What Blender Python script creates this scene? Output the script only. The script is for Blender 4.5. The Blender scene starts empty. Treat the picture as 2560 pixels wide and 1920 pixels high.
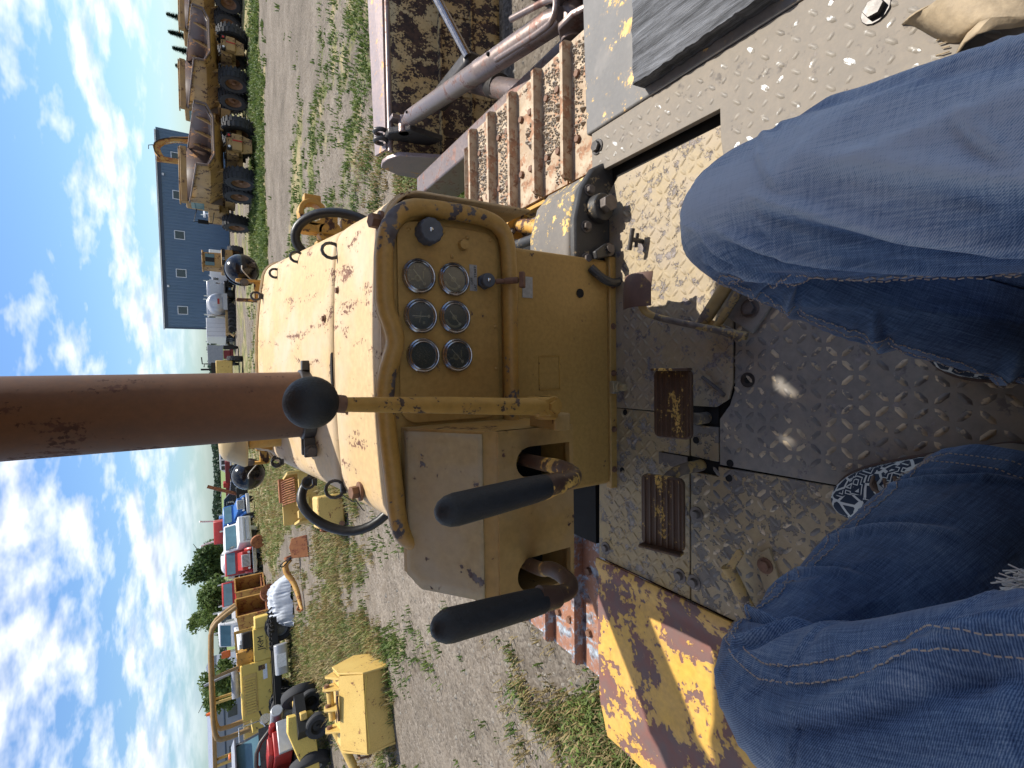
import bpy, bmesh, math, random
import numpy as np
from mathutils import Vector, Matrix, noise as mnoise
R = math.radians
random.seed(7)
rng = np.random.default_rng(11)
scene = bpy.context.scene
COL = scene.collection

# ---------------------------------------------------------------- camera
cam_d = bpy.data.cameras.new("camera")
cam = bpy.data.objects.new("camera", cam_d)
COL.objects.link(cam)
scene.camera = cam
cam_d.sensor_fit = 'HORIZONTAL'
cam_d.sensor_width = 36.0
cam_d.lens = 36.0 * 1190.0 / 2560.0
cam_d.clip_start = 0.02
cam_d.clip_end = 6000.0
PITCH, ROLL, YAW = R(32.0), R(-2.0), R(2.2)
_fw = Vector((-math.sin(YAW) * math.cos(PITCH), math.cos(YAW) * math.cos(PITCH), -math.sin(PITCH)))
_rt = Vector((math.cos(YAW), math.sin(YAW), 0))
_up = _rt.cross(_fw)
# the phone was held on its side: the picture's left edge is up
_d = (math.cos(ROLL), math.sin(ROLL))
_xc = _rt * _d[1] - _up * _d[0]
_yc = _rt * _d[0] + _up * _d[1]
_m = Matrix((_xc, _yc, -_fw)).transposed().to_4x4()
_m.translation = Vector((0, 0, 2.3))
cam.matrix_world = _m

# ---------------------------------------------------------------- light
SUN_AZ, SUN_EL = R(55.0), R(57.0)
SUN_DIR = Vector((math.sin(SUN_AZ) * math.cos(SUN_EL), math.cos(SUN_AZ) * math.cos(SUN_EL), math.sin(SUN_EL)))
sun_d = bpy.data.lights.new("sun", 'SUN')
sun_d.energy = 3.9
sun_d.angle = R(0.5)
sun_d.color = (1.0, 0.95, 0.86)
sun = bpy.data.objects.new("sun", sun_d)
sun.rotation_euler = SUN_DIR.to_track_quat('Z', 'Y').to_euler()
sun.location = (0, 0, 30)
COL.objects.link(sun)

vs = scene.view_settings
vs.view_transform = 'Standard'
vs.look = 'None'
vs.gamma = 1.0
vs.use_curve_mapping = False
vs.exposure = 0.82
scene.cycles.max_bounces = 5
scene.cycles.diffuse_bounces = 2
scene.cycles.glossy_bounces = 2
scene.cycles.transmission_bounces = 4
scene.cycles.transparent_max_bounces = 6
scene.cycles.use_adaptive_sampling = True
scene.cycles.adaptive_threshold = 0.025
scene.cycles.use_denoising = True
scene.cycles.caustics_reflective = False
scene.cycles.caustics_refractive = False

# ---------------------------------------------------------------- node helpers
def NN(nt, t, **kw):
    n = nt.nodes.new(t)
    for k, v in kw.items():
        setattr(n, k, v)
    return n
def sock(nt, s, v):
    if isinstance(v, bpy.types.NodeSocket):
        nt.links.new(v, s)
    else:
        if isinstance(v, tuple) and len(v) == 3 and s.type == 'RGBA':
            v = (*v, 1.0)
        s.default_value = v
def noise(nt, vec, scale, detail=4.0, rough=0.55, dist=0.0, out='Fac'):
    n = NN(nt, 'ShaderNodeTexNoise')
    if vec is not None:
        nt.links.new(vec, n.inputs['Vector'])
    n.inputs['Scale'].default_value = scale
    n.inputs['Detail'].default_value = detail
    n.inputs['Roughness'].default_value = rough
    n.inputs['Distortion'].default_value = dist
    return n.outputs[out]
def ramp(nt, fac, a, b, ca=(0, 0, 0, 1), cb=(1, 1, 1, 1)):
    n = NN(nt, 'ShaderNodeValToRGB')
    n.color_ramp.elements[0].position = a
    n.color_ramp.elements[1].position = b
    n.color_ramp.elements[0].color = ca
    n.color_ramp.elements[1].color = cb
    nt.links.new(fac, n.inputs[0])
    return n.outputs[0]
def mix(nt, fac, a, b, mode='MIX'):
    n = NN(nt, 'ShaderNodeMix', data_type='RGBA', blend_type=mode)
    sock(nt, n.inputs[0], fac)
    sock(nt, n.inputs[6], a)
    sock(nt, n.inputs[7], b)
    return n.outputs[2]
def math_(nt, op, a, b=0.0, c=0.0):
    n = NN(nt, 'ShaderNodeMath', operation=op)
    sock(nt, n.inputs[0], a)
    sock(nt, n.inputs[1], b)
    sock(nt, n.inputs[2], c)
    return n.outputs[0]
def mapping(nt, vec, scale=(1, 1, 1), rot=(0, 0, 0), loc=(0, 0, 0)):
    n = NN(nt, 'ShaderNodeMapping')
    nt.links.new(vec, n.inputs['Vector'])
    n.inputs['Scale'].default_value = scale
    n.inputs['Rotation'].default_value = rot
    n.inputs['Location'].default_value = loc
    return n.outputs[0]
def bump(nt, h, strength=0.3, dist=0.01, normal=None):
    n = NN(nt, 'ShaderNodeBump')
    n.inputs['Strength'].default_value = strength
    n.inputs['Distance'].default_value = dist
    nt.links.new(h, n.inputs['Height'])
    if normal is not None:
        nt.links.new(normal, n.inputs['Normal'])
    return n.outputs[0]
def newmat(name):
    m = bpy.data.materials.new(name)
    m.use_nodes = True
    nt = m.node_tree
    b = nt.nodes.get('Principled BSDF')
    return m, nt, b
def coord(nt, which='Object'):
    return NN(nt, 'ShaderNodeTexCoord').outputs[which]

# ---------------------------------------------------------------- world
world = bpy.data.worlds.new("World")
scene.world = world
world.use_nodes = True
wt = world.node_tree
for n in list(wt.nodes):
    wt.nodes.remove(n)
sky = NN(wt, 'ShaderNodeTexSky', sky_type='NISHITA')
sky.sun_disc = False
sky.sun_elevation = SUN_EL
sky.sun_rotation = SUN_AZ
sky.air_density = 1.0
sky.dust_density = 0.7
sky.ozone_density = 1.2
CLOUD_LOC = (15.5, 7.7, 0.0)
gen = coord(wt, 'Generated')
sep = NN(wt, 'ShaderNodeSeparateXYZ')
wt.links.new(gen, sep.inputs[0])
zz = math_(wt, 'MAXIMUM', sep.outputs[2], 0.0)
den = math_(wt, 'ADD', zz, 0.20)
px = math_(wt, 'DIVIDE', sep.outputs[0], den)
py = math_(wt, 'DIVIDE', sep.outputs[1], den)
cmb = NN(wt, 'ShaderNodeCombineXYZ')
wt.links.new(px, cmb.inputs[0]); wt.links.new(py, cmb.inputs[1])
cv = mapping(wt, cmb.outputs[0], loc=CLOUD_LOC)
big = noise(wt, cv, 0.75, 2.0, 0.5)
fine = noise(wt, cv, 2.3, 5.0, 0.58, 0.1)
dsum = math_(wt, 'ADD', math_(wt, 'MULTIPLY', big, 0.50), math_(wt, 'MULTIPLY', fine, 0.50))
cover = ramp(wt, dsum, 0.470, 0.555)
# the same field a little towards the sun: where it is thinner there, the cloud's edge is lit
lit = noise(wt, mapping(wt, cv, loc=(-0.09, -0.06, 0)), 2.3, 3.0, 0.58, 0.1)
grad = math_(wt, 'SUBTRACT', fine, lit)
shade = ramp(wt, math_(wt, 'MULTIPLY_ADD', dsum, 0.9, math_(wt, 'MULTIPLY', grad, -0.9)), 0.44, 0.60)
ccol = mix(wt, shade, (8.9, 9.0, 9.2, 1), (4.5, 5.1, 6.2, 1))
fade = ramp(wt, zz, 0.012, 0.10)
cfac = math_(wt, 'MULTIPLY', math_(wt, 'MULTIPLY', cover, fade), 0.95)
skyt = mix(wt, ramp(wt, zz, 0.0, 0.22), (0.66, 0.84, 1.02, 1), (0.62, 0.83, 1.10, 1))
skyc = mix(wt, 1.0, sky.outputs[0], skyt, 'MULTIPLY')
lp = mix(wt, cfac, skyc, ccol)
bg = NN(wt, 'ShaderNodeBackground')
wt.links.new(lp, bg.inputs[0])
bg.inputs[1].default_value = 0.085
world.cycles.sampling_method = 'MANUAL'
world.cycles.sample_map_resolution = 512
wo = NN(wt, 'ShaderNodeOutputWorld')
wt.links.new(bg.outputs[0], wo.inputs[0])

# ---------------------------------------------------------------- mesh builder
def frame_of(d, hint=Vector((0, 0, 1))):
    w = Vector(d).normalized()
    if abs(w.dot(hint)) > 0.98:
        hint = Vector((1, 0, 0))
    u = hint.cross(w).normalized()
    return u, w.cross(u), w
class G:
    def __init__(self):
        self.v = []; self.f = []
    def add(self, vs_, fs):
        o = len(self.v)
        self.v.extend([tuple(p) for p in vs_])
        self.f.extend([tuple(i + o for i in q) for q in fs])
        return self
    def box(self, c, s, rot=None, taper=1.0):
        c = Vector(c); h = Vector(s) / 2
        P = []
        for z in (-1, 1):
            k = taper if z > 0 else 1.0
            for x, y in ((-1, -1), (1, -1), (1, 1), (-1, 1)):
                q = Vector((x * h.x * k, y * h.y * k, z * h.z))
                P.append(c + (rot @ q if rot is not None else q))
        return self.add(P, [(3, 2, 1, 0), (4, 5, 6, 7), (0, 1, 5, 4), (1, 2, 6, 5), (2, 3, 7, 6), (3, 0, 4, 7)])
    def bx(self, x0, x1, y0, y1, z0, z1):
        return self.box(((x0 + x1) / 2, (y0 + y1) / 2, (z0 + z1) / 2), (x1 - x0, y1 - y0, z1 - z0))
    def beam(self, a, b, w, h, up=(0, 0, 1)):
        a = Vector(a); b = Vector(b)
        u, v, d = frame_of(b - a, Vector(up))
        P = []
        for e in (a, b):
            for x, y in ((-1, -1), (1, -1), (1, 1), (-1, 1)):
                P.append(e + u * (x * w / 2) + v * (y * h / 2))
        return self.add(P, [(3, 2, 1, 0), (4, 5, 6, 7), (0, 1, 5, 4), (1, 2, 6, 5), (2, 3, 7, 6), (3, 0, 4, 7)])
    def cyl(self, a, b, r, r2=None, n=14, cap=True):
        a = Vector(a); b = Vector(b)
        r2 = r if r2 is None else r2
        u, v, d = frame_of(b - a)
        P = []
        for e, rr in ((a, r), (b, r2)):
            for i in range(n):
                t = 2 * math.pi * i / n
                P.append(e + u * (math.cos(t) * rr) + v * (math.sin(t) * rr))
        F = [(i, (i + 1) % n, n + (i + 1) % n, n + i) for i in range(n)]
        if cap:
            F.append(tuple(range(n - 1, -1, -1))); F.append(tuple(range(n, 2 * n)))
        return self.add(P, F)
    def tube(self, path, r, n=10, cap=True, smooth=0):
        pts = [Vector(p) for p in path]
        rad = list(r) if isinstance(r, (list, tuple)) else [r] * len(pts)
        for _ in range(smooth):
            q = [pts[0]]; qr = [rad[0]]
            for i in range(len(pts) - 1):
                q += [pts[i].lerp(pts[i + 1], .25), pts[i].lerp(pts[i + 1], .75)]
                qr += [rad[i] * .75 + rad[i + 1] * .25, rad[i] * .25 + rad[i + 1] * .75]
            q.append(pts[-1]); qr.append(rad[-1])
            pts, rad = q, qr
        P = []
        u = None
        for i, p in enumerate(pts):
            d = (pts[min(i + 1, len(pts) - 1)] - pts[max(i - 1, 0)]).normalized()
            if u is None:
                u, v, _w = frame_of(d)
            else:
                u = (u - d * u.dot(d)).normalized(); v = d.cross(u)
            for k in range(n):
                t = 2 * math.pi * k / n
                P.append(p + u * (math.cos(t) * rad[i]) + v * (math.sin(t) * rad[i]))
        F = []
        for i in range(len(pts) - 1):
            for k in range(n):
                F.append((i * n + k, i * n + (k + 1) % n, (i + 1) * n + (k + 1) % n, (i + 1) * n + k))
        if cap:
            F.append(tuple(range(n - 1, -1, -1)))
            F.append(tuple((len(pts) - 1) * n + k for k in range(n)))
        return self.add(P, F)
    def lathe(self, o, axis, prof, n=24, cap=True):
        o = Vector(o)
        u, v, d = frame_of(axis)
        P = []; F = []
        for (r, h) in prof:
            for k in range(n):
                t = 2 * math.pi * k / n
                P.append(o + d * h + u * (math.cos(t) * r) + v * (math.sin(t) * r))
        for i in range(len(prof) - 1):
            for k in range(n):
                F.append((i * n + k, i * n + (k + 1) % n, (i + 1) * n + (k + 1) % n, (i + 1) * n + k))
        if cap and prof[0][0] > 1e-6:
            F.append(tuple(range(n - 1, -1, -1)))
        if cap and prof[-1][0] > 1e-6:
            F.append(tuple((len(prof) - 1) * n + k for k in range(n)))
        return self.add(P, F)
    def sphere(self, c, r, nu=20, nv=12):
        s = r if isinstance(r, (tuple, list)) else (r, r, r)
        prof = []
        P = []; F = []
        for j in range(nv + 1):
            ph = -math.pi / 2 + math.pi * j / nv
            for i in range(nu):
                t = 2 * math.pi * i / nu
                P.append((c[0] + s[0] * math.cos(ph) * math.cos(t), c[1] + s[1] * math.cos(ph) * math.sin(t), c[2] + s[2] * math.sin(ph)))
        for j in range(nv):
            for i in range(nu):
                F.append((j * nu + i, j * nu + (i + 1) % nu, (j + 1) * nu + (i + 1) % nu, (j + 1) * nu + i))
        return self.add(P, F)
    def prism(self, poly, o, u, v, depth):
        o = Vector(o); u = Vector(u); v = Vector(v)
        w = u.cross(v).normalized() * depth
        n = len(poly)
        P = [o + u * a + v * b for a, b in poly] + [o + u * a + v * b + w for a, b in poly]
        F = [tuple(range(n - 1, -1, -1)), tuple(range(n, 2 * n))]
        F += [(i, (i + 1) % n, n + (i + 1) % n, n + i) for i in range(n)]
        return self.add(P, F)
    def slab(self, poly, z0, z1):          # polygon in plan, vertical extrusion
        return self.prism(poly, (0, 0, z0), (1, 0, 0), (0, 1, 0), z1 - z0)
    def hexb(self, p, axis, r=0.012, h=0.01, washer=True):
        p = Vector(p); a = Vector(axis).normalized()
        if washer:
            self.cyl(p, p + a * (h * .25), r * 1.45, n=14)
        return self.cyl(p + a * (h * .25 if washer else 0), p + a * h, r, n=6)
    def grid(self, pts2d):                 # rows of points
        n, m = len(pts2d), len(pts2d[0])
        P = [p for row in pts2d for p in row]
        F = [(i * m + j, i * m + j + 1, (i + 1) * m + j + 1, (i + 1) * m + j) for i in range(n - 1) for j in range(m - 1)]
        return self.add(P, F)
    def mesh(self, name, mat):
        me = bpy.data.meshes.new(name)
        me.from_pydata([tuple(p) for p in self.v], [], self.f)
        me.materials.append(mat)
        return me
    def build(self, name, mat, parent=None, bevel=0.0, smooth=35, loc=None, rotz=None, seg=2, solid=0.0, recalc=True):
        me = self.mesh(name, mat)
        if recalc:
            bm = bmesh.new(); bm.from_mesh(me)
            bmesh.ops.recalc_face_normals(bm, faces=bm.faces)
            bm.to_mesh(me); bm.free()
        if smooth:
            me.polygons.foreach_set('use_smooth', [True] * len(me.polygons))
            me.set_sharp_from_angle(angle=R(smooth))
        o = bpy.data.objects.new(name, me)
        COL.objects.link(o)
        if parent is not None:
            o.parent = parent
        if loc is not None:
            o.location = loc
        if rotz is not None:
            o.rotation_euler = (0, 0, rotz)
        if solid:
            md = o.modifiers.new('solid', 'SOLIDIFY'); md.thickness = solid; md.offset = -1
        if bevel:
            md = o.modifiers.new('bevel', 'BEVEL'); md.width = bevel; md.segments = seg
            md.limit_method = 'ANGLE'; md.angle_limit = R(40); md.harden_normals = False
        return o
def thing(name, label, cat, loc=(0, 0, 0), rotz=0.0, group=None):
    o = bpy.data.objects.new(name, None)
    o.empty_display_size = 0.2
    COL.objects.link(o)
    o.location = loc; o.rotation_euler = (0, 0, rotz)
    o['label'] = label; o['category'] = cat
    if group: o['group'] = group
    return o
def tag(o, label, cat, group=None):
    o['label'] = label; o['category'] = cat
    if group: o['group'] = group
    return o
def copy_to(o, parent, loc=None, rot=None):
    c = o.copy(); COL.objects.link(c); c.parent = parent
    if loc is not None: c.location = loc
    if rot is not None: c.rotation_euler = rot
    return c
def rrect(x0, x1, y0, y1, r, n=5):
    P = []
    for cx, cy, a in ((x1 - r, y1 - r, 0), (x0 + r, y1 - r, 90), (x0 + r, y0 + r, 180), (x1 - r, y0 + r, 270)):
        for i in range(n + 1):
            t = R(a + 90 * i / n)
            P.append((cx + r * math.cos(t), cy + r * math.sin(t)))
    return P
def text_mesh(txt, size, mat, name, parent, mtx, depth=0.0008, align='CENTER'):
    cu = bpy.data.curves.new(name, 'FONT')
    cu.body = txt; cu.size = size; cu.extrude = depth; cu.align_x = align; cu.align_y = 'CENTER'
    tmp = bpy.data.objects.new(name, cu)
    COL.objects.link(tmp)
    dg = bpy.context.evaluated_depsgraph_get()
    me = bpy.data.meshes.new_from_object(tmp.evaluated_get(dg))
    COL.objects.unlink(tmp); bpy.data.objects.remove(tmp)
    me.materials.clear(); me.materials.append(mat)
    me.transform(mtx)
    o = bpy.data.objects.new(name, me); COL.objects.link(o)
    if parent is not None: o.parent = parent
    return o
def mtx_from(o, u, v):
    u = Vector(u).normalized(); v = Vector(v).normalized(); w = u.cross(v)
    m = Matrix((u, v, w)).transposed().to_4x4(); m.translation = Vector(o)
    return m
# ================================================================ materials
M = {}
def worn(name, base, base2, chip=(0.05, 0.03, 0.022), amt=0.30, cscale=9.0, chip2=None, dust=None, dustamt=0.5,
         rough=0.55, metal=0.0, vscale=3.0, bmp=0.25, stretch=(1, 1, 1), spec=0.4, cdist=0.12, fine=60.0, coordn='Object', peel=None):
    """paint with mottling, chips down to primer or rust, settled dust and fine grain"""
    m, nt, b = newmat(name)
    c = coord(nt, coordn)
    cs = mapping(nt, c, scale=stretch)
    col = mix(nt, ramp(nt, noise(nt, cs, vscale, 3, 0.6), 0.32, 0.68), base, base2)
    fn = noise(nt, c, fine, 2, 0.6)
    col = mix(nt, 0.30, col, mix(nt, ramp(nt, fn, 0.3, 0.7), (0.55, 0.55, 0.55), (1.25, 1.25, 1.25)), 'MULTIPLY')
    if dust is not None:
        dm = ramp(nt, noise(nt, c, vscale * 1.7, 3, 0.65, 0.2), 0.62 - 0.3 * dustamt, 0.80 - 0.2 * dustamt)
        col = mix(nt, math_(nt, 'MULTIPLY', dm, min(1.0, dustamt + .25)), col, dust)
    th = 0.5 + (0.30 - amt) * 0.62
    n1 = noise(nt, cs, cscale, 4, 0.62, cdist)
    n2 = noise(nt, c, cscale * 5.5, 2, 0.65)
    msum = math_(nt, 'MULTIPLY_ADD', n1, 0.70, math_(nt, 'MULTIPLY', n2, 0.30))
    mask = ramp(nt, msum, th - .010, th + .014)
    cc = mix(nt, ramp(nt, noise(nt, c, cscale * 2.3, 2), 0.35, 0.65), chip, chip2 or tuple(x * 1.9 for x in chip))
    ring = ramp(nt, msum, th - .055, th)
    col = mix(nt, math_(nt, 'MULTIPLY', ring, 0.38), col, tuple(min(1, .45 * x + .55 * y) for x, y in zip(chip, base)))
    col = mix(nt, mask, col, cc)
    nt.links.new(col, b.inputs['Base Color'])
    rr = math_(nt, 'ADD', math_(nt, 'MULTIPLY', mask, 0.22), math_(nt, 'MULTIPLY_ADD', fn, 0.25, rough - 0.12))
    nt.links.new(rr, b.inputs['Roughness'])
    b.inputs['Metallic'].default_value = metal
    b.inputs['Specular IOR Level'].default_value = spec
    h = math_(nt, 'MULTIPLY_ADD', fn, 0.25, math_(nt, 'MULTIPLY', noise(nt, c, 14, 1), 0.8))
    if bmp >= 0.5:          # thick flaking paint: the chips are a step down
        h = math_(nt, 'SUBTRACT', h, mask)
    nt.links.new(bump(nt, h, bmp, 0.004), b.inputs['Normal'])
    M[name] = m
    return m
def plain(name, base, rough=0.5, metal=0.0, var=0.25, scale=25.0, bmp=0.12, spec=0.4, base2=None):
    m, nt, b = newmat(name)
    c = coord(nt)
    f = noise(nt, c, scale, 6, 0.62)
    b2 = base2 or tuple(x * (1 - var) for x in base)
    col = mix(nt, ramp(nt, f, 0.3, 0.7), b2, base)
    nt.links.new(col, b.inputs['Base Color'])
    nt.links.new(math_(nt, 'MULTIPLY_ADD', f, 0.3, rough - 0.15), b.inputs['Roughness'])
    b.inputs['Metallic'].default_value = metal
    b.inputs['Specular IOR Level'].default_value = spec
    nt.links.new(bump(nt, noise(nt, c, scale * 3, 4), bmp, 0.003), b.inputs['Normal'])
    M[name] = m
    return m
YEL = (0.40, 0.238, 0.068)
RUST = (0.055, 0.026, 0.018)
worn('dash_yellow', YEL, (0.36, 0.208, 0.058), chip=(0.045, 0.025, 0.022), amt=0.07, cscale=13, rough=0.42, bmp=0.15, fine=90)
worn('rim_yellow', YEL, (0.39, 0.21, 0.045), chip=(0.055, 0.04, 0.04), chip2=(0.13, 0.12, 0.125), amt=0.165, cscale=11, rough=0.42, bmp=0.3, fine=90)
worn('box_top_skylit', (0.44, 0.335, 0.185), (0.41, 0.30, 0.15), chip=(0.09, 0.05, 0.04), chip2=(0.16, 0.15, 0.16), amt=0.125, cscale=13, dust=(0.40, 0.34, 0.25), dustamt=0.5, rough=0.5, bmp=0.7)  # faded dusty paint, lightened further to imitate sky light on the upper face
worn('lever_dark', (0.060, 0.034, 0.024), (0.10, 0.055, 0.035), chip=(0.42, 0.25, 0.06), amt=0.19, cscale=20, rough=0.42, bmp=0.4)
worn('hood_yellow', (0.56, 0.42, 0.25), (0.54, 0.37, 0.17), chip=(0.11, 0.05, 0.03), amt=0.135, cscale=20, stretch=(1.0, 0.30, 1), dust=(0.56, 0.45, 0.34), dustamt=0.55, rough=0.55, vscale=2.2, bmp=0.2)
worn('box_yellow', (0.42, 0.245, 0.065), (0.38, 0.25, 0.10), chip=(0.06, 0.03, 0.022), amt=0.12, cscale=11, dust=(0.40, 0.29, 0.17), dustamt=0.35, rough=0.5, bmp=0.5)
worn('lever_yellow', (0.44, 0.25, 0.055), (0.40, 0.215, 0.045), chip=(0.05, 0.03, 0.02), amt=0.17, cscale=24, rough=0.45, bmp=0.5)
worn('worn_yellow', (0.58, 0.33, 0.07), (0.50, 0.26, 0.05), chip=RUST, amt=0.15, cscale=8, rough=0.5)
worn('pale_yellow', (0.72, 0.52, 0.13), (0.66, 0.45, 0.10), chip=(0.10, 0.055, 0.03), amt=0.10, cscale=5, rough=0.5, vscale=1.2)
worn('implement_yellow', (0.62, 0.43, 0.135), (0.57, 0.37, 0.105), chip=(0.16, 0.075, 0.03), amt=0.12, cscale=6, rough=0.5, vscale=1.5)
worn('dump_yellow', (0.44, 0.27, 0.095), (0.33, 0.195, 0.07), chip=(0.07, 0.035, 0.02), amt=0.19, cscale=2.5, dust=(0.27, 0.17, 0.09), dustamt=0.4, rough=0.6, vscale=0.8)
worn('dump_bed', (0.105, 0.075, 0.066), (0.16, 0.105, 0.08), chip=(0.24, 0.12, 0.05), amt=0.16, cscale=1.6, rough=0.5, vscale=0.9)
worn('rusty_yellow', (0.52, 0.31, 0.08), (0.42, 0.20, 0.05), chip=(0.20, 0.075, 0.03), amt=0.24, cscale=3.2, rough=0.65, vscale=1.5)
worn('rust_orange', (0.34, 0.135, 0.05), (0.25, 0.085, 0.035), chip=(0.12, 0.04, 0.022), amt=0.26, cscale=6, rough=0.75)
worn('fender_left', (0.60, 0.345, 0.05), (0.56, 0.33, 0.09), chip=(0.19, 0.085, 0.068), chip2=(0.15, 0.095, 0.085), amt=0.305, cscale=8, rough=0.52, bmp=0.5, cdist=0.2, vscale=5)
worn('stack_rust', (0.15, 0.078, 0.044), (0.105, 0.056, 0.036), chip=(0.05, 0.025, 0.02), amt=0.17, cscale=16, stretch=(1, 1, 0.25), rough=0.6, metal=0.25, vscale=3.5, dust=(0.22, 0.12, 0.065), dustamt=0.2)
worn('track_rust', (0.36, 0.25, 0.155), (0.40, 0.32, 0.225), chip=(0.22, 0.125, 0.075), amt=0.23, cscale=13, dust=(0.52, 0.42, 0.30), dustamt=0.62, rough=0.7, vscale=6, bmp=0.4)
worn('track_rust_left', (0.34, 0.15, 0.075), (0.24, 0.12, 0.085), chip=(0.38, 0.45, 0.52), chip2=(0.10, 0.07, 0.07), amt=0.25, cscale=12, rough=0.55, vscale=5, bmp=0.3)
worn('grouser', (0.205, 0.105, 0.075), (0.30, 0.165, 0.10), chip=(0.11, 0.05, 0.035), amt=0.22, cscale=16, rough=0.55, metal=0.2, vscale=8)
worn('bare_steel', (0.205, 0.16, 0.145), (0.25, 0.19, 0.165), chip=(0.13, 0.075, 0.06), amt=0.19, cscale=12, rough=0.36, metal=0.55, vscale=6, bmp=0.15)
worn('blade_face', (0.46, 0.29, 0.10), (0.50, 0.38, 0.19), chip=(0.030, 0.019, 0.015), chip2=(0.08, 0.042, 0.026), amt=0.31, cscale=9, rough=0.6, vscale=4, bmp=0.5, stretch=(1, 1, 0.6), cdist=0.2)
worn('blade_top', (0.235, 0.19, 0.19), (0.30, 0.225, 0.205), chip=(0.36, 0.20, 0.085), amt=0.13, cscale=9, rough=0.45, metal=0.35, vscale=5)
worn('plate_right', (0.235, 0.20, 0.16), (0.20, 0.175, 0.145), chip=(0.13, 0.115, 0.10), amt=0.13, cscale=22, dust=(0.27, 0.23, 0.18), dustamt=0.35, rough=0.72, bmp=0.4, vscale=5)
worn('floor_dust', (0.25, 0.222, 0.185), (0.205, 0.185, 0.16), chip=(0.14, 0.125, 0.115), amt=0.15, cscale=22, dust=(0.36, 0.28, 0.19), dustamt=0.35, rough=0.72, bmp=0.4, vscale=5)
worn('floor_paint', (0.36, 0.265, 0.135), (0.31, 0.25, 0.16), chip=(0.15, 0.135, 0.12), chip2=(0.20, 0.175, 0.145), amt=0.25, cscale=17, dust=(0.30, 0.235, 0.15), dustamt=0.45, rough=0.62, bmp=0.7, vscale=5, cdist=0.2)
worn('floor_front', (0.37, 0.27, 0.125), (0.32, 0.25, 0.15), chip=(0.16, 0.14, 0.12), amt=0.215, cscale=24, dust=(0.30, 0.245, 0.17), dustamt=0.40, rough=0.6, bmp=0.7, vscale=6, cdist=0.2)
worn('floor_front_right', (0.37, 0.285, 0.165), (0.33, 0.265, 0.175), chip=(0.15, 0.13, 0.12), amt=0.19, cscale=24, dust=(0.34, 0.275, 0.20), dustamt=0.6, rough=0.62, bmp=0.7, vscale=6)  # dustier, less yellow variety of the front floor paint
worn('fender_grey', (0.185, 0.175, 0.165), (0.145, 0.14, 0.135), chip=(0.48, 0.31, 0.12), amt=0.15, cscale=14, dust=(0.25, 0.23, 0.21), dustamt=0.3, rough=0.65, bmp=0.35, vscale=6)
worn('tread_grey', (0.20, 0.18, 0.155), (0.15, 0.138, 0.125), chip=(0.32, 0.255, 0.17), amt=0.27, cscale=12, rough=0.58, metal=0.1, bmp=0.3, vscale=9)
worn('tread_right', (0.25, 0.215, 0.17), (0.21, 0.185, 0.155), chip=(0.55, 0.55, 0.53), amt=0.165, cscale=14, rough=0.5, bmp=0.3, vscale=9)
worn('pedal_brown', (0.085, 0.045, 0.024), (0.06, 0.032, 0.02), chip=(0.36, 0.22, 0.055), amt=0.20, cscale=22, stretch=(0.4, 1, 1), rough=0.5, bmp=0.3)
worn('pedal_rust', (0.15, 0.085, 0.06), (0.12, 0.07, 0.055), chip=(0.50, 0.32, 0.07), amt=0.13, cscale=14, rough=0.6)
worn('arm_paint', (0.38, 0.25, 0.085), (0.30, 0.20, 0.075), chip=(0.09, 0.07, 0.055), amt=0.27, cscale=16, rough=0.55)
worn('greasy_black', (0.028, 0.027, 0.027), (0.06, 0.057, 0.054), chip=(0.16, 0.12, 0.07), amt=0.14, cscale=16, rough=0.45, bmp=0.4)
worn('housing_grey', (0.19, 0.165, 0.14), (0.13, 0.12, 0.11), chip=(0.42, 0.29, 0.11), amt=0.19, cscale=18, rough=0.7, bmp=0.5)
plain('dark_steel', (0.075, 0.068, 0.064), 0.42, 0.5, 0.4, 40)
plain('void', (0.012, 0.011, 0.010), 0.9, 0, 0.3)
plain('bolt_grey', (0.16, 0.135, 0.12), 0.5, 0.4, 0.4, 60)
plain('bolt_rust', (0.22, 0.115, 0.07), 0.65, 0.1, 0.45, 60)
plain('rubber_grip', (0.024, 0.027, 0.031), 0.55, 0, 0.35, 90, 0.35, 0.35)
plain('black_plastic', (0.012, 0.013, 0.016), 0.16, 0, 0.2, 30, 0.02, 0.5)
plain('hose_black', (0.018, 0.019, 0.021), 0.42, 0, 0.3, 60, 0.1)
plain('chrome', (0.42, 0.40, 0.40), 0.24, 0.95, 0.3, 60, 0.05)
plain('chrome_bright', (0.62, 0.62, 0.63), 0.2, 0.95, 0.2, 30, 0.03)
plain('grey_plastic', (0.085, 0.095, 0.115), 0.5, 0, 0.3, 70, 0.2)
plain('white_wire', (0.62, 0.60, 0.56), 0.6)
plain('tan_cap', (0.56, 0.42, 0.22), 0.42, 0, 0.2, 12)
plain('dirt', (0.42, 0.345, 0.26), 0.95, 0, 0.45, 50, 0.6)
plain('pebble', (0.27, 0.24, 0.20), 0.85, 0, 0.5, 30, 0.4)
plain('stone', (0.42, 0.37, 0.31), 0.85, 0, 0.45, 30, 0.4)
plain('sticker', (0.36, 0.35, 0.34), 0.45, 0.2, 0.35, 60, 0.1)
plain('ink', (0.015, 0.015, 0.016), 0.5, 0, 0.1)
plain('dial_face', (0.060, 0.060, 0.048), 0.6, 0, 0.3, 80)
plain('dial_mark', (0.30, 0.27, 0.18), 0.6, 0, 0.35, 90)
plain('dial_fog', (0.26, 0.24, 0.17), 0.9, 0, 0.7, 140)
plain('needle_pale', (0.50, 0.47, 0.39), 0.5)
plain('dial_red', (0.16, 0.035, 0.025), 0.6)
plain('dial_green', (0.035, 0.06, 0.035), 0.6)
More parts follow.
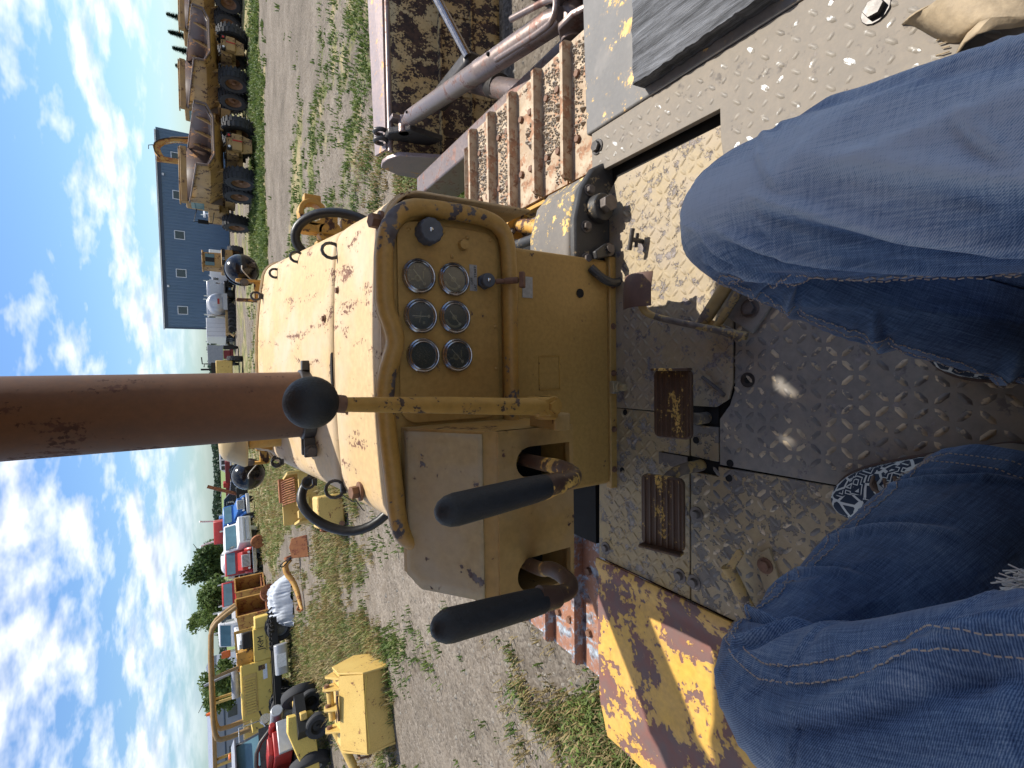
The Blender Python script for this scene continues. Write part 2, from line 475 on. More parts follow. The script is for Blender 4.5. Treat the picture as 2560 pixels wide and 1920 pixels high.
# gauge glass
m, nt, b = newmat('gauge_glass'); M['gauge_glass'] = m
tr = NN(nt, 'ShaderNodeBsdfTransparent'); tr.inputs[0].default_value = (0.93, 0.93, 0.88, 1)
gy = NN(nt, 'ShaderNodeBsdfGlossy'); gy.inputs['Roughness'].default_value = 0.22
ms = NN(nt, 'ShaderNodeMixShader'); ms.inputs[0].default_value = 0.10
nt.links.new(tr.outputs[0], ms.inputs[1]); nt.links.new(gy.outputs[0], ms.inputs[2]); nt.links.new(ms.outputs[0], nt.nodes['Material Output'].inputs[0])
# weathered wood
m, nt, b = newmat('grey_wood'); M['grey_wood'] = m
c = coord(nt); cs = mapping(nt, c, scale=(26, 2.2, 26), rot=(0, 0, 0))
g1 = noise(nt, cs, 2.0, 8, 0.7, 0.6)
g2 = noise(nt, cs, 6.0, 4, 0.6, 0.3)
col = mix(nt, ramp(nt, g1, 0.36, 0.62), (0.03, 0.031, 0.034), (0.17, 0.175, 0.19))
col = mix(nt, 0.5, col, mix(nt, ramp(nt, g2, 0.38, 0.6), (0.25, 0.25, 0.25), (1.1, 1.1, 1.1)), 'MULTIPLY')
nt.links.new(col, b.inputs['Base Color']); b.inputs['Roughness'].default_value = 0.85
nt.links.new(bump(nt, math_(nt, 'ADD', g1, g2), 0.9, 0.006), b.inputs['Normal'])
# ================================================================ the bulldozer we sit on
dz = thing('bulldozer', 'old yellow crawler bulldozer seen from its driver seat, hood and exhaust stack ahead', 'bulldozer')
X0 = 0.015
# ---- hood shells: crowned cross sections lofted forward
def hood_section(y, cx, hw, zt, crown, r, zb, n=7):
    P = [(cx - hw - .006, y, zb)]
    for i in range(n + 1):
        t = R(180 - 90 * i / n)
        P.append((cx - hw + r + r * math.cos(t), y, zt - crown - r + r * math.sin(t)))
    m = 10
    for i in range(1, m):
        s = -1 + 2 * i / m
        P.append((cx + s * (hw - r), y, zt - crown * s * s))
    for i in range(n + 1):
        t = R(90 - 90 * i / n)
        P.append((cx + hw - r + r * math.cos(t), y, zt - crown - r + r * math.sin(t)))
    P.append((cx + hw + .006, y, zb))
    return P
def loft(secs):
    g = G(); g.grid(secs); return g
secs = []
for i in range(8):
    s = i / 7
    secs.append(hood_section(0.992 + s * 0.335, X0 + .003 * s, 0.375 + .006 * s, 1.990 + 0.036 * s + .002 * math.sin(9 * s), 0.012, 0.075, 1.62))
cowl = loft(secs).build('cowl', M['hood_yellow'], dz, smooth=50, solid=0.006)
secs = []
for i in range(16):
    s = i / 15
    secs.append(hood_section(1.334 + s * 0.83, X0 + .005 + .016 * s, 0.381 + .032 * s, 2.028 + 0.122 * s, 0.014 + .016 * s, 0.08, 1.66))
secs.append(hood_section(2.19, X0 + .021, 0.405, 2.128, 0.03, 0.07, 1.66))
secs.append(hood_section(2.20, X0 + .021, 0.385, 2.085, 0.03, 0.06, 1.66))
hood = loft(secs).build('hood', M['hood_yellow'], dz, smooth=50, solid=0.006)
G().bx(X0 - .36, X0 + .36, 1.318, 1.344, 1.66, 1.985).build('seam_channel', M['void'], dz)
G().bx(X0 - .37, X0 + .39, 1.40, 2.19, 1.2, 1.62).build('engine_block', M['void'], dz)
# hood front rim and ribs
g = G(); g.tube([(x, y + .004, z + .003) for x, y, z in secs[-3][2:-2]], 0.007, n=6); g.build('hood_front_rim', M['hood_yellow'], dz)
g = G(); g.tube([(x, 1.015, z + .001) for x, y, z in hood_section(1.0, X0, .377, 1.991, .012, .075, 1.62)[3:-3]], 0.004, n=6); g.build('cowl_bead', M['hood_yellow'], dz)
# slots and bolts on the hood
def hz(x, y):
    if y < 1.33: s = (y - .992) / .335; zt, cr, hw = 1.990 + .036 * s, .012, .378
    else: s = (y - 1.334) / .83; zt, cr, hw = 2.028 + .122 * s, .014 + .016 * s, .39
    q = (x - X0) / (hw - .08)
    return zt - cr * q * q
G().slab([(-.045, 1.336), (.05, 1.338), (.045, 1.352), (.02, 1.360), (-.02, 1.360), (-.04, 1.352)], hz(0, 1.345) - .001, hz(0, 1.345) + .0025).build('hood_slot', M['void'], dz)
for x, y in ((.322, 1.035), (-.30, 1.20)):
    g = G(); g.cyl((x, y, hz(x, y) - .002), (x, y, hz(x, y) + .006), .024, n=14); g.hexb((x, y, hz(x, y) + .006), (0, -.2, 1), .016, .02, False)
    g.build('hood_bolt', M['bolt_rust'], dz, bevel=.001)
for x, y in ((.146, 1.40), (-.10, 1.25), (.21, 1.30)):
    g = G(); g.hexb((x, y, hz(x, y)), (0, 0, 1), .008, .008); g.build('hood_bolt', M['bolt_rust'], dz)
# latch rings standing on the hood edges
def latch(p, r, ax=(0.35, -1, 0.1), tk=.0045):
    p = Vector(p); a = Vector(ax).normalized(); u, v, w = frame_of(a)
    g = G(); ring = []
    for i in range(13):
        t = 2 * math.pi * i / 12
        ring.append(p + Vector((0, 0, r * .8)) + u * (math.cos(t) * r) + v * (math.sin(t) * r))
    g.tube(ring, tk, n=6, cap=False)
    g.box(p + Vector((0, 0, -.004)), (r * 1.3, .012, .014))
    g.build('latch_ring', M['dark_steel'], dz)
for p, r in (((.300, 2.13, 2.138), .017), ((.362, 1.95, 2.085), .018), ((.375, 1.70, 2.045), .019), ((.318, 1.325, 2.01), .023),
             ((-.352, 2.10, 2.085), .017), ((-.335, 1.95, 2.10), .016), ((-.362, 1.66, 2.035), .018), ((-.318, 1.335, 2.015), .023)):
    latch(p, r)
g = G(); g.tube([(-.318, 1.33, 2.01), (-.33, 1.31, 2.02), (-.35, 1.30, 1.995), (-.345, 1.285, 1.99), (-.37, 1.28, 1.975), (-.38, 1.30, 1.965)], .0016, n=5); g.build('loose_wire', M['dark_steel'], dz)
# ---- exhaust stack
SX, SY = -0.100, 1.57
stk = G().lathe((SX, SY, 1.98), (0, 0, 1), [(.098, 0), (.0985, .07), (.099, .5), (.100, 1.1), (.102, 2.1), (.098, 2.1), (.096, 1.0)], 40).build('exhaust_stack', M['stack_rust'], dz, smooth=40)
g = G()
g.lathe((SX, SY, 2.045), (0, 0, 1), [(.100, 0), (.106, .002), (.106, .036), (.100, .038)], 40)
g.box((SX - .128, SY - .03, 2.06), (.06, .02, .034)); g.box((SX - .128, SY + .02, 2.06), (.06, .02, .034))
g.box((SX + .118, SY - .02, 2.062), (.03, .03, .03))
g.build('stack_clamp', M['dark_steel'], dz, bevel=.002)
g = G(); g.hexb((SX - .138, SY - .04, 2.06), (0, -1, 0), .013, .02); g.build('clamp_bolt', M['bolt_grey'], dz)
# ---- pre-cleaner behind the stack
g = G(); g.cyl((-.225, 1.98, 2.08), (-.225, 1.98, 2.20), .055, n=20); g.build('precleaner_neck', M['worn_yellow'], dz)
g = G(); g.lathe((-.225, 1.98, 2.205), (0, 0, 1), [(.06, 0), (.115, .002), (.118, .012), (.100, .045), (.085, .075), (.06, .088), (0, .092)], 32); g.build('precleaner_cap', M['tan_cap'], dz, smooth=60)
# ---- headlights on their brackets
def headlight(x, y, z, s):
    h = G().sphere((0, 0, 0), (.062, .058, .062), 28, 16).build('headlight', M['black_plastic'], dz, smooth=60, loc=(x, y, z))
    r_ = G(); r_.tube([(.062 * math.cos(t), .028, .062 * math.sin(t)) for t in [2 * math.pi * i / 24 for i in range(25)]], .005, n=6, cap=False)
    r_.build('rim', M['black_plastic'], h)
    w = G(); w.tube([(-.05 * s, -.03, -.035), (-.03 * s, -.058, -.01), (-.012 * s, -.062, .004), (.004 * s, -.061, .002)], .0024, n=6, smooth=1)
    w.build('wire', M['white_wire'], h)
headlight(.432, 2.30, 2.188, 1)
headlight(-.432, 2.28, 2.19, -1)
def bracket(x, y, s):
    g = G()
    g.bx(x - .045, x + .045, y - .012, y + .012, 2.115, 2.15)
    g.bx(x - .045, x - .033, y - .018, y + .018, 2.12, 2.215)
    g.bx(x + .033, x + .045, y - .018, y + .018, 2.12, 2.215)
    g.bx(x - .022, x + .022, y - .03, y + .03, 2.07, 2.118)
    g.build('headlight_bracket', M['worn_yellow'], dz, bevel=.004)
    h = G(); h.hexb((x + .03 * s, y - .02, 2.185), (0, -1, 0), .011, .012); h.build('bracket_bolt', M['bolt_grey'], dz)
bracket(.335, 2.24, 1); bracket(-.335, 2.22, -1)
g = G(); g.bx(-.31, -.23, 2.10, 2.2, 2.10, 2.17); g.build('tow_block', M['worn_yellow'], dz, bevel=.006)
g = G(); g.tube([(-.28, 2.10, 2.20), (-.30, 2.09, 2.16), (-.31, 2.1, 2.12), (-.335, 2.08, 2.09)], .004, n=6, smooth=1); g.build('light_cable', M['white_wire'], dz)
# ---- rubber hoses arching out of the hood sides
for path in ([(.40, 1.86, 1.975), (.455, 1.86, 2.045), (.525, 1.84, 2.035), (.565, 1.78, 1.955), (.545, 1.72, 1.84), (.46, 1.68, 1.74), (.38, 1.66, 1.68)],
             [(-.36, 1.84, 1.985), (-.415, 1.84, 2.045), (-.475, 1.80, 2.055), (-.545, 1.76, 1.99), (-.575, 1.70, 1.885), (-.50, 1.64, 1.78), (-.36, 1.62, 1.72)]):
    g = G(); g.tube(path, .0165, n=12, smooth=2); g.build('rubber_hose', M['hose_black'], dz, smooth=80)
# ---- lift cylinder yoke by the right side of the hood
for (x, z, r0, r1) in ((.60, 1.965, .052, .033), (.535, 1.905, .045, .028)):
    g = G()
    n = 22; P = []; F = []
    for yy in (1.93, 1.985):
        for rr in (r0, r1):
            for i in range(n):
                t = 2 * math.pi * i / n
                P.append((x + rr * math.cos(t), yy, z + rr * math.sin(t)))
    for i in range(n):
        j = (i + 1) % n
        F += [(i, j, n + j, n + i), (2 * n + i, 3 * n + i, 3 * n + j, 2 * n + j), (i, 2 * n + i, 2 * n + j, j), (n + i, n + j, 3 * n + j, 3 * n + i)]
    g.add(P, F)
    g.bx(x - .075, x - .035, 1.93, 1.985, z - .09, z + .05)
    g.bx(x + .036, x + .068, 1.935, 1.98, z - .03, z + .03)
    g.build('cylinder_yoke', M['worn_yellow'], dz, bevel=.004)
g = G(); g.bx(.44, .60, 1.94, 1.98, 1.62, 1.86); g.build('yoke_arm', M['worn_yellow'], dz, bevel=.006)
# ---- instrument panel: back plate, dented rolled rim, inner plate
g = G(); g.prism(rrect(X0 - .385, X0 + .325, 1.70, 1.978, .05), (0, .992, 0), (1, 0, 0), (0, 0, 1), .004); g.build('dash_back', M['dash_yellow'], dz)
top = [(-.375, 1.905), (-.372, 1.945), (-.35, 1.972), (-.31, 1.983), (-.22, 1.990), (-.14, 1.999), (-.06, 2.004), (-.01, 1.999), (.03, 1.985), (.058, 1.977), (.09, 1.983), (.13, 1.999), (.18, 2.000), (.25, 1.998), (.29, 1.989), (.322, 1.968), (.341, 1.94), (.346, 1.90)]
right = [(.348, 1.85), (.349, 1.80), (.346, 1.755), (.333, 1.722), (.305, 1.703)]
bott = [(.25, 1.698), (.15, 1.697), (.05, 1.697), (-.05, 1.697), (-.12, 1.697), (-.25, 1.697), (-.36, 1.699)]
g = G(); g.tube([(x, .968, z) for x, z in top + right + bott], .019, n=14, smooth=1); g.build('dash_rim', M['rim_yellow'], dz, smooth=80)
g = G(); g.tube([(x * .985 + .002, .985, 1.70 + (z - 1.70) * .985 + .002) for x, z in top], .019, n=8, smooth=1); g.build('dash_rim_skirt', M['dash_yellow'], dz, smooth=80)
g = G(); g.prism(rrect(-.115, .318, 1.722, 1.966, .038, 7), (0, .9865, 0), (1, 0, 0), (0, 0, 1), .0045); pan = g.build('instrument_panel', M['dash_yellow'], dz, bevel=.0012)
for x, z in ((.300, 1.94), (.305, 1.86), (.302, 1.74), (.21, 1.732), (.10, 1.73), (.0, 1.73), (.253, 1.84), (.30, 1.80)):
    g = G(); g.sphere((x, .982, z), (.0048, .003, .0048), 10, 6); g.build('rivet', M['dash_yellow'], dz)
# ---- gauges
def gauge(x, z, kind, ang):
    b_ = G().lathe((x, .9825, z), (0, -1, 0), [(.0365, 0), (.0375, .006), (.0372, .010), (.0345, .0125), (.0328, .0118), (.0322, .009), (.0345, .0085), (.031, .0125), (.0296, .0135), (.0286, .0125), (.0282, .0025)], 44).build('gauge', M['chrome'], dz, smooth=35)
    G().cyl((x, .9795, z), (x, .9785, z), .0288, n=36).build('dial', M['dial_face'], b_)
    g = G()
    if kind == 0:
        g.lathe((x - .004, .9782, z + .002), (0, -1, 0), [(.0065, 0), (.0075, .0004), (.0045, .0004), (.004, 0)], 18)
        for k in range(9):
            t = R(-40 + k * 32); g.box((x + .022 * math.cos(t), .978, z + .022 * math.sin(t)), (.0045, .0006, .0012), Matrix.Rotation(-t, 3, 'Y'))
        g.box((x + .004, .978, z - .011), (.016, .0006, .002)); g.box((x - .007, .978, z + .013), (.004, .0006, .007))
    elif kind == 1:
        g.lathe((x, .9782, z), (0, -1, 0), [(.0055, 0), (.0062, .0004), (.004, .0004), (.0035, 0)], 18)
        for k in range(12):
            t = R(110 + k * 9); g.box((x + .021 * math.cos(t), .978, z + .021 * math.sin(t)), (.005, .0006, .0028), Matrix.Rotation(-t, 3, 'Y'))
    elif kind == 2:
        for s_ in (-1, 1): g.box((x - .002, .978, z), (.024, .0006, .0018), Matrix.Rotation(R(45 + 35 * s_), 3, 'Y'))
        g.box((x - .014, .978, z - .008), (.006, .0006, .005))
    g.v and g.build('dial_marks', M['dial_mark'], b_)
    if kind == 3:
        fog = G()
        for k in range(150):
            a = random.uniform(0, 6.28); rr = .019 * math.sqrt(random.random())
            s_ = random.uniform(.0007, .0016)
            fog.box((x + rr * math.cos(a), .9781, z + rr * math.sin(a)), (s_, .0004, s_), Matrix.Rotation(a, 3, 'Y'))
        f_ = fog.build('dial_dust', M['dial_fog'], b_); f_['kind'] = 'stuff'
    else:
        n_ = G(); c_, s_ = math.cos(ang), math.sin(ang)
        n_.beam((x - .018 * c_, .9772, z - .018 * s_), (x + .017 * c_, .9772, z + .017 * s_), .0014, .0006, (0, 1, 0))
        n_.lathe((x + .0195 * c_, .9776, z + .0195 * s_), (0, -1, 0), [(.0034, 0), (.0034, .0006), (.0018, .0006), (.0018, 0)], 14)
        n_.build('needle', M['needle_pale'], b_)
    G().lathe((x, .9735, z), (0, -1, 0), [(.0, 0.0006), (.015, .0004), (.0284, 0)], 36).build('glass', M['gauge_glass'], b_, smooth=80)
    return b_
gauge(.201, 1.921, 0, R(-140)); gauge(.116, 1.919, 2, R(-90)); gauge(.031, 1.915, 3, 0)
gauge(.201, 1.839, 1, R(-138)); gauge(.117, 1.838, 1, R(-140)); gauge(.032, 1.834, 0, R(-136))
# ---- switches
kb = G()
n = 36; P = []; F = []
for h, k in ((0, 1.0), (.028, 1.0), (.033, .9)):
    for i in range(n):
        t = 2 * math.pi * i / n
        rr = .0275 * k * (1 - .07 * (i % 3 == 0)); P.append((.296 + rr * math.cos(t), .981 - h, 1.900 + rr * math.sin(t)))
for a in range(2):
    for i in range(n): F.append((a * n + i, a * n + (i + 1) % n, (a + 1) * n + (i + 1) % n, (a + 1) * n + i))
F.append(tuple(2 * n + i for i in range(n)))
kb.add(P, F); kb.box((.322, .972, 1.897), (.012, .012, .012))
knob = kb.build('rotary_knob', M['grey_plastic'], dz, bevel=.001)
G().sphere((.296, .9475, 1.902), (.005, .003, .005), 10, 6).build('knob_screw', M['chrome_bright'], knob)
G().lathe((.281, .982, 1.813), (0, -1, 0), [(.012, 0), (.012, .008), (.0105, .012), (0, .013)], 20).build('push_button', M['dash_yellow'], dz, smooth=40)
st = G().bx(.180, .240, .9808, .9815, 1.778, 1.797).build('switch_label', M['sticker'], dz)
fx = mtx_from((.202, .9800, 1.7915), (1, 0, 0), (0, 0, 1)); text_mesh('OFF', .0092, M['ink'], 'label_text', st, fx, .0002)
fx = mtx_from((.224, .9800, 1.7825), (1, 0, 0), (0, 0, 1)); text_mesh('START', .0088, M['ink'], 'label_text', st, fx, .0002)
fx = mtx_from((.1885, .9800, 1.7825), (1, 0, 0), (0, 0, 1)); text_mesh('LAT', .0080, M['ink'], 'label_text', st, fx, .0002)
sw = G().cyl((.203, .982, 1.760), (.203, .970, 1.760), .019, n=6).cyl((.203, .970, 1.760), (.203, .955, 1.760), .0165, n=20).build('start_switch', M['grey_plastic'], dz, bevel=.002)
G().sphere((.203, .9535, 1.761), (.005, .003, .005), 10, 6).build('switch_screw', M['chrome_bright'], sw)
pk = G().cyl((.203, .965, 1.738), (.203, .95, 1.722), .006, n=10).cyl((.203, .95, 1.722), (.203, .925, 1.700), .0075, n=10)
pk.box((.203, .918, 1.694), (.036, .012, .015), Matrix.Rotation(R(40), 3, 'X')); pk.build('pull_knob', M['bolt_rust'], dz, bevel=.002)
# ---- lower dash body
g = G(); g.prism(rrect(-.378, .342, 1.20, 1.72, .035, 5), (0, 1.30, 0), (1, 0, 0), (0, 0, 1), .165); g.build('lower_dash', M['dash_yellow'], dz, bevel=.012, seg=3)
g = G(); g.bx(-.392, .352, 1.122, 1.146, 1.198, 1.228); g.build('dash_flange', M['dash_yellow'], dz, bevel=.004)
for x in (.26, .13, -.02, -.2, -.33):
    g = G(); g.hexb((x, 1.122, 1.214), (0, -1, 0), .007, .008); g.build('flange_bolt', M['bolt_rust'], dz)
g = G(); g.bx(.201, .261, 1.1325, 1.1345, 1.517, 1.552); g.build('data_plate', M['sticker'], dz)
G().cyl((.228, 1.1335, 1.340), (.228, 1.1318, 1.340), .014, n=16).build('dash_hole', M['void'], dz)
g = G()
for a, b_ in (((.035, 1.423), (.035, 1.497)), ((-.064, 1.423), (-.064, 1.497)), ((-.064, 1.423), (.035, 1.423)), ((-.064, 1.497), (.035, 1.497))):
    g.beam((a[0], 1.1335, a[1]), (b_[0], 1.1335, b_[1]), .002, .0016, (0, 1, 0))
g.build('hatch_outline', M['lever_yellow'], dz)
# dark cavity to the left of the dash, below the lever box
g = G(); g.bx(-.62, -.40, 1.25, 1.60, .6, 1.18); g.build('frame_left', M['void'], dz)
# ---- steering lever box with two openings
BX = G()
bl, br = -.462, -.122
def pbox(x0, x1):
    prof = [(.985, 1.695), (.985, 1.965), (.965, 1.962), (.83, 1.868), (.803, 1.846), (.797, 1.835), (.797, 1.652), (.985, 1.652)]
    return prof
prof = pbox(bl, br)
# hollow box: outer faces except the rear face, which is a grid with two openings
yF = .797
P = [(bl + .03 if (i in (1, 2)) else bl, p[0], p[1]) for i, p in enumerate(prof)] + [(br, p[0], p[1]) for p in prof]
n = len(prof)
F = []
for i in range(n):
    j = (i + 1) % n
    if (i, j) == (5, 6): continue
    F.append((i, j, n + j, n + i))
F += [tuple(range(n)), tuple(range(2 * n - 1, n - 1, -1))]
BX.add(P, F)
bm_o = BX.build('lever_box', M['box_yellow'], dz, smooth=30, recalc=True)
# rear wall of the box: strips round two arched openings
holes = [(-.455, -.385), (-.222, -.158)]
hz0, hz1 = 1.662, 1.797
RW = G()
def strip(x0, x1, z0, z1): RW.bx(x0, x1, yF - .004, yF + .010, z0, z1)
strip(bl, holes[0][0], 1.652, 1.838); strip(holes[0][1], holes[1][0], 1.652, 1.838); strip(holes[1][1], br, 1.652, 1.838)
for x0, x1 in holes:
    strip(x0, x1, 1.652, hz0); m_ = 12
    for i in range(m_):
        t0, t1 = math.pi * i / m_, math.pi * (i + 1) / m_
        xa, xb = (x0 + x1) / 2 - (x1 - x0) / 2 * math.cos(t0), (x0 + x1) / 2 - (x1 - x0) / 2 * math.cos(t1)
        za, zb = hz1 - .035 + .035 * math.sin(t0), hz1 - .035 + .035 * math.sin(t1)
        P = [(xa, yF - .004, za), (xb, yF - .004, zb), (xb, yF - .004, 1.838), (xa, yF - .004, 1.838)]
        RW.add(P + [(p[0], yF + .010, p[2]) for p in P], [(0, 1, 2, 3), (7, 6, 5, 4), (0, 4, 5, 1), (2, 6, 7, 3)])
RW.build('lever_box_face', M['box_yellow'], dz, smooth=0)
G().bx(bl + .01, br - .01, .90, .98, 1.66, 1.80).build('lever_box_lining', M['void'], dz)
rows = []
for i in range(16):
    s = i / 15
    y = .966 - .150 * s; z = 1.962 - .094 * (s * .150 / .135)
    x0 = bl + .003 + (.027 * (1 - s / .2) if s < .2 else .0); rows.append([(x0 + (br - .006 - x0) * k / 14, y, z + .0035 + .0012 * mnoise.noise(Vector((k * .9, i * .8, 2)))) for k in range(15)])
g = G(); g.grid(rows); g.build('box_lid', M['box_top_skylit'], dz, smooth=40, solid=.003)  # thin sheet carrying the faded paint with sky light mixed into its colour
# ---- steering levers
def lever(xt, zt, xb, bottom, inner):
    path = [(xt + .002, .573, zt - .145), (xb, .575, zt - .19), (xb, .583, zt - .215), (bottom[0], .615, zt - .235), (bottom[0], .67, zt - .238), inner, (inner[0], .92, inner[2] + .01)]
    l_ = G().tube(path, .0135, n=14, smooth=2).build('steering_lever', M['lever_dark'], dz, smooth=80)
    a = Vector((xt, .572, zt)); b_ = Vector((xt + (xb - xt) * .8, .574, zt - .150)); d = (b_ - a)
    L_ = d.length
    gp = G().lathe(a, d, [(0, -.026), (.009, -.0245), (.0155, -.019), (.0205, -.009), (.0222, .002), (.0215, L_ * .4), (.0200, L_ * .85), (.0185, L_), (.0165, L_ + .006), (.0145, L_ + .006)], 28).build('grip', M['rubber_grip'], l_, smooth=60)
    c_ = G(); c_.lathe(b_, d, [(.0165, 0), (.0172, .004), (.017, .028), (.0155, .032)], 20); c_.build('collar', M['lever_dark'], l_, smooth=40)
lever(-.186, 2.036, -.175, (-.172, .6), (-.188, .76, 1.760))
lever(-.339, 2.045, -.350, (-.352, .6), (-.400, .76, 1.765))
# ---- gear lever with ball knob
gl = G().tube([(-.072, .735, 1.775), (-.068, .728, 1.86), (-.060, .726, 1.96), (-.054, .722, 2.06), (-.048, .710, 2.15)], [.0165, .0155, .0145, .0125, .0105], n=16, smooth=2).build('gear_lever', M['lever_yellow'], dz, smooth=80)
g = G(); g.cyl((-.048, .710, 2.142), (-.046, .708, 2.155), .013, n=18); g.build('ferrule', M['bolt_rust'], gl)
G().sphere((-.043, .706, 2.187), .0365, 36, 22).build('ball_knob', M['rubber_grip'], gl, smooth=80)
g = G(); g.box((-.073, .745, 1.768), (.036, .045, .05)); g.cyl((-.10, .752, 1.752), (-.055, .752, 1.752), .024, n=20); g.build('lever_fork', M['lever_yellow'], gl, bevel=.006)
g = G(); g.hexb((-.073, .722, 1.757), (0, -1, .1), .0125, .012); g.build('fork_bolt', M['lever_yellow'], gl)
g = G(); g.bx(-.124, -.09, .74, .83, 1.70, 1.74); g.build('lever_bracket', M['box_yellow'], dz, bevel=.004)
# ================================================================ floor
FZ = 1.2
G().bx(-.66, .78, -.55, 1.20, 1.10, 1.184).build('floor_void', M['void'], dz)
def plate(name, poly, z, mat, th=.008, bev=.0015):
    return G().slab(poly, z - th, z).build(name, mat, dz, bevel=bev)
plate('floor_plate', [(-.648, .846), (-.288, .846), (-.288, .94), (-.248, .94), (-.248, .846), (-.166, .846), (-.166, .93), (-.134, .96), (-.134, 1.205), (-.648, 1.212)], FZ, M['floor_front'])
plate('floor_plate', [(-.131, 1.205), (-.131, .96), (-.108, .94), (-.108, .766), (-.085, .728), (-.047, .717), (.606, .717), (.600, 1.11), (.52, 1.205)], FZ, M['floor_front_right'])
plate('floor_plate', [(-.648, .841), (-.288, .841), (-.288, .757), (-.262, .757), (-.258, .489), (-.235, -.5), (-.648, -.5)], FZ, M['floor_paint'])
plate('floor_plate', [(-.250, .757), (-.160, .757), (-.160, .841), (-.246, .841)], FZ, M['floor_paint'])
plate('floor_plate', [(-.256, .753), (-.138, .753), (-.10, .725), (-.06, .711), (.30, .709), (.30, -.5), (-.232, -.5), (-.255, .489)], FZ, M['floor_dust'])
plate('side_plate', [(.634, 1.206), (.768, 1.206), (.768, -.5), (.31, -.5), (.31, .700), (.560, .735), (.634, .737)], 1.222, M['plate_right'], .02)
# raised treads of the chequer plate
def treads(name, poly, z, mat, pitch=.030, skip=0.0, one=0.0):
    xs_ = [p[0] for p in poly]; ys_ = [p[1] for p in poly]
    def inside(x, y):
        c = False; n_ = len(poly); j = n_ - 1
        for i in range(n_):
            xi, yi = poly[i]; xj, yj = poly[j]
            if (yi > y) != (yj > y) and x < (xj - xi) * (y - yi) / (yj - yi) + xi: c = not c
            j = i
        return c
    g = G(); i = 0
    y = min(ys_) + .012
    while y < max(ys_) - .01:
        x = min(xs_) + .012; j = 0
        while x < max(xs_) - .01:
            if inside(x - .012, y) and inside(x + .012, y) and inside(x, y - .012) and inside(x, y + .012) and random.random() > skip:
                a = R(45 if (i + j) % 2 else -45) + random.uniform(-.04, .04)
                L_, W_, H_ = .0155, .0052, .0034 * random.uniform(.7, 1.1)
                if one and (i + j) % 2 == 0: L_ *= .62; H_ *= .7
                c_, s_ = math.cos(a), math.sin(a)
                pts = [(-L_, 0, 0), (-L_ * .55, -W_, 0), (L_ * .55, -W_, 0), (L_, 0, 0), (L_ * .55, W_, 0), (-L_ * .55, W_, 0), (-L_ * .6, 0, H_), (0, -W_ * .35, H_), (L_ * .6, 0, H_), (0, W_ * .35, H_)]
                g.add([(x + p[0] * c_ - p[1] * s_, y + p[0] * s_ + p[1] * c_, z + p[2] - .0002) for p in pts],
                      [(0, 1, 6), (1, 7, 6), (1, 2, 7), (2, 8, 7), (2, 3, 8), (3, 4, 8), (4, 9, 8), (4, 5, 9), (5, 6, 9), (5, 0, 6), (6, 7, 8, 9)])
            x += pitch; j += 1
        y += pitch; i += 1
    o = g.build(name, mat, dz, smooth=60)
    o['kind'] = 'stuff'
    return o
treads('chequer_treads', [(-.648, .841), (-.29, .841), (-.262, .757), (-.258, .489), (-.24, .0), (-.648, .0)], FZ, M['tread_grey'])
treads('chequer_treads', [(-.256, .753), (-.138, .753), (-.10, .725), (.30, .709), (.30, .0), (-.24, .0)], FZ, M['tread_grey'], skip=.03)
treads('chequer_treads', [(-.648, .846), (-.288, .846), (-.24, .95), (-.134, .97), (-.134, 1.13), (-.648, 1.205)], FZ, M['floor_front'], pitch=.027)
treads('chequer_treads', [(-.131, 1.11), (-.131, .96), (-.09, .74), (-.047, .717), (.60, .717), (.594, 1.10)], FZ, M['floor_front_right'], pitch=.027, skip=.04)
treads('chequer_treads', [(.640, 1.200), (.762, 1.200), (.762, .0), (.31, .0), (.31, .695), (.640, .73)], 1.222, M['tread_right'], pitch=.034, one=1)
# ---- floor bolts and holes
for x, y in ((-.403, .872), (-.403, .822), (-.593, .878), (-.593, .830), (-.608, 1.178)):
    g = G(); g.cyl((x, y, FZ), (x, y, FZ + .003), .021, n=18); g.cyl((x, y, FZ + .003), (x, y, FZ + .012), .0125, .010, n=12); g.build('floor_bolt', M['bolt_grey'], dz, bevel=.001)
for x, y in ((-.201, .824), (-.248, .724), (-.286, .727), (-.331, 1.10), (-.144, 1.085)):
    G().cyl((x, y, FZ - .004), (x, y, FZ + .0012), .0095, n=16).build('floor_hole', M['void'], dz)
g = G(); g.lathe((-.036, .677, FZ), (0, 0, 1), [(.018, 0), (.018, .002), (.012, .002), (.010, .001)], 20); g.build('drain_ring', M['dark_steel'], dz)
G().cyl((-.036, .677, FZ), (-.036, .677, FZ + .0012), .0085, n=14).build('drain_hole', M['void'], dz)
g = G(); g.tube([(-.075, .735, FZ + .006), (-.045, .775, FZ + .008), (-.03, .80, FZ + .006)], .005, n=8); g.build('loose_pin', M['bolt_grey'], dz)
g = G(); g.hexb((-.065, 1.105, FZ + .01), (0, -1, 0), .012, .03); g.bx(-.085, -.045, 1.105, 1.125, FZ, FZ + .03); g.build('stop_block', M['floor_front'], dz, bevel=.003)
for x, y in ((.715, 1.178), (.665, .41)):
    g = G(); g.hexb((x, y, 1.222), (0, 0, 1), .017, .016); g.build('plate_bolt', M['dark_steel'], dz, bevel=.001)
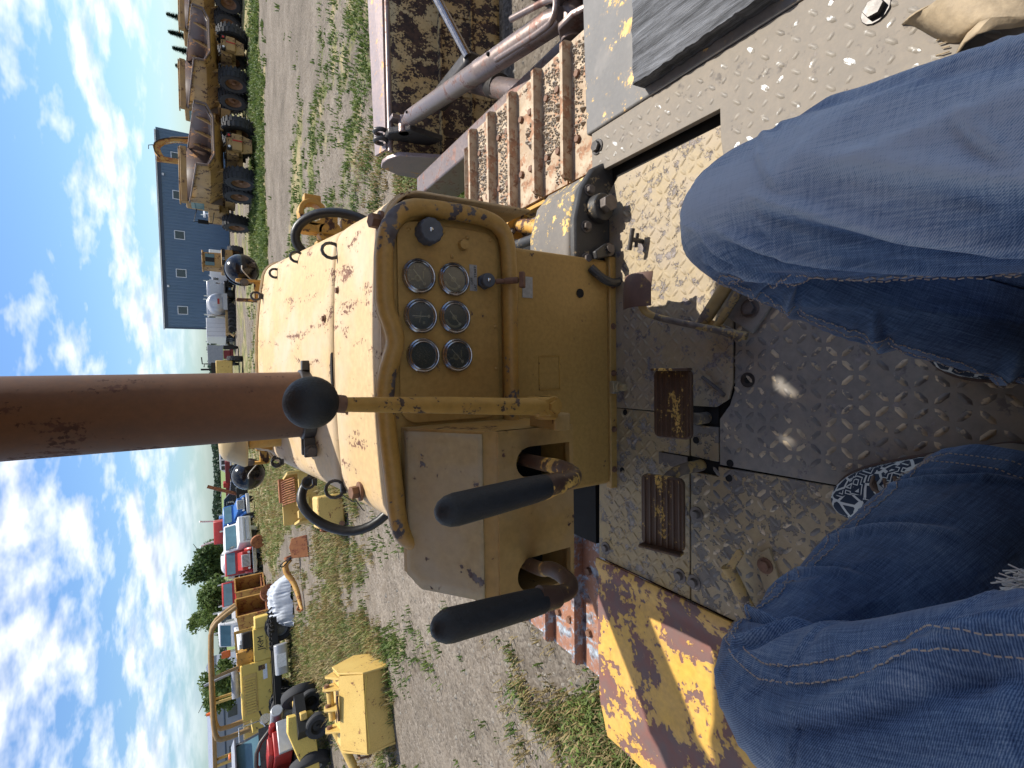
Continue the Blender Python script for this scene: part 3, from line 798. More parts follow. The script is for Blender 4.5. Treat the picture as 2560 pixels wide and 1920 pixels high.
# ---- pedals
def pedal(x0, x1, y0, y1, z, mat, lip, arm, tilt=R(16)):
    cx, cy = (x0 + x1) / 2, (y0 + y1) / 2
    rot = Matrix.Rotation(tilt, 3, 'X')
    def T(p): return Vector((cx, cy, z)) + rot @ Vector(p)
    hw, hl = (x1 - x0) / 2, (y1 - y0) / 2
    g = G()
    poly = rrect(-hw, hw, -hl, hl, .016, 4)
    g.prism(poly, T((0, 0, -.016)), rot @ Vector((1, 0, 0)), rot @ Vector((0, 1, 0)), .016)
    p_ = g.build('pedal', M['pedal_brown'], dz, bevel=.003)
    for k in range(7):
        y = -hl * .82 + 2 * hl * .82 * k / 6
        r_ = G(); r_.beam(T((-hw * .93, y, .0008)), T((hw * .93, y, .0008)), .0055, .0045, (0, 0, 1)); r_.build('rib', mat, p_, bevel=.001)
    l_ = G(); l_.box(T((lip * hw * 1.0, 0, .006)), (.007, 2 * hl * .98, .03), rot); l_.build('lip', M['pedal_brown'], p_, bevel=.002)
    a_ = G(); a_.tube(arm, .0155, n=12, smooth=2); a_.build('arm', M['arm_paint'], p_, smooth=80)
pedal(-.183, -.008, .752, .850, 1.325, M['pedal_brown'], 1, [(-.13, .80, 1.312), (-.135, .795, 1.27), (-.138, .79, 1.235), (-.138, .795, 1.20), (-.138, .81, 1.14)])
pedal(-.475, -.285, .778, .893, 1.325, M['pedal_brown'], -1, [(-.31, .84, 1.312), (-.285, .835, 1.285), (-.272, .825, 1.25), (-.268, .81, 1.20), (-.268, .82, 1.14)])
# slots around the pedal arms
for x0, x1, y0, y1 in ((-.165, -.108, .762, .845), (-.288, -.248, .757, .94)):
    G().bx(x0, x1, y0, y1, 1.184, 1.192).build('pedal_slot', M['void'], dz)
g = G(); g.box((-.268, .90, 1.2015), (.036, .10, .003)); g.build('slot_cover', M['bolt_grey'], dz, bevel=.001)
# ---- decelerator pedal, pivot and guard
dc = G(); pts = []
rows = []
for i in range(7):
    s = i / 6
    y = .965 - .10 * s
    zc = 1.325 + .028 * math.sin(s * math.pi * .9) - .01 * s
    rows.append([(x, y + (.245 - x) * .08, zc - abs(x - .205) * .10) for x in np.linspace(.160, .250, 6)])
dc.grid(rows); dpo = dc.build('decelerator_pedal', M['pedal_rust'], dz, smooth=60, solid=.006, bevel=.001)
g = G(); g.tube([(.175, .905, 1.322), (.145, .90, 1.315), (.125, .86, 1.29), (.085, .72, 1.245), (.068, .66, 1.232)], [.012, .010, .008, .009, .010], n=10, smooth=2); g.build('arm', M['arm_paint'], dpo, smooth=80)
g = G(); g.prism(rrect(-.075, .055, -.012, .012, .011), (.095, .735, 1.235), (.42, .90, 0), (-.90, .42, 0), .006); g.build('pivot_plate', M['arm_paint'], dz, bevel=.001)
g = G(); g.cyl((.098, .782, 1.240), (.32, .615, 1.232), .0165, n=14); g.cyl((.085, .745, 1.238), (.30, .585, 1.230), .010, n=12); g.build('pivot_shaft', M['arm_paint'], dz)
g = G(); g.slab([(.075, .66), (.18, .58), (.31, .58), (.32, .66), (.13, .74)], 1.2, 1.211); g.build('pivot_base', M['floor_dust'], dz, bevel=.003)
g = G(); g.hexb((.135, .665, 1.211), (0, 0, 1), .016, .012); g.build('pivot_bolt', M['bolt_grey'], dz, bevel=.001)
# ---- stop angle and pipe at the left
g = G(); g.prism(rrect(-.055, .055, -.01, .01, .009), (-.475, .675, 1.262), (.75, -.42, 0), (.42, .75, 0), .007); g.build('stop_plate', M['arm_paint'], dz, bevel=.001)
g = G(); g.tube([(-.485, .690, 1.262), (-.535, .672, 1.247), (-.60, .65, 1.225), (-.66, .63, 1.2)], .016, n=12); g.build('stop_pipe', M['arm_paint'], dz)
g = G(); g.slab([(-.46, .655), (-.43, .62), (-.60, .56), (-.64, .60)], 1.2, 1.208); g.build('stop_foot', M['floor_paint'], dz, bevel=.002)
g = G(); g.hexb((-.475, .628, 1.208), (0, 0, 1), .013, .01); g.build('stop_bolt', M['bolt_rust'], dz)
# ================================================================ fenders
fr = G()
fr.slab([(.770, 1.226), (1.235, 1.240), (1.33, 1.12), (1.33, -.6), (.770, -.6)], 1.196, 1.228)
fr.build('fender', M['fender_grey'], dz, bevel=.006)
# left fender: creased sheet with a rolled inner edge
rows = []
ny, nx = 34, 26
for i in range(ny):
    y = -.6 + (1.216 + .6) * i / (ny - 1)
    row = []
    xo = -1.262 + (max(0, y - 1.06) * .0)
    for j in range(nx):
        s = j / (nx - 1)
        x = -.650 + (xo + .650) * s
        cut = 0
        if s > .82 and y > 1.216 - (s - .82) * 0.2: cut = (y - (1.216 - (s - .82) * .2))
        z = 1.205 + .012 * math.exp(-((s - .03) / .035) ** 2) - .018 * max(0, s - .55) - .006 * math.exp(-((s - .12) / .05) ** 2)
        z += .010 * math.exp(-(((x + 1.12) + .55 * (y - 1.0)) / .03) ** 2) * (1 if y < 1.06 else .2)
        row.append((x, y - cut, z))
    rows.append(row)
g = G(); g.grid(rows); g.build('fender', M['fender_left'], dz, smooth=40, solid=.01, bevel=.002)
# ================================================================ tracks
def shoe_mesh():
    g = G()
    g.box((0, 0, 0), (.57, .196, .018))
    g.box((0, -.085, -.004), (.568, .02, .022))
    # grouser with worn rounded ends
    P = [(-.283, 0), (-.277, .040), (-.265, .052), (.265, .052), (.277, .040), (.283, 0)]
    g.prism(P, (0, .093, .007), (1, 0, 0), (0, 0, 1), .018)
    return g
proto = shoe_mesh().mesh('track_shoe', M['track_rust'])
proto_l = shoe_mesh().mesh('track_shoe', M['track_rust_left'])
bg_ = G(); bg_.cyl((0, 0, 0), (0, 0, .014), .017, .0145, n=6)
bmesh_d = bg_.mesh('shoe_bolt', M['bolt_rust'])
def track(cx, pm, yf):
    # path of shoe centres along the top run and down round the idler
    spots = []
    y = yf - 12 * .208
    for k in range(13):
        spots.append((yf - k * .208, 1.0, 0.0))
    rad = .50
    for k in range(1, 6):
        a = k * .208 / rad
        spots.append((yf + rad * math.sin(a), 1.0 - rad * (1 - math.cos(a)), a))
    for (yy, zz_, a) in spots:
        if yy < .1: continue
        o = bpy.data.objects.new('track_shoe', pm); COL.objects.link(o); o.parent = dz
        o.location = (cx, yy, zz_); o.rotation_euler = (-a, 0, random.uniform(-.004, .004))
        for bx_, by_ in ((-.13, -.045), (-.13, .035), (.13, -.045), (.13, .035)):
            q = bpy.data.objects.new('shoe_bolt', bmesh_d); COL.objects.link(q); q.parent = o
            q.location = (bx_, by_, .009)
    return spots
spots_r = track(1.062, proto, 2.32)
spots_l = track(-.972, proto_l, 2.28)
# packed dirt and stones lying on the right track
g = G(); gs = G()
for (yy, zz_, a) in spots_r:
    if yy < 1.1 or a > .45: continue
    for k in range(700):
        x = 1.062 + random.uniform(-.27, .26) ; t = random.uniform(-.085, .06)
        dens = mnoise.noise(Vector((x * 5, yy * 7 + t * 5, 1.3)))
        if dens < -.05: continue
        s_ = random.uniform(.003, .0085) * (2.0 if random.random() < .05 else 1)
        p = Vector((x, yy + t * math.cos(a), zz_ - t * math.sin(a) + .008 + s_ * .35))
        q = [p + Vector((random.uniform(-1, 1), random.uniform(-1, 1), random.uniform(-.2, 1))).normalized() * s_ for _ in range(6)]
        (gs if random.random() < .35 else g).add([p + Vector((s_, 0, 0)), p + Vector((-s_ * .8, s_ * .3, 0)), p + Vector((0, s_, .1 * s_)), p + Vector((.1 * s_, -s_, 0)), p + Vector((0, 0, s_ * .9)), p + Vector((0, 0, -s_))],
            [(0, 2, 4), (2, 1, 4), (1, 3, 4), (3, 0, 4), (2, 0, 5), (1, 2, 5), (3, 1, 5), (0, 3, 5)])
o = g.build('track_dirt', M['dirt'], dz, smooth=0); o['kind'] = 'stuff'
o = gs.build('track_gravel', M['stone'], dz, smooth=0); o['kind'] = 'stuff'
# track frames
for s, cx in ((1, 1.062), (-1, -.972)):
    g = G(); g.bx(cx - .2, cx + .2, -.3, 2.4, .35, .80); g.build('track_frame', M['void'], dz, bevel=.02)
# inner guard plate of the right track
g = G(); g.bx(.752, .770, 1.16, 2.32, .80, 1.0); g.build('track_guard', M['worn_yellow'], dz, bevel=.003)
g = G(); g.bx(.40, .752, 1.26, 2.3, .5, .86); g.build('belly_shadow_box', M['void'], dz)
# pipes in the gap between hood and right track
g = G(); g.cyl((.64, 1.25, 1.05), (.66, 2.0, 1.03), .032, n=16); g.build('drive_pipe', M['bare_steel'], dz)
g = G(); g.cyl((.55, 1.25, 1.10), (.58, 2.0, 1.08), .022, n=12); g.build('drive_pipe', M['greasy_black'], dz)
g = G(); g.tube([(.60, 1.70, 1.20), (.57, 1.58, 1.19), (.50, 1.46, 1.19), (.47, 1.36, 1.18), (.46, 1.28, 1.16)], .028, n=12, smooth=2); g.cyl((.615, 1.72, 1.20), (.595, 1.69, 1.20), .055, n=16)
fl = g.build('oil_elbow', M['worn_yellow'], dz, smooth=50)
for k in range(4):
    t = R(45 + 90 * k); h = G(); h.hexb((.60 + .0, 1.692, 1.20), (0, -1, 0), .009, .012); 
    q = h.build('flange_bolt', M['bolt_grey'], dz); q.location = (.042 * math.cos(t), 0, .042 * math.sin(t))
g = G(); g.lathe((.395, 1.62, 1.235), (0, -1, -.05), [(0, -.01), (.035, 0), (.05, .02), (.052, .05), (.046, .055), (.046, .36)], 24); g.build('filter_can', M['worn_yellow'], dz, smooth=40)
# ---- pump housing at the front edge of the floor
hs = G()
prof = [(.30, 1.19), (.30, 1.33), (.325, 1.352), (.46, 1.345), (.56, 1.315), (.615, 1.268), (.632, 1.21), (.632, 1.19)]
hs.prism(prof, (0, 1.40, 0), (1, 0, 0), (0, 0, 1), .225)
hs.build('pump_housing', M['housing_grey'], dz, bevel=.015, seg=3)
fl = G()
prof = [(.29, 1.12), (.29, 1.30), (.33, 1.345), (.46, 1.345), (.56, 1.318), (.63, 1.268), (.665, 1.205), (.69, 1.20), (.69, 1.17), (.60, 1.15), (.55, 1.12)]
fl.prism(prof, (0, 1.178, 0), (1, 0, 0), (0, 0, 1), .028)
fl.build('pump_flange', M['greasy_black'], dz, bevel=.008)
for x, z in ((.555, 1.285), (.44, 1.30), (.34, 1.30)):
    g = G(); g.hexb((x, 1.150, z), (0, -1, .15), .013, .018); g.build('flange_bolt', M['bolt_grey'], dz, bevel=.001)
g = G(); g.cyl((.50, 1.15, 1.255), (.50, 1.112, 1.255), .045, .042, n=20); cpm = g.build('bearing_cap', M['greasy_black'], dz, bevel=.004)
g = G(); g.hexb((.503, 1.112, 1.255), (0, -1, .1), .026, .032, False); g.build('cap_nut', M['bolt_grey'], cpm, bevel=.002)
g = G(); g.prism([(-.02, -.03), (.02, -.03), (.028, .0), (.012, .075), (-.012, .075)], (.365, 1.13, 1.235), (.9, 0, .3), (-.3, -.2, .9), .014); g.build('clip_bracket', M['greasy_black'], dz, bevel=.003)
g = G(); g.hexb((.37, 1.118, 1.235), (0, -1, .2), .014, .016); g.build('clip_bolt', M['bolt_grey'], dz)
g = G(); g.tube([(.31, 1.13, 1.30), (.275, 1.11, 1.27), (.262, 1.105, 1.23), (.275, 1.11, 1.19)], .013, n=10, smooth=2); g.build('drain_hose', M['greasy_black'], dz)
# T-handle standing on the plate
g = G(); g.cyl((.375, 1.01, 1.2), (.375, 1.01, 1.246), .007, n=10); g.cyl((.345, 1.017, 1.248), (.405, 1.003, 1.248), .007, n=10); g.cyl((.355, 1.013, 1.225), (.395, 1.006, 1.225), .0055, n=10); g.build('drain_valve_handle', M['dark_steel'], dz)
# ---- driver's seat, mostly behind the camera
g = G(); g.bx(-.36, .36, -.62, .125, 1.47, 1.585); sc = g.build('seat_cushion', M['grey_plastic'], dz, bevel=.04, seg=4)
g = G(); g.bx(-.30, .30, -.55, -.12, 1.2, 1.46); g.build('seat_base', M['greasy_black'], dz, bevel=.01)
g = G(); g.box((0, -.66, 1.86), (.66, .12, .56), Matrix.Rotation(R(10), 3, 'X')); g.build('seat_back', M['grey_plastic'], dz, bevel=.04, seg=4)
# ================================================================ driver's legs
def cr_spline(pts, n):
    pts = np.array(pts, float)
    P = np.vstack([2 * pts[0] - pts[1], pts, 2 * pts[-1] - pts[-2]])
    seg = len(pts) - 1
    out = []
    for k in range(n):
        t = k / (n - 1) * seg; i = min(int(t), seg - 1); t -= i
        p0, p1, p2, p3 = P[i:i + 4]
        out.append(.5 * ((2 * p1) + (-p0 + p2) * t + (2 * p0 - 5 * p1 + 4 * p2 - p3) * t * t + (-p0 + 3 * p1 - 3 * p2 + p3) * t ** 3))
    return np.array(out)
def leg_surface(ctrl, folds, bulge, seed, n=300, m=200, seam=None):
    """rows of points along the leg, theta 0 on top, plus outward normals"""
    A = cr_spline(ctrl, n); C = A[:, :3]; ra = A[:, 3]; rb = A[:, 4]
    th = np.linspace(-math.pi, math.pi, m)
    side = None; S_ = np.zeros((n, 3)); U_ = np.zeros((n, 3))
    for i in range(n):
        d = C[min(i + 1, n - 1)] - C[max(i - 1, 0)]; d /= np.linalg.norm(d)
        s = np.cross(d, [0, 0, 1.]) if side is None else side - d * np.dot(side, d)
        s /= np.linalg.norm(s); side = s
        S_[i] = s; U_[i] = np.cross(s, d)
    arc = np.concatenate([[0], np.cumsum(np.linalg.norm(np.diff(C, axis=0), axis=1))])
    sg = np.linspace(0, 1, n)
    TH, SG = np.meshgrid(th, sg)
    disp = np.zeros((n, m))
    Ltot = arc[-1]
    for f in folds:
        (t0, s0), (t1, s1), amp, w = f[:4]; w = w * .68
        curve = f[4] if len(f) > 4 else 0.0
        # distance to the (slightly bowed) fold line in metres
        ax, ay = (TH - t0) * .085, (SG - s0) * Ltot
        dx, dy = (t1 - t0) * .085, (s1 - s0) * Ltot
        L2 = dx * dx + dy * dy; L_ = math.sqrt(L2)
        q = np.clip((ax * dx + ay * dy) / L2, 0, 1)
        off = (ax * dy - ay * dx) / L_ - curve * np.sin(np.pi * q)
        al = np.clip((ax * dx + ay * dy) / L2, -.5, 1.5)
        env = np.where((al > 0) & (al < 1), np.sin(np.pi * np.clip(al, 0, 1)) ** .6, 0)
        disp += 1.55 * amp * env * (np.exp(-(off / w) ** 2) - .55 * np.exp(-((off - 1.7 * w) / w) ** 2))
    for (t0, s0, amp, wt_, ws_) in bulge:
        disp += amp * np.exp(-((TH - t0) / wt_) ** 2 - ((SG - s0) / ws_) ** 2)
    nz = np.zeros((n, m))
    for i in range(0, n):
        for j in range(0, m, 2):
            p = Vector((math.cos(th[j]) * 1.6 + seed, math.sin(th[j]) * 1.6, sg[i] * 9))
            v = mnoise.noise(p) * .0035 + mnoise.noise(p * 2.7) * .0013
            rd = 1 - abs(mnoise.noise(Vector((th[j] * .9 + sg[i] * 5 * (1 if seed < 5 else -1) + seed, sg[i] * 3.2 - th[j] * .55 * (1 if seed < 5 else -1), seed)))) * 2.2
            nz[i, j] = v + .0042 * max(0, rd) ** 3
        nz[i, 1::2] = (nz[i, 0:-1:2] + np.append(nz[i, 2::2], nz[i, 0])[:len(nz[i, 1::2])]) / 2
    disp += nz
    if seam is not None:
        ts = np.interp(sg, [a for a, b in seam], [b for a, b in seam])[:, None]
        dd = (TH - ts) * .08
        disp += .0022 * np.exp(-(dd / .009) ** 4) + .0012 * np.exp(-(dd / .009) ** 4) * np.sin(SG * Ltot * 2 * math.pi / .016)
    rA = (ra[:, None] + disp); rB = (rb[:, None] + disp)
    P = C[:, None, :] + np.sin(TH)[..., None] * S_[:, None, :] * rA[..., None] + np.cos(TH)[..., None] * U_[:, None, :] * rB[..., None]
    du = np.gradient(P, axis=1); dv = np.gradient(P, axis=0)
    N = np.cross(du, dv); N /= np.linalg.norm(N, axis=2, keepdims=True) + 1e-9
    out_ = P - C[:, None, :]
    N = np.where((N * out_).sum(2, keepdims=True) < 0, -N, N)
    global LAST_DISP
    LAST_DISP = disp - nz * .6
    return P, N, th, sg, arc
def stitch_line(g, P, N, th, sg, pts, off, step=.0062, ln=.0042, r=.0009):
    """short thread dashes following (s, theta) way-points, shifted sideways by off metres"""
    S = np.linspace(pts[0][0], pts[-1][0], 1400)
    T = np.interp(S, [a for a, b in pts], [b for a, b in pts])
    I = np.clip(np.searchsorted(sg, S), 1, len(sg) - 1)
    J = np.clip(np.searchsorted(th, T), 1, len(th) - 1)
    Q = []
    for i, j, s_, t_ in zip(I, J, S, T):
        fi = (s_ - sg[i - 1]) / (sg[i] - sg[i - 1]); fj = (t_ - th[j - 1]) / (th[j] - th[j - 1])
        a = P[i - 1, j - 1] * (1 - fi) * (1 - fj) + P[i, j - 1] * fi * (1 - fj) + P[i - 1, j] * (1 - fi) * fj + P[i, j] * fi * fj
        nn = N[i, j]
        tu = P[i, j] - P[i, j - 1]; tu = tu / (np.linalg.norm(tu) + 1e-9)
        Q.append(a + tu * off + nn * .0005)
    Q = np.array(Q)
    d = np.concatenate([[0], np.cumsum(np.linalg.norm(np.diff(Q, axis=0), axis=1))])
    k = 0.0
    while k + ln < d[-1]:
        a = np.array([np.interp(k, d, Q[:, c]) for c in range(3)]); b_ = np.array([np.interp(k + ln, d, Q[:, c]) for c in range(3)])
        g.cyl(a, b_, r, r * .7, n=5)
        k += step
# denim
m, nt, b = newmat('denim'); M['denim'] = m
uv = coord(nt, 'UV')
ob = coord(nt, 'Object')
fadeA = NN(nt, 'ShaderNodeAttribute'); fadeA.attribute_name = 'wash'
tw = NN(nt, 'ShaderNodeTexWave', wave_type='BANDS', bands_direction='DIAGONAL')
nt.links.new(mapping(nt, uv, scale=(1.0, 1.35, 1)), tw.inputs['Vector'])
tw.inputs['Scale'].default_value = 250.0; tw.inputs['Distortion'].default_value = 2.6; tw.inputs['Detail'].default_value = 2; tw.inputs['Detail Scale'].default_value = 2.2
slub = noise(nt, mapping(nt, uv, scale=(520, 26, 1)), 1.0, 3, 0.6)
slub2 = noise(nt, mapping(nt, uv, scale=(40, 420, 1)), 1.0, 3, 0.6)
blot = noise(nt, ob, 9, 5, 0.6)
w1 = math_(nt, 'MULTIPLY_ADD', tw.outputs['Fac'], 0.30, math_(nt, 'MULTIPLY', slub, 0.55))
w1 = math_(nt, 'ADD', w1, math_(nt, 'MULTIPLY', slub2, 0.42))
w1 = math_(nt, 'ADD', w1, math_(nt, 'MULTIPLY', math_(nt, 'SUBTRACT', blot, 0.5), 0.5))
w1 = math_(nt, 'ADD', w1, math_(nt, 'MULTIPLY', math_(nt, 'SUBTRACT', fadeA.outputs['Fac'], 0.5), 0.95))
cr = NN(nt, 'ShaderNodeValToRGB')
nt.links.new(w1, cr.inputs[0])
el = cr.color_ramp.elements
el[0].position = 0.22; el[0].color = (0.014, 0.028, 0.070, 1)
el[1].position = 1.10 if False else 1.0; el[1].color = (0.40, 0.48, 0.58, 1)
e = el.new(0.50); e.color = (0.055, 0.108, 0.225, 1)
e = el.new(0.74); e.color = (0.150, 0.235, 0.37, 1)
nt.links.new(cr.outputs[0], b.inputs['Base Color'])
b.inputs['Roughness'].default_value = 0.88
b.inputs['Specular IOR Level'].default_value = 0.15
b.inputs['Sheen Weight'].default_value = 0.25
b.inputs['Sheen Roughness'].default_value = 0.5
nt.links.new(bump(nt, w1, 0.35, 0.0012), b.inputs['Normal'])
plain('thread_tan', (0.50, 0.42, 0.34), 0.8, 0, 0.2)
plain('thread_white', (0.72, 0.72, 0.70), 0.9, 0, 0.15)
person = thing('person', 'seated driver in faded blue jeans with a patterned canvas shoe, only the legs in view', 'person', (0, 0, 0))
R_CTRL = [(.125, -.30, 1.70, .108, .095), (.148, -.08, 1.715, .102, .088), (.168, .12, 1.735, .092, .080), (.183, .27, 1.742, .082, .074), (.188, .368, 1.715, .077, .070), (.170, .375, 1.63, .078, .072), (.125, .32, 1.53, .082, .074), (.070, .22, 1.42, .080, .070), (.020, .12, 1.31, .074, .066)]
L_CTRL = [(-.135, -.30, 1.69, .115, .098), (-.235, -.10, 1.715, .108, .092), (-.325, .09, 1.742, .098, .085), (-.383, .225, 1.752, .086, .076), (-.402, .312, 1.722, .076, .071), (-.383, .312, 1.63, .078, .084), (-.328, .288, 1.52, .074, .098), (-.255, .250, 1.40, .070, .106), (-.190, .215, 1.275, .066, .108)]
R_FOLDS = [((-.05, .40), (-1.35, .14), .0085, .012, .010), ((-.35, .445), (-1.5, .24), .0075, .010, .008), ((.30, .36), (-1.0, .06), .0055, .014, .012),
           ((-.75, .48), (-1.7, .36), .007, .009), ((-.2, .47), (-1.2, .42), .0035, .007), ((-1.3, .62), (-2.5, .50), .007, .010), ((-.9, .72), (-2.4, .62), .006, .010),
           ((-.6, .84), (-2.2, .76), .006, .010), ((-.4, .95), (-2.2, .90), .006, .011), ((1.4, .40), (.5, .20), .0035, .012), ((1.0, .22), (-.2, .02), .0030, .012)]
L_FOLDS = [((.35, .42), (1.45, .18), .0075, .012, .010), ((.95, .30), (1.35, .05), .010, .012), ((-.2, .40), (.6, .16), .0045, .012), ((-.9, .40), (-.2, .14), .005, .014),
           ((.9, .50), (1.8, .38), .008, .010), ((.6, .58), (2.0, .50), .007, .010), ((1.9, .72), (.5, .64), .007, .011, .01), ((2.2, .84), (.7, .74), .007, .011, .01), ((2.2, .95), (.8, .88), .006, .010), ((-.7, .25), (.3, .03), .004, .014)]
R_SEAM = [(0, -1.75), (.30, -1.62), (.48, -1.25), (.60, -1.45), (.8, -1.55), (1, -1.5)]
L_SEAM = [(0, 1.08), (.12, 1.02), (.28, .98), (.42, .80), (.50, .95), (.62, 1.10), (.80, 1.05), (1, .95)]
gV = []; gF = []; gUV = []; gW = []
def add_leg(P, th, sg, arc, washc, D):
    n, mm = P.shape[:2]; o = len(gV)
    for i in range(n):
        for j in range(mm):
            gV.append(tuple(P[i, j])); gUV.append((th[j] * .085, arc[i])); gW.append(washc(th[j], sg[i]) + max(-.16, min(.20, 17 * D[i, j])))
    for i in range(n - 1):
        for j in range(mm - 1):
            gF.append((o + i * mm + j, o + (i + 1) * mm + j, o + (i + 1) * mm + j + 1, o + i * mm + j + 1))
gsn = lambda x, c, w: math.exp(-((x - c) / w) ** 2)
rf = random.Random(5)
def small_creases(n, sgn):
    out = []
    for k in range(n):
        t0 = rf.uniform(-1.6, 1.6); s0 = rf.choice((rf.uniform(.02, .3), rf.uniform(.38, .55), rf.uniform(.55, .95)))
        ln = rf.uniform(.35, 1.1); an = rf.uniform(-.5, .5)
        out.append(((t0, s0), (t0 + sgn * ln, s0 - .05 * ln + an * .06), rf.uniform(.0010, .0026), rf.uniform(.0045, .008), rf.uniform(-.006, .006)))
    return out
R_FOLDS += small_creases(46, -1); L_FOLDS += small_creases(46, 1)
PR, NR, thR, sgR, arcR = leg_surface(R_CTRL, R_FOLDS, [(0, .47, .004, .9, .06)], 3.3, seam=R_SEAM)
DR = LAST_DISP
PL, NL, thL, sgL, arcL = leg_surface(L_CTRL, L_FOLDS, [(1.35, .22, .030, .55, .22), (0, .47, .003, .9, .06)], 8.1, seam=L_SEAM)
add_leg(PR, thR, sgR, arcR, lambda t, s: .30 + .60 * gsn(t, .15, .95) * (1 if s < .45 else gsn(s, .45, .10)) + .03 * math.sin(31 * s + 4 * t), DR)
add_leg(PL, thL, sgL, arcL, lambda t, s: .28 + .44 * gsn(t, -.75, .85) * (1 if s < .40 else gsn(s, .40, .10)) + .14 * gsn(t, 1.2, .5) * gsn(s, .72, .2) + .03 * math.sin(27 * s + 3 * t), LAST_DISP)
# pelvis bridging the two thighs
o = len(gV); pn, pm = 24, 40
for i in range(pn):
    ph = -math.pi / 2 + math.pi * i / (pn - 1)
    for j in range(pm):
        t = 2 * math.pi * j / (pm - 1)
        gV.append((-.005 + .235 * math.cos(ph) * math.cos(t), -.34 + .125 * math.cos(ph) * math.sin(t), 1.70 + .115 * math.sin(ph))); gUV.append((t * .15, ph * .12)); gW.append(.4)
for i in range(pn - 1):
    for j in range(pm - 1):
        gF.append((o + i * pm + j, o + i * pm + j + 1, o + (i + 1) * pm + j + 1, o + (i + 1) * pm + j))
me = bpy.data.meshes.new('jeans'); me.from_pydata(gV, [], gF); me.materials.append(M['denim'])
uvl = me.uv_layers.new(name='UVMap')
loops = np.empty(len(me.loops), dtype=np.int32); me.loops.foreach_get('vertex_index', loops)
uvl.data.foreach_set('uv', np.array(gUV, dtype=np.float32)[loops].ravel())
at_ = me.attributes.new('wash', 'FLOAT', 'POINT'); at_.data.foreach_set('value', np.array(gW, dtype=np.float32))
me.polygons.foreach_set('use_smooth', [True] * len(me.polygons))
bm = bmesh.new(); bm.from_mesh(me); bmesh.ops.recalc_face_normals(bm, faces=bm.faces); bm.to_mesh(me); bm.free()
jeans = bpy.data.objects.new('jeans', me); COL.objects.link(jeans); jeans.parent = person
g = G()
stitch_line(g, PR, NR, thR, sgR, [(.04, -1.735), (.30, -1.62), (.48, -1.25), (.60, -1.45), (.80, -1.55), (.98, -1.5)], .0075)
stitch_line(g, PR, NR, thR, sgR, [(.04, -1.735), (.30, -1.62), (.48, -1.25), (.60, -1.45), (.80, -1.55), (.98, -1.5)], -.0075)
for of in (.0085, -.0085):
    stitch_line(g, PL, NL, thL, sgL, [(.04, 1.06), (.12, 1.02), (.28, .98), (.42, .80), (.50, .95), (.62, 1.10), (.80, 1.05), (.98, .95)], of)
# hem stitching at the left ankle
for ss in (.955, .975):
    ii = int(ss * (len(sgL) - 1))
    for j in range(0, len(thL) - 2, 2):
        a = PL[ii, j] + NL[ii, j] * .0006; b_ = PL[ii, j + 1] + NL[ii, j + 1] * .0006
        g.cyl(a, b_, .0009, n=5)
o = g.build('stitching', M['thread_tan'], jeans, smooth=0); o['kind'] = 'stuff'
# ---- shoes
m, nt, b = newmat('shoe_print'); M['shoe_print'] = m
c = mapping(nt, coord(nt, 'Object'), scale=(1, 1, 1))
v1 = NN(nt, 'ShaderNodeTexVoronoi', feature='DISTANCE_TO_EDGE', distance='MANHATTAN'); nt.links.new(c, v1.inputs['Vector']); v1.inputs['Scale'].default_value = 42
l1 = ramp(nt, v1.outputs['Distance'], 0.08, 0.10, (1, 1, 1, 1), (0, 0, 0, 1))
w2 = NN(nt, 'ShaderNodeTexWave', wave_type='RINGS', rings_direction='SPHERICAL', wave_profile='TRI')
v2 = NN(nt, 'ShaderNodeTexVoronoi', distance='CHEBYCHEV'); nt.links.new(c, v2.inputs['Vector']); v2.inputs['Scale'].default_value = 42
rg = math_(nt, 'FRACT', math_(nt, 'MULTIPLY', v2.outputs['Distance'], 4.4))
l2 = ramp(nt, rg, 0.68, 0.70)
wv = NN(nt, 'ShaderNodeTexWave', wave_type='BANDS', wave_profile='TRI'); nt.links.new(c, wv.inputs['Vector']); wv.inputs['Scale'].default_value = 14; wv.inputs['Distortion'].default_value = 0
sel = ramp(nt, NN(nt, 'ShaderNodeSeparateColor').outputs[0] if False else noise(nt, c, 22, 0), 0.50, 0.51)
pat = mix(nt, sel, l1, l2)
nt.links.new(mix(nt, pat, (0.014, 0.024, 0.045), (0.52, 0.53, 0.50)), b.inputs['Base Color']); b.inputs['Roughness'].default_value = 0.85
plain('sole_brown', (0.085, 0.05, 0.034), 0.7, 0, 0.3)
plain('shoe_tan', (0.26, 0.20, 0.145), 0.75, 0, 0.25)
plain('lace_brown', (0.15, 0.095, 0.06), 0.7)
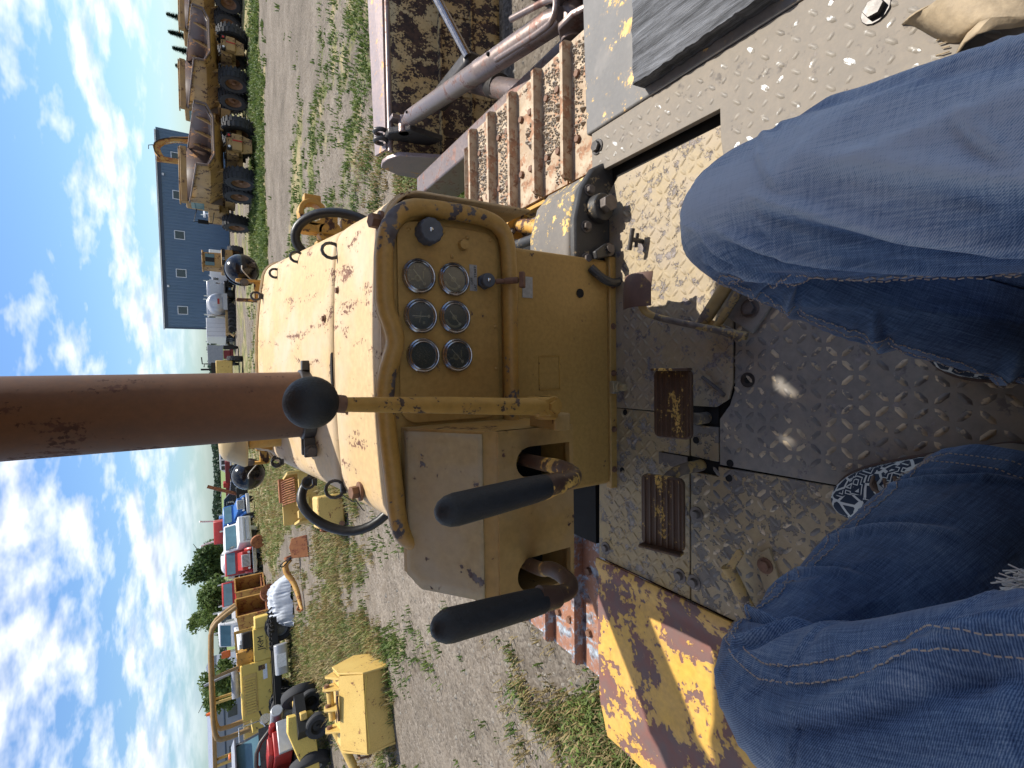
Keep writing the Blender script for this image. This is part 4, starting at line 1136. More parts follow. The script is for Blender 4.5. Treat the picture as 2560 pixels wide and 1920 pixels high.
def shoe(heel, toe, z0, nm):
    heel = Vector(heel); toe = Vector(toe)
    d = (toe - heel); L_ = d.length; d.normalize(); s = Vector((d.y, -d.x, 0)); up = Vector((0, 0, 1))
    def wid(t): return (.034 + .020 * math.sin(min(1, t * 1.25) * math.pi * .55)) * math.sqrt(max(0.0, 1 - max(0, (t - .70) / .30) ** 2.4)) * (math.sqrt(1 - (1 - t / .12) ** 2) if t < .12 else 1)
    def hgt(t): return .115 - .045 * min(1, max(0, (t - .05) / .4)) - .028 * max(0, (t - .45) / .55) if t < .93 else .042 * math.sqrt(max(0, 1 - ((t - .93) / .07) ** 2)) + .006
    rows = []
    for i in range(36):
        t = .004 + .992 * i / 35
        w, h = wid(t), hgt(t)
        row = []
        for j in range(17):
            a = math.pi * j / 16
            row.append(heel + d * (t * L_) + s * (w * math.cos(a) * (1.0 if math.sin(a) < .5 else .96)) + up * (z0 + .016 + h * math.sin(a) ** .8))
        rows.append(row)
    g = G(); g.grid(rows)
    sh = g.build(nm, M['shoe_print'], person, smooth=80)
    out = []
    for i in range(30):
        t = .002 + .994 * i / 29
        out.append((t, wid(t) + .005))
    poly = [heel + d * (t * L_) + s * w for t, w in out] + [heel + d * (t * L_) - s * w for t, w in reversed(out)]
    g = G(); g.slab([(p.x, p.y) for p in poly], z0, z0 + .020); g.build('sole', M['sole_brown'], sh, bevel=.004)
    g = G()
    for k in range(3):
        t = .56 + .055 * k
        g.tube([heel + d * (t * L_) + s * (.030 * q) + up * (z0 + .024 + hgt(t) - .010 * q * q) for q in (-1, -.5, 0, .5, 1)], .0033, n=6)
    g.tube([heel + d * (.62 * L_) + s * .004 + up * (z0 + .10), heel + d * (.68 * L_) + s * .02 + up * (z0 + .092), heel + d * (.66 * L_) + s * .038 + up * (z0 + .075)], .003, n=6, smooth=1)
    g.build('laces', M['lace_brown'], sh, smooth=80)
    g = G(); rows = []
    for i in range(12):
        t = .02 + .40 * i / 11
        rows.append([heel + d * (t * L_) + s * ((wid(t) + .003) * math.cos(a)) + up * (z0 + .02 + (hgt(t) + .002) * math.sin(a) ** .8) for a in (0.0, .25, .5, .75, 1.0)])
    g.grid(rows); g.build('heel_panel', M['shoe_tan'], sh, smooth=80)
    return sh
shoe((-.155, .175, 0), (-.288, .472, 0), 1.2005, 'shoe')
shoe((.01, .05, 0), (.03, .33, 0), 1.2005, 'shoe')
# ================================================================ small loose things
rows = []
wx0, wx1, wy0, wy1 = .793, 1.10, .572, .972
g = G()
n = 46
pr = []
for i in range(n):
    y = wy0 + (wy1 - wy0) * i / (n - 1)
    jag = .004 * mnoise.noise(Vector((y * 40, 0, 0))) + .003 * mnoise.noise(Vector((y * 120, 3, 0)))
    row = []
    for x in [wx0 + jag] + list(np.linspace(wx0 + .02, wx1, 14)):
        row.append((x, y + .012 * mnoise.noise(Vector((x * 30, 9, 2))) * (1 if i in (0, n - 1) else 0), 1.2295 + .048 + .0025 * mnoise.noise(Vector((x * 90, y * 5, 1)))))
    pr.append(row)
g.grid(pr)
bot = [[(p[0] + (.004 if k == 0 else 0), p[1], 1.2295) for k, p in enumerate(row)] for row in pr]
g.grid(bot)
for i in range(n - 1):
    g.add([pr[i][0], pr[i + 1][0], bot[i + 1][0], bot[i][0]], [(0, 1, 2, 3)])
    g.add([pr[i][-1], pr[i + 1][-1], bot[i + 1][-1], bot[i][-1]], [(3, 2, 1, 0)])
for r_, q in ((pr[0], bot[0]), (pr[-1], bot[-1])):
    for k in range(len(r_) - 1):
        g.add([r_[k], r_[k + 1], q[k + 1], q[k]], [(0, 1, 2, 3)])
tag(g.build('wood_plank', M['grey_wood'], None, smooth=30), 'weathered grey wooden plank lying on the right fender', 'plank')
# torn leather cover at the seat's right
plain('tan_leather', (0.40, 0.31, 0.20), 0.75, 0, 0.35, 40, 0.4)
g = G(); rows = []
for i in range(14):
    s = i / 13
    rows.append([(.50 + .11 * s + .012 * math.sin(9 * s + q * 2), .30 - .09 * q + .05 * s * s - .02 * math.sin(s * 5), 1.224 + .045 * math.sin(math.pi * min(1, q * 1.1)) * (1 - .4 * s) + .012 * q) for q in np.linspace(0, 1, 7)])
g.grid(rows)
for k in range(12):
    x = .51 + .0085 * k; g.tube([(x, .302, 1.226), (x + .003, .312 + .004 * (k % 3), 1.226)], .0012, n=4)
tag(g.build('leather_flap', M['tan_leather'], None, smooth=50, solid=.003), 'torn tan leather flap with frayed edge beside the right thigh', 'leather')
g = G()
for k in range(60):
    a = Vector((-.235 + random.uniform(-.016, .012), .131 + random.uniform(-.004, .012), 1.575 + random.uniform(-.02, .012)))
    g.tube([a, a + Vector((random.uniform(-.014, .004), random.uniform(.006, .02), random.uniform(-.012, .006)))], .0009, n=4)
o = g.build('seat_stuffing', M['thread_white'], dz, smooth=0); o['kind'] = 'stuff'
# ================================================================ canopy over the driver (just above the picture)
g = G()
g.bx(-1.15, 1.22, -.55, 1.205, 2.95, 2.985)
g.bx(-1.15, 1.22, 1.275, 1.42, 2.95, 2.985)
g.bx(-1.15, .752, 1.205, 1.275, 2.95, 2.985); g.bx(.782, .862, 1.205, 1.275, 2.95, 2.985); g.bx(.918, 1.22, 1.205, 1.275, 2.95, 2.985)
g.slab([(.862, 1.205), (.918, 1.205), (.918, 1.262)], 2.952, 2.984); g.slab([(.862, 1.275), (.862, 1.235), (.885, 1.275)], 2.952, 2.984)
g.slab([(.752, 1.205), (.782, 1.205), (.782, 1.245)], 2.952, 2.984); g.slab([(.752, 1.275), (.752, 1.23), (.772, 1.275)], 2.952, 2.984)
g.bx(-1.18, -1.15, -.90, 1.42, 2.88, 2.99); g.bx(1.22, 1.25, -.90, 1.42, 2.88, 2.99); g.bx(-1.15, 1.22, -.90, -.80, 2.88, 2.99)
g.build('canopy_roof', M['worn_yellow'], dz)
for x in (-1.0, 1.05):
    G().beam((x, -.80, 1.2), (x, -.80, 2.95), .14, .14).build('canopy_post', M['worn_yellow'], dz, bevel=.01)
# ================================================================ ground
def fbm(x, y, f, o=4, s=0.0):
    v = 0; a = .5; k = f
    for _ in range(o):
        v += a * mnoise.noise(Vector((x * k, y * k, s))); a *= .5; k *= 2.1
    return v
def band(x, y, p, q, w):       # 1 inside a strip of half width w round the line p-q
    dx, dy = q[0] - p[0], q[1] - p[1]; L_ = math.hypot(dx, dy)
    d = abs((x - p[0]) * dy - (y - p[1]) * dx) / L_
    return max(0.0, 1 - max(0, d - w) / (w * .5 + .3))
def greenness(x, y):
    v = .50 + 1.6 * fbm(x * .55 + y * .12, y * .22, .55, 4, 2.2) + .9 * fbm(x, y, 1.5, 3, 5.1)
    if 1.2 < x < 5.4 and y < 4.0: return .12
    if x > 1.5:
        road = max(band(x, y, (13.2, 19.2), (6.0, 21.5), 3.2), .9 * band(x, y, (12, 12.5), (4.5, 14.5), .5))
        v = v - .75 * road
        if y < 13: v -= .30
        # rank strip in front of the dump trucks
        v += .8 * band(x, y, (18, 29), (6, 27.5), 2.0)
        v += .5 * band(x, y, (8.4, 11.0), (2.5, 20), .9)
        if y > 33: v += .28
        v -= .8 * band(x, y, (30, 66), (-6, 62), 3.5) + .6 * band(x, y, (14, 52), (2, 41), 1.6)
    else:
        # bare wheel track running past the left side
        v -= .62 * band(x, y, (-1.6, 5.0), (-5.2, 13.8), .95)
        v -= .35 * band(x, y, (-2.2, 2.6), (-5.6, 5.2), 1.1)
        v += .22 * band(x, y, (-2.4, 9), (-7.5, 22), 1.1)
        v += .10
        if y > 11: v += .22
        if y > 26: v += .08
    return max(0.0, min(1.0, v))
def height(x, y):
    d = math.hypot(x, y)
    k = min(1, max(0, (d - 1.8) / 2)) * max(0, 1 - d / 70)
    return k * (.05 * fbm(x, y, .35, 2, 9) + .022 * fbm(x, y, 1.7, 2, 4)) - .0
# ground sheet: polar grid, fine near the machine, out to the horizon
radii = list(np.concatenate([np.linspace(.6, 14, 76), np.geomspace(14.3, 70, 70), np.geomspace(76, 3500, 18)]))
NA = 340
GV = [(0, 0, 0)]; GA = [.1]
for r_ in radii:
    for k in range(NA):
        t = 2 * math.pi * k / NA
        x, y = r_ * math.sin(t), r_ * math.cos(t)
        GV.append((x, y, height(x, y)))
        if y < -2 or abs(t - math.pi) < 1.6: GA.append(.35)
        else: GA.append(greenness(x, y) if r_ < 75 else .6)
GF = [(0, 1 + k, 1 + (k + 1) % NA) for k in range(NA)]
for i in range(len(radii) - 1):
    for k in range(NA):
        a = 1 + i * NA + k; b_ = 1 + i * NA + (k + 1) % NA
        GF.append((a, a + NA, b_ + NA, b_))
m, nt, b = newmat('gravel_ground'); M['gravel_ground'] = m
c = coord(nt)
gA = NN(nt, 'ShaderNodeAttribute'); gA.attribute_name = 'green'
vor = NN(nt, 'ShaderNodeTexVoronoi'); nt.links.new(c, vor.inputs['Vector']); vor.inputs['Scale'].default_value = 24
vor2 = NN(nt, 'ShaderNodeTexVoronoi'); nt.links.new(c, vor2.inputs['Vector']); vor2.inputs['Scale'].default_value = 60
st1 = mix(nt, ramp(nt, vor.outputs['Color'], 0.15, 0.85), (0.075, 0.062, 0.05), (0.27, 0.235, 0.195))
st2 = mix(nt, ramp(nt, vor2.outputs['Color'], 0.15, 0.85), (0.07, 0.057, 0.045), (0.27, 0.24, 0.20))
stones = mix(nt, 0.5, st1, st2)
dirtc = mix(nt, ramp(nt, noise(nt, c, 1.3, 5, .6), .35, .65), (0.115, 0.092, 0.068), (0.215, 0.185, 0.148))
gcol = mix(nt, ramp(nt, noise(nt, c, 4.0, 4, .6), .38, .6), dirtc, stones)
gcol = mix(nt, 0.45, gcol, stones)
grs = mix(nt, ramp(nt, noise(nt, c, 9, 4, .7), .35, .65), (0.06, 0.085, 0.026), (0.20, 0.215, 0.075))
dry = mix(nt, ramp(nt, noise(nt, c, 14, 3, .7), .35, .65), (0.20, 0.16, 0.09), (0.36, 0.30, 0.17))
grs = mix(nt, ramp(nt, noise(nt, c, .9, 4, .6), .44, .58), grs, dry)
gm = math_(nt, 'ADD', gA.outputs['Fac'], math_(nt, 'MULTIPLY', math_(nt, 'SUBTRACT', noise(nt, c, 3.2, 4, .7), .5), 1.1))
gcol = mix(nt, math_(nt, 'MULTIPLY', ramp(nt, gm, .48, .72), .88), gcol, grs)
gcol = mix(nt, .8, gcol, mix(nt, ramp(nt, noise(nt, c, .45, 5, .65), .32, .68), (.62, .60, .58), (1.25, 1.22, 1.2)), 'MULTIPLY')
nt.links.new(gcol, b.inputs['Base Color'])
b.inputs['Roughness'].default_value = .95; b.inputs['Specular IOR Level'].default_value = .1
hgt = math_(nt, 'ADD', math_(nt, 'MULTIPLY', vor.outputs['Distance'], -.6), math_(nt, 'MULTIPLY', noise(nt, c, 6, 4, .7), 1.4))
nt.links.new(bump(nt, hgt, .55, .03), b.inputs['Normal'])
me = bpy.data.meshes.new('ground'); me.from_pydata(GV, [], GF); me.materials.append(m)
at_ = me.attributes.new('green', 'FLOAT', 'POINT'); at_.data.foreach_set('value', np.array(GA, dtype=np.float32))
me.polygons.foreach_set('use_smooth', [True] * len(me.polygons))
ground = bpy.data.objects.new('ground', me); COL.objects.link(ground); ground['kind'] = 'structure'
# green field beyond the yard on the left
m, nt, b = newmat('field_green'); M['field_green'] = m
c = coord(nt)
nt.links.new(mix(nt, ramp(nt, noise(nt, mapping(nt, c, scale=(.02, .12, 1)), 1, 4), .4, .6), (0.10, 0.155, 0.035), (0.165, 0.215, 0.06)), b.inputs['Base Color']); b.inputs['Roughness'].default_value = .95
G().slab([(-160, 118), (30, 128), (120, 900), (-900, 900), (-600, 118)], .05, .06).build('field', M['field_green'])['kind'] = 'structure'
# ---- grass and weeds: blades where the ground is green
def blades_mesh(name, mats, n, dmin, dmax, az0, az1, hmin, hmax, thr, seed, wide=.006, per=6, droop=.5, keep=None):
    r_ = np.random.default_rng(seed)
    V = []; F = []; cnt = 0
    a0, a1 = math.atan(2.3 / dmax), math.atan(2.3 / dmin)
    tries = 0
    while cnt < n and tries < n * 12:
        tries += 1
        ang = a0 + (a1 - a0) * r_.random()
        d = 2.3 / math.tan(ang); t = az0 + (az1 - az0) * r_.random()
        x, y = d * math.sin(t), d * math.cos(t)
        if (-1.35 < x < 1.45 and y < 3.2) or (1.3 < x < 5.2 and y < 3.9): continue
        gr = greenness(x, y)
        if keep is not None and not keep(x, y): continue
        if gr < thr + .18 * r_.standard_normal(): continue
        cnt += 1
        H = (hmin + (hmax - hmin) * r_.random()) * (.6 + .6 * gr)
        w = wide * (1 + d / 9.0)
        z0 = height(x, y)
        for q in range(per):
            ta = r_.random() * 6.28; ln = (.35 + .5 * r_.random()) * H * droop * 2
            bx_, by_ = x + r_.normal(0, .035 * (1 + d / 25)), y + r_.normal(0, .035 * (1 + d / 25))
            h = H * (.55 + .6 * r_.random())
            dx, dy = math.cos(ta), math.sin(ta)
            o = len(V)
            V += [(bx_ - dy * w, by_ + dx * w, z0 - .01), (bx_ + dy * w, by_ - dx * w, z0 - .01),
                  (bx_ + dx * ln * .4 + dy * w * .8, by_ + dy * ln * .4 - dx * w * .8, z0 + h * .65), (bx_ + dx * ln * .4 - dy * w * .8, by_ + dy * ln * .4 + dx * w * .8, z0 + h * .65), (bx_ + dx * ln, by_ + dy * ln, z0 + h * .95)]
            F += [(o, o + 1, o + 2, o + 3), (o + 3, o + 2, o + 4)]
    me = bpy.data.meshes.new(name); me.from_pydata(V, [], F); me.materials.append(mats)
    ob = bpy.data.objects.new(name, me); COL.objects.link(ob); ob['kind'] = 'stuff'
    return ob
def leafmat(name, a, b2, trans=.25):
    m, nt, b = newmat(name); M[name] = m
    c = coord(nt)
    f = noise(nt, c, 1.1, 3, .6); f2 = noise(nt, c, 37, 1, .6)
    col = mix(nt, ramp(nt, f, .38, .62), a, b2)
    col = mix(nt, .55, col, mix(nt, ramp(nt, f2, .35, .65), (.55, .55, .55), (1.35, 1.35, 1.3)), 'MULTIPLY')
    nt.links.new(col, b.inputs['Base Color']); b.inputs['Roughness'].default_value = .6
    b.inputs['Specular IOR Level'].default_value = .25
    tr = NN(nt, 'ShaderNodeBsdfTranslucent'); nt.links.new(col, tr.inputs[0])
    ms = NN(nt, 'ShaderNodeMixShader'); ms.inputs[0].default_value = trans
    out = nt.nodes['Material Output']
    nt.links.new(b.outputs[0], ms.inputs[1]); nt.links.new(tr.outputs[0], ms.inputs[2]); nt.links.new(ms.outputs[0], out.inputs[0])
    return m
leafmat('grass_green', (0.075, 0.125, 0.030), (0.155, 0.195, 0.055), .35)
leafmat('grass_dry', (0.34, 0.27, 0.14), (0.26, 0.19, 0.075), .3)
leafmat('grass_light', (0.16, 0.20, 0.055), (0.25, 0.26, 0.095), .35)
leafmat('weed_green', (0.10, 0.165, 0.035), (0.19, 0.23, 0.06), .35)
leafmat('tree_leaf', (0.055, 0.10, 0.035), (0.09, 0.14, 0.045), .38)
leafmat('tree_leaf_light', (0.085, 0.14, 0.035), (0.14, 0.19, 0.055), .4)
leafmat('pine_leaf', (0.020, 0.048, 0.028), (0.035, 0.070, 0.038), .15)
leafmat('far_leaf', (0.038, 0.062, 0.045), (0.055, 0.085, 0.055), .2)
def slope(o, label, cat):
    o['label'] = label; o['category'] = cat
blades_mesh('grass', M['grass_green'], 13000, 2.6, 42, R(-62), R(52), .04, .14, .48, 1)
blades_mesh('dry_grass', M['grass_dry'], 5200, 3.0, 40, R(-62), R(45), .05, .17, .40, 2, wide=.004, keep=lambda x, y: fbm(x, y, .5, 3, 7.7) > -.02 and x < 4)
blades_mesh('tall_grass', M['grass_green'], 1700, 22, 36, R(10), R(50), .06, .26, .60, 3, wide=.007, keep=lambda x, y: x > 4)
blades_mesh('meadow_grass', M['grass_dry'], 5200, 9, 45, R(-60), R(-4), .08, .26, .50, 13, wide=.0045, keep=lambda x, y: x < -1.5)
blades_mesh('meadow_grass', M['grass_light'], 5200, 9, 45, R(-60), R(-4), .06, .22, .52, 14, wide=.0045, keep=lambda x, y: x < -1.5)
# broad-leaved weeds
def weeds_mesh(name, mat, n, seed, az0, az1, dmin, dmax, sz):
    r_ = np.random.default_rng(seed); V = []; F = []; cnt = 0; tr_ = 0
    a0, a1 = math.atan(2.3 / dmax), math.atan(2.3 / dmin)
    while cnt < n and tr_ < n * 30:
        tr_ += 1
        d = 2.3 / math.tan(a0 + (a1 - a0) * r_.random()); t = az0 + (az1 - az0) * r_.random()
        x, y = d * math.sin(t), d * math.cos(t)
        if (-1.4 < x < 1.5 and y < 3.2) or (1.3 < x < 5.2 and y < 3.9): continue
        if greenness(x, y) < .42 or fbm(x, y, .8, 2, 21) < .05: continue
        cnt += 1
        for q in range(16):
            p = Vector((x + r_.normal(0, .11), y + r_.normal(0, .11), height(x, y) + abs(r_.normal(0, .045)) + .012))
            a = r_.random() * 6.28; u = Vector((math.cos(a), math.sin(a), r_.uniform(-.3, .5))); v = Vector((-math.sin(a), math.cos(a), r_.uniform(-.3, .3)))
            s_ = sz * r_.uniform(.5, 1.25)
            o = len(V); V += [tuple(p - u * s_), tuple(p + v * s_ * .5), tuple(p + u * s_), tuple(p - v * s_ * .5)]; F.append((o, o + 1, o + 2, o + 3))
    me = bpy.data.meshes.new(name); me.from_pydata(V, [], F); me.materials.append(mat)
    ob = bpy.data.objects.new(name, me); COL.objects.link(ob); ob['kind'] = 'stuff'
weeds_mesh('weeds', M['weed_green'], 2600, 5, R(-60), R(40), 2.8, 24, .019)
# scattered stones near the machine
V = []; F = []
r_ = np.random.default_rng(9)
for k in range(7000):
    d = 2.3 / math.tan(R(8) + (R(44) - R(8)) * r_.random()); t = R(-62) + R(112) * r_.random()
    x, y = d * math.sin(t), d * math.cos(t)
    if -1.35 < x < 1.42 and y < 2.9: continue
    s_ = abs(r_.normal(.006, .008)) * (1 + d / 16) + .004; z = height(x, y)
    o = len(V); j = r_.uniform(.6, 1.2, 6) * s_
    V += [(x + j[0], y, z), (x, y + j[1], z), (x - j[2], y, z), (x, y - j[3], z), (x, y, z + j[4] * .7), (x, y, z - j[5] * .3)]
    F += [(o, o + 1, o + 4), (o + 1, o + 2, o + 4), (o + 2, o + 3, o + 4), (o + 3, o, o + 4)]
me = bpy.data.meshes.new('gravel'); me.from_pydata(V, [], F); me.materials.append(M['pebble'])
ob = bpy.data.objects.new('gravel', me); COL.objects.link(ob); ob['kind'] = 'stuff'
# ================================================================ trees
plain('bark', (0.10, 0.08, 0.06), .9, 0, .4, 12, .5)
def foliage(center, rad, n, leaf, seed, lumps=20, flat=.8):
    """leaf quads over several lobes, gaps between them"""
    r_ = np.random.default_rng(seed); V = []; F = []
    lobes = []
    for _ in range(lumps):
        d = r_.normal(0, 1, 3); d /= np.linalg.norm(d); d[2] = d[2] * .8 + .1
        lobes.append((np.array(center) + d * np.array(rad) * r_.uniform(.40, .95), r_.uniform(.16, .36)))
    lobes.append((np.array(center), .5))
    for k in range(n):
        c_, s_ = lobes[r_.integers(len(lobes))]
        d = r_.normal(0, 1, 3); d /= np.linalg.norm(d)
        p = c_ + d * np.array(rad) * s_ * r_.uniform(.45, 1.30)
        a = r_.normal(0, 1, 3); a /= np.linalg.norm(a); b_ = np.cross(a, d + r_.normal(0, .4, 3)); b_ /= (np.linalg.norm(b_) + 1e-6)
        l_ = leaf * r_.uniform(.6, 1.4)
        o = len(V); V += [tuple(p - a * l_), tuple(p + b_ * l_ * .55), tuple(p + a * l_), tuple(p - b_ * l_ * .55)]; F.append((o, o + 1, o + 2, o + 3))
    me = bpy.data.meshes.new('crown'); me.from_pydata(V, [], F)
    return me
def tree(name, label, x, y, h, rad, leafm, n, leaf, seed, cz=.6, group=None):
    t = thing(name, label, 'tree', (x, y, 0), 0, group)
    me = foliage((0, 0, h * cz), rad, n, leaf, seed); me.materials.append(leafm)
    o = bpy.data.objects.new('crown', me); COL.objects.link(o); o.parent = t
    g = G(); g.tube([(0, 0, -.1), (.05, 0, h * .25), (-.05, .05, h * .5), (.05, 0, h * .8)], [h * .035, h * .028, h * .02, h * .008], n=8)
    for k in range(5):
        a = k * 1.3 + seed; g.tube([(0, 0, h * (.3 + .07 * k)), (math.cos(a) * rad[0] * .35, math.sin(a) * rad[1] * .35, h * (.45 + .08 * k)), (math.cos(a) * rad[0] * .7, math.sin(a) * rad[1] * .7, h * (.55 + .08 * k))], [h * .014, h * .01, h * .004], n=6)
    g.build('trunk', M['bark'], t)
    return t
tree('broadleaf_tree', 'dark green rounded tree standing behind the white tank trailer', -22.8, 68, 6.4, (3.6, 3.0, 2.7), M['tree_leaf'], 5200, .20, 3, .55)
tree('broadleaf_tree', 'bright green bushy tree behind the rusty yellow hoppers', -18.0, 43, 4.6, (2.5, 2.2, 1.9), M['tree_leaf_light'], 5200, .13, 4, .58)
tree('broadleaf_tree', 'leafy green tree seen through the canopy frame of the engine machine', -23.6, 42, 4.6, (2.3, 2.0, 1.9), M['tree_leaf_light'], 4600, .13, 5, .58)
def pine(x, y, h, seed, label):
    t = thing('pine_tree', label, 'tree', (x, y, 0), 0, 'pines behind the dump trucks')
    r_ = np.random.default_rng(seed); V = []; F = []
    for k in range(1500):
        s = r_.random() ** .8; z = h * (.12 + .88 * s); rr = (1 - s) * h * .20 * r_.uniform(.3, 1.1) + .03; a = r_.random() * 6.28
        p = np.array([rr * math.cos(a), rr * math.sin(a), z - rr * .25]); d = np.array([math.cos(a), math.sin(a), -.25]) * .28; q = np.array([-math.sin(a), math.cos(a), 0]) * .07
        o = len(V); V += [tuple(p - d), tuple(p + q), tuple(p + d), tuple(p - q)]; F.append((o, o + 1, o + 2, o + 3))
    me = bpy.data.meshes.new('crown'); me.from_pydata(V, [], F); me.materials.append(M['pine_leaf'])
    o = bpy.data.objects.new('crown', me); COL.objects.link(o); o.parent = t
    G().cyl((0, 0, -.1), (0, 0, h * .9), .10, .02, n=8).build('trunk', M['bark'], t)
for i, (x, y, h) in enumerate(((36.3, 60, 5.3), (34.6, 60, 5.2), (33.1, 60, 4.9), (31.4, 60, 4.7))):
    pine(x, y, h, 20 + i, ['tallest pine top at the far right above the second dump truck', 'pine top second from the right above the dump truck bed', 'pine top third from the right above the dump truck bed', 'lowest pine top beside the yellow headboard'][i])
# far tree line across the field
r_ = np.random.default_rng(31); V = []; F = []
for k in range(15000):
    x = r_.uniform(-330, 60); y = 470 + r_.normal(0, 9) + .02 * x
    top = 5.2 + 1.8 * mnoise.noise(Vector((x * .03, 0, 0))) + 1.6 * mnoise.noise(Vector((x * .11, 4, 0)))
    z = r_.random() ** .8 * top; s_ = r_.uniform(.5, 1.3)
    a = r_.normal(0, 1, 3); a /= np.linalg.norm(a); b_ = r_.normal(0, 1, 3); b_ -= a * b_.dot(a); b_ /= np.linalg.norm(b_)
    p = np.array([x, y, z]); o = len(V)
    V += [tuple(p - a * s_), tuple(p + b_ * s_), tuple(p + a * s_), tuple(p - b_ * s_)]; F.append((o, o + 1, o + 2, o + 3))
me = bpy.data.meshes.new('treeline'); me.from_pydata(V, [], F); me.materials.append(M['far_leaf'])
ob = bpy.data.objects.new('treeline', me); COL.objects.link(ob); ob['kind'] = 'stuff'
# ================================================================ machines and vehicles round the yard
plain('tyre', (0.040, 0.040, 0.043), .8, 0, .35, 30, .3)
plain('tyre_dusty', (0.045, 0.045, 0.048), .8, 0, .4, 14, .3)
plain('rim_rust', (0.27, 0.14, 0.07), .7, .1, .4, 12)
plain('rim_grey', (0.26, 0.26, 0.25), .5, .3, .3, 12)
plain('white_paint', (0.74, 0.74, 0.74), .4, 0, .10, 6)
plain('silver_paint', (0.48, 0.49, 0.51), .4, .45, .2, 6)
plain('grey_paint', (0.30, 0.32, 0.36), .5, 0, .2, 6)
plain('red_paint', (0.42, 0.035, 0.03), .38, 0, .3, 8)
plain('dark_red', (0.20, 0.025, 0.028), .5, 0, .3, 8)
plain('blue_paint', (0.035, 0.14, 0.42), .35, 0, .2, 8)
plain('truck_black', (0.030, 0.032, 0.036), .3, 0, .3, 8)
plain('car_navy', (0.012, 0.016, 0.028), .18, 0, .2, 8, .02, .6)
plain('glass_dark', (0.022, 0.032, 0.038), .07, 0, .2, 4, .0, .7)
plain('glass_teal', (0.10, 0.19, 0.22), .08, 0, .3, 2, .0, .7)
plain('orange_lens', (0.75, 0.16, 0.03), .4, 0, .1)
plain('red_lens', (0.45, 0.02, 0.02), .3)
plain('lamp_white', (0.85, 0.85, 0.85), .3)
plain('frame_black', (0.022, 0.021, 0.021), .6, .2, .4, 20)
plain('plank_wood', (0.34, 0.25, 0.17), .85, 0, .4, 10, .4)
plain('tarp_white', (0.46, 0.49, 0.54), .7, 0, .2, 9, .4)
plain('rops_brown', (0.33, 0.205, 0.085), .6, 0, .3, 8)
plain('trailer_tan', (0.44, 0.29, 0.12), .6, 0, .3, 6)
def wheel(par, p, r_, w, rim='rim_grey', ax=(1, 0, 0), lugs=0, tyre='tyre', name='wheel'):
    p = Vector(p); a = Vector(ax).normalized()
    g = G(); g.lathe(p - a * (w / 2), a, [(r_ * .56, w * .06), (r_ * .60, 0), (r_ * .86, 0), (r_ * .97, w * .10), (r_, w * .22), (r_, w * .78), (r_ * .97, w * .9), (r_ * .86, w), (r_ * .60, w), (r_ * .56, w * .94)], 28, cap=False)
    if lugs:
        u, v, _ = frame_of(a)
        for k in range(lugs):
            for s in (-1, 1):
                t = 2 * math.pi * (k + .25 * s) / lugs
                d = u * math.cos(t) + v * math.sin(t)
                c = p + d * (r_ * .995) + a * (s * w * .24)
                rot = Matrix((d.cross(a), a, d)).transposed()
                g.box(c, (r_ * 2 * math.pi / lugs * .52, w * .5, r_ * .07), rot)
    o = g.build(name, M[tyre], par, smooth=30)
    q = G(); q.lathe(p - a * (w * .46), a, [(r_ * .12, w * .05), (r_ * .14, w * .25), (r_ * .40, w * .30), (r_ * .50, w * .12), (r_ * .57, w * .04), (r_ * .57, w * .92), (r_ * .50, w * .80), (r_ * .40, w * .62), (r_ * .14, w * .66), (r_ * .12, w * .87)], 24)
    q.build('rim', M[rim], o, smooth=30)
    return o
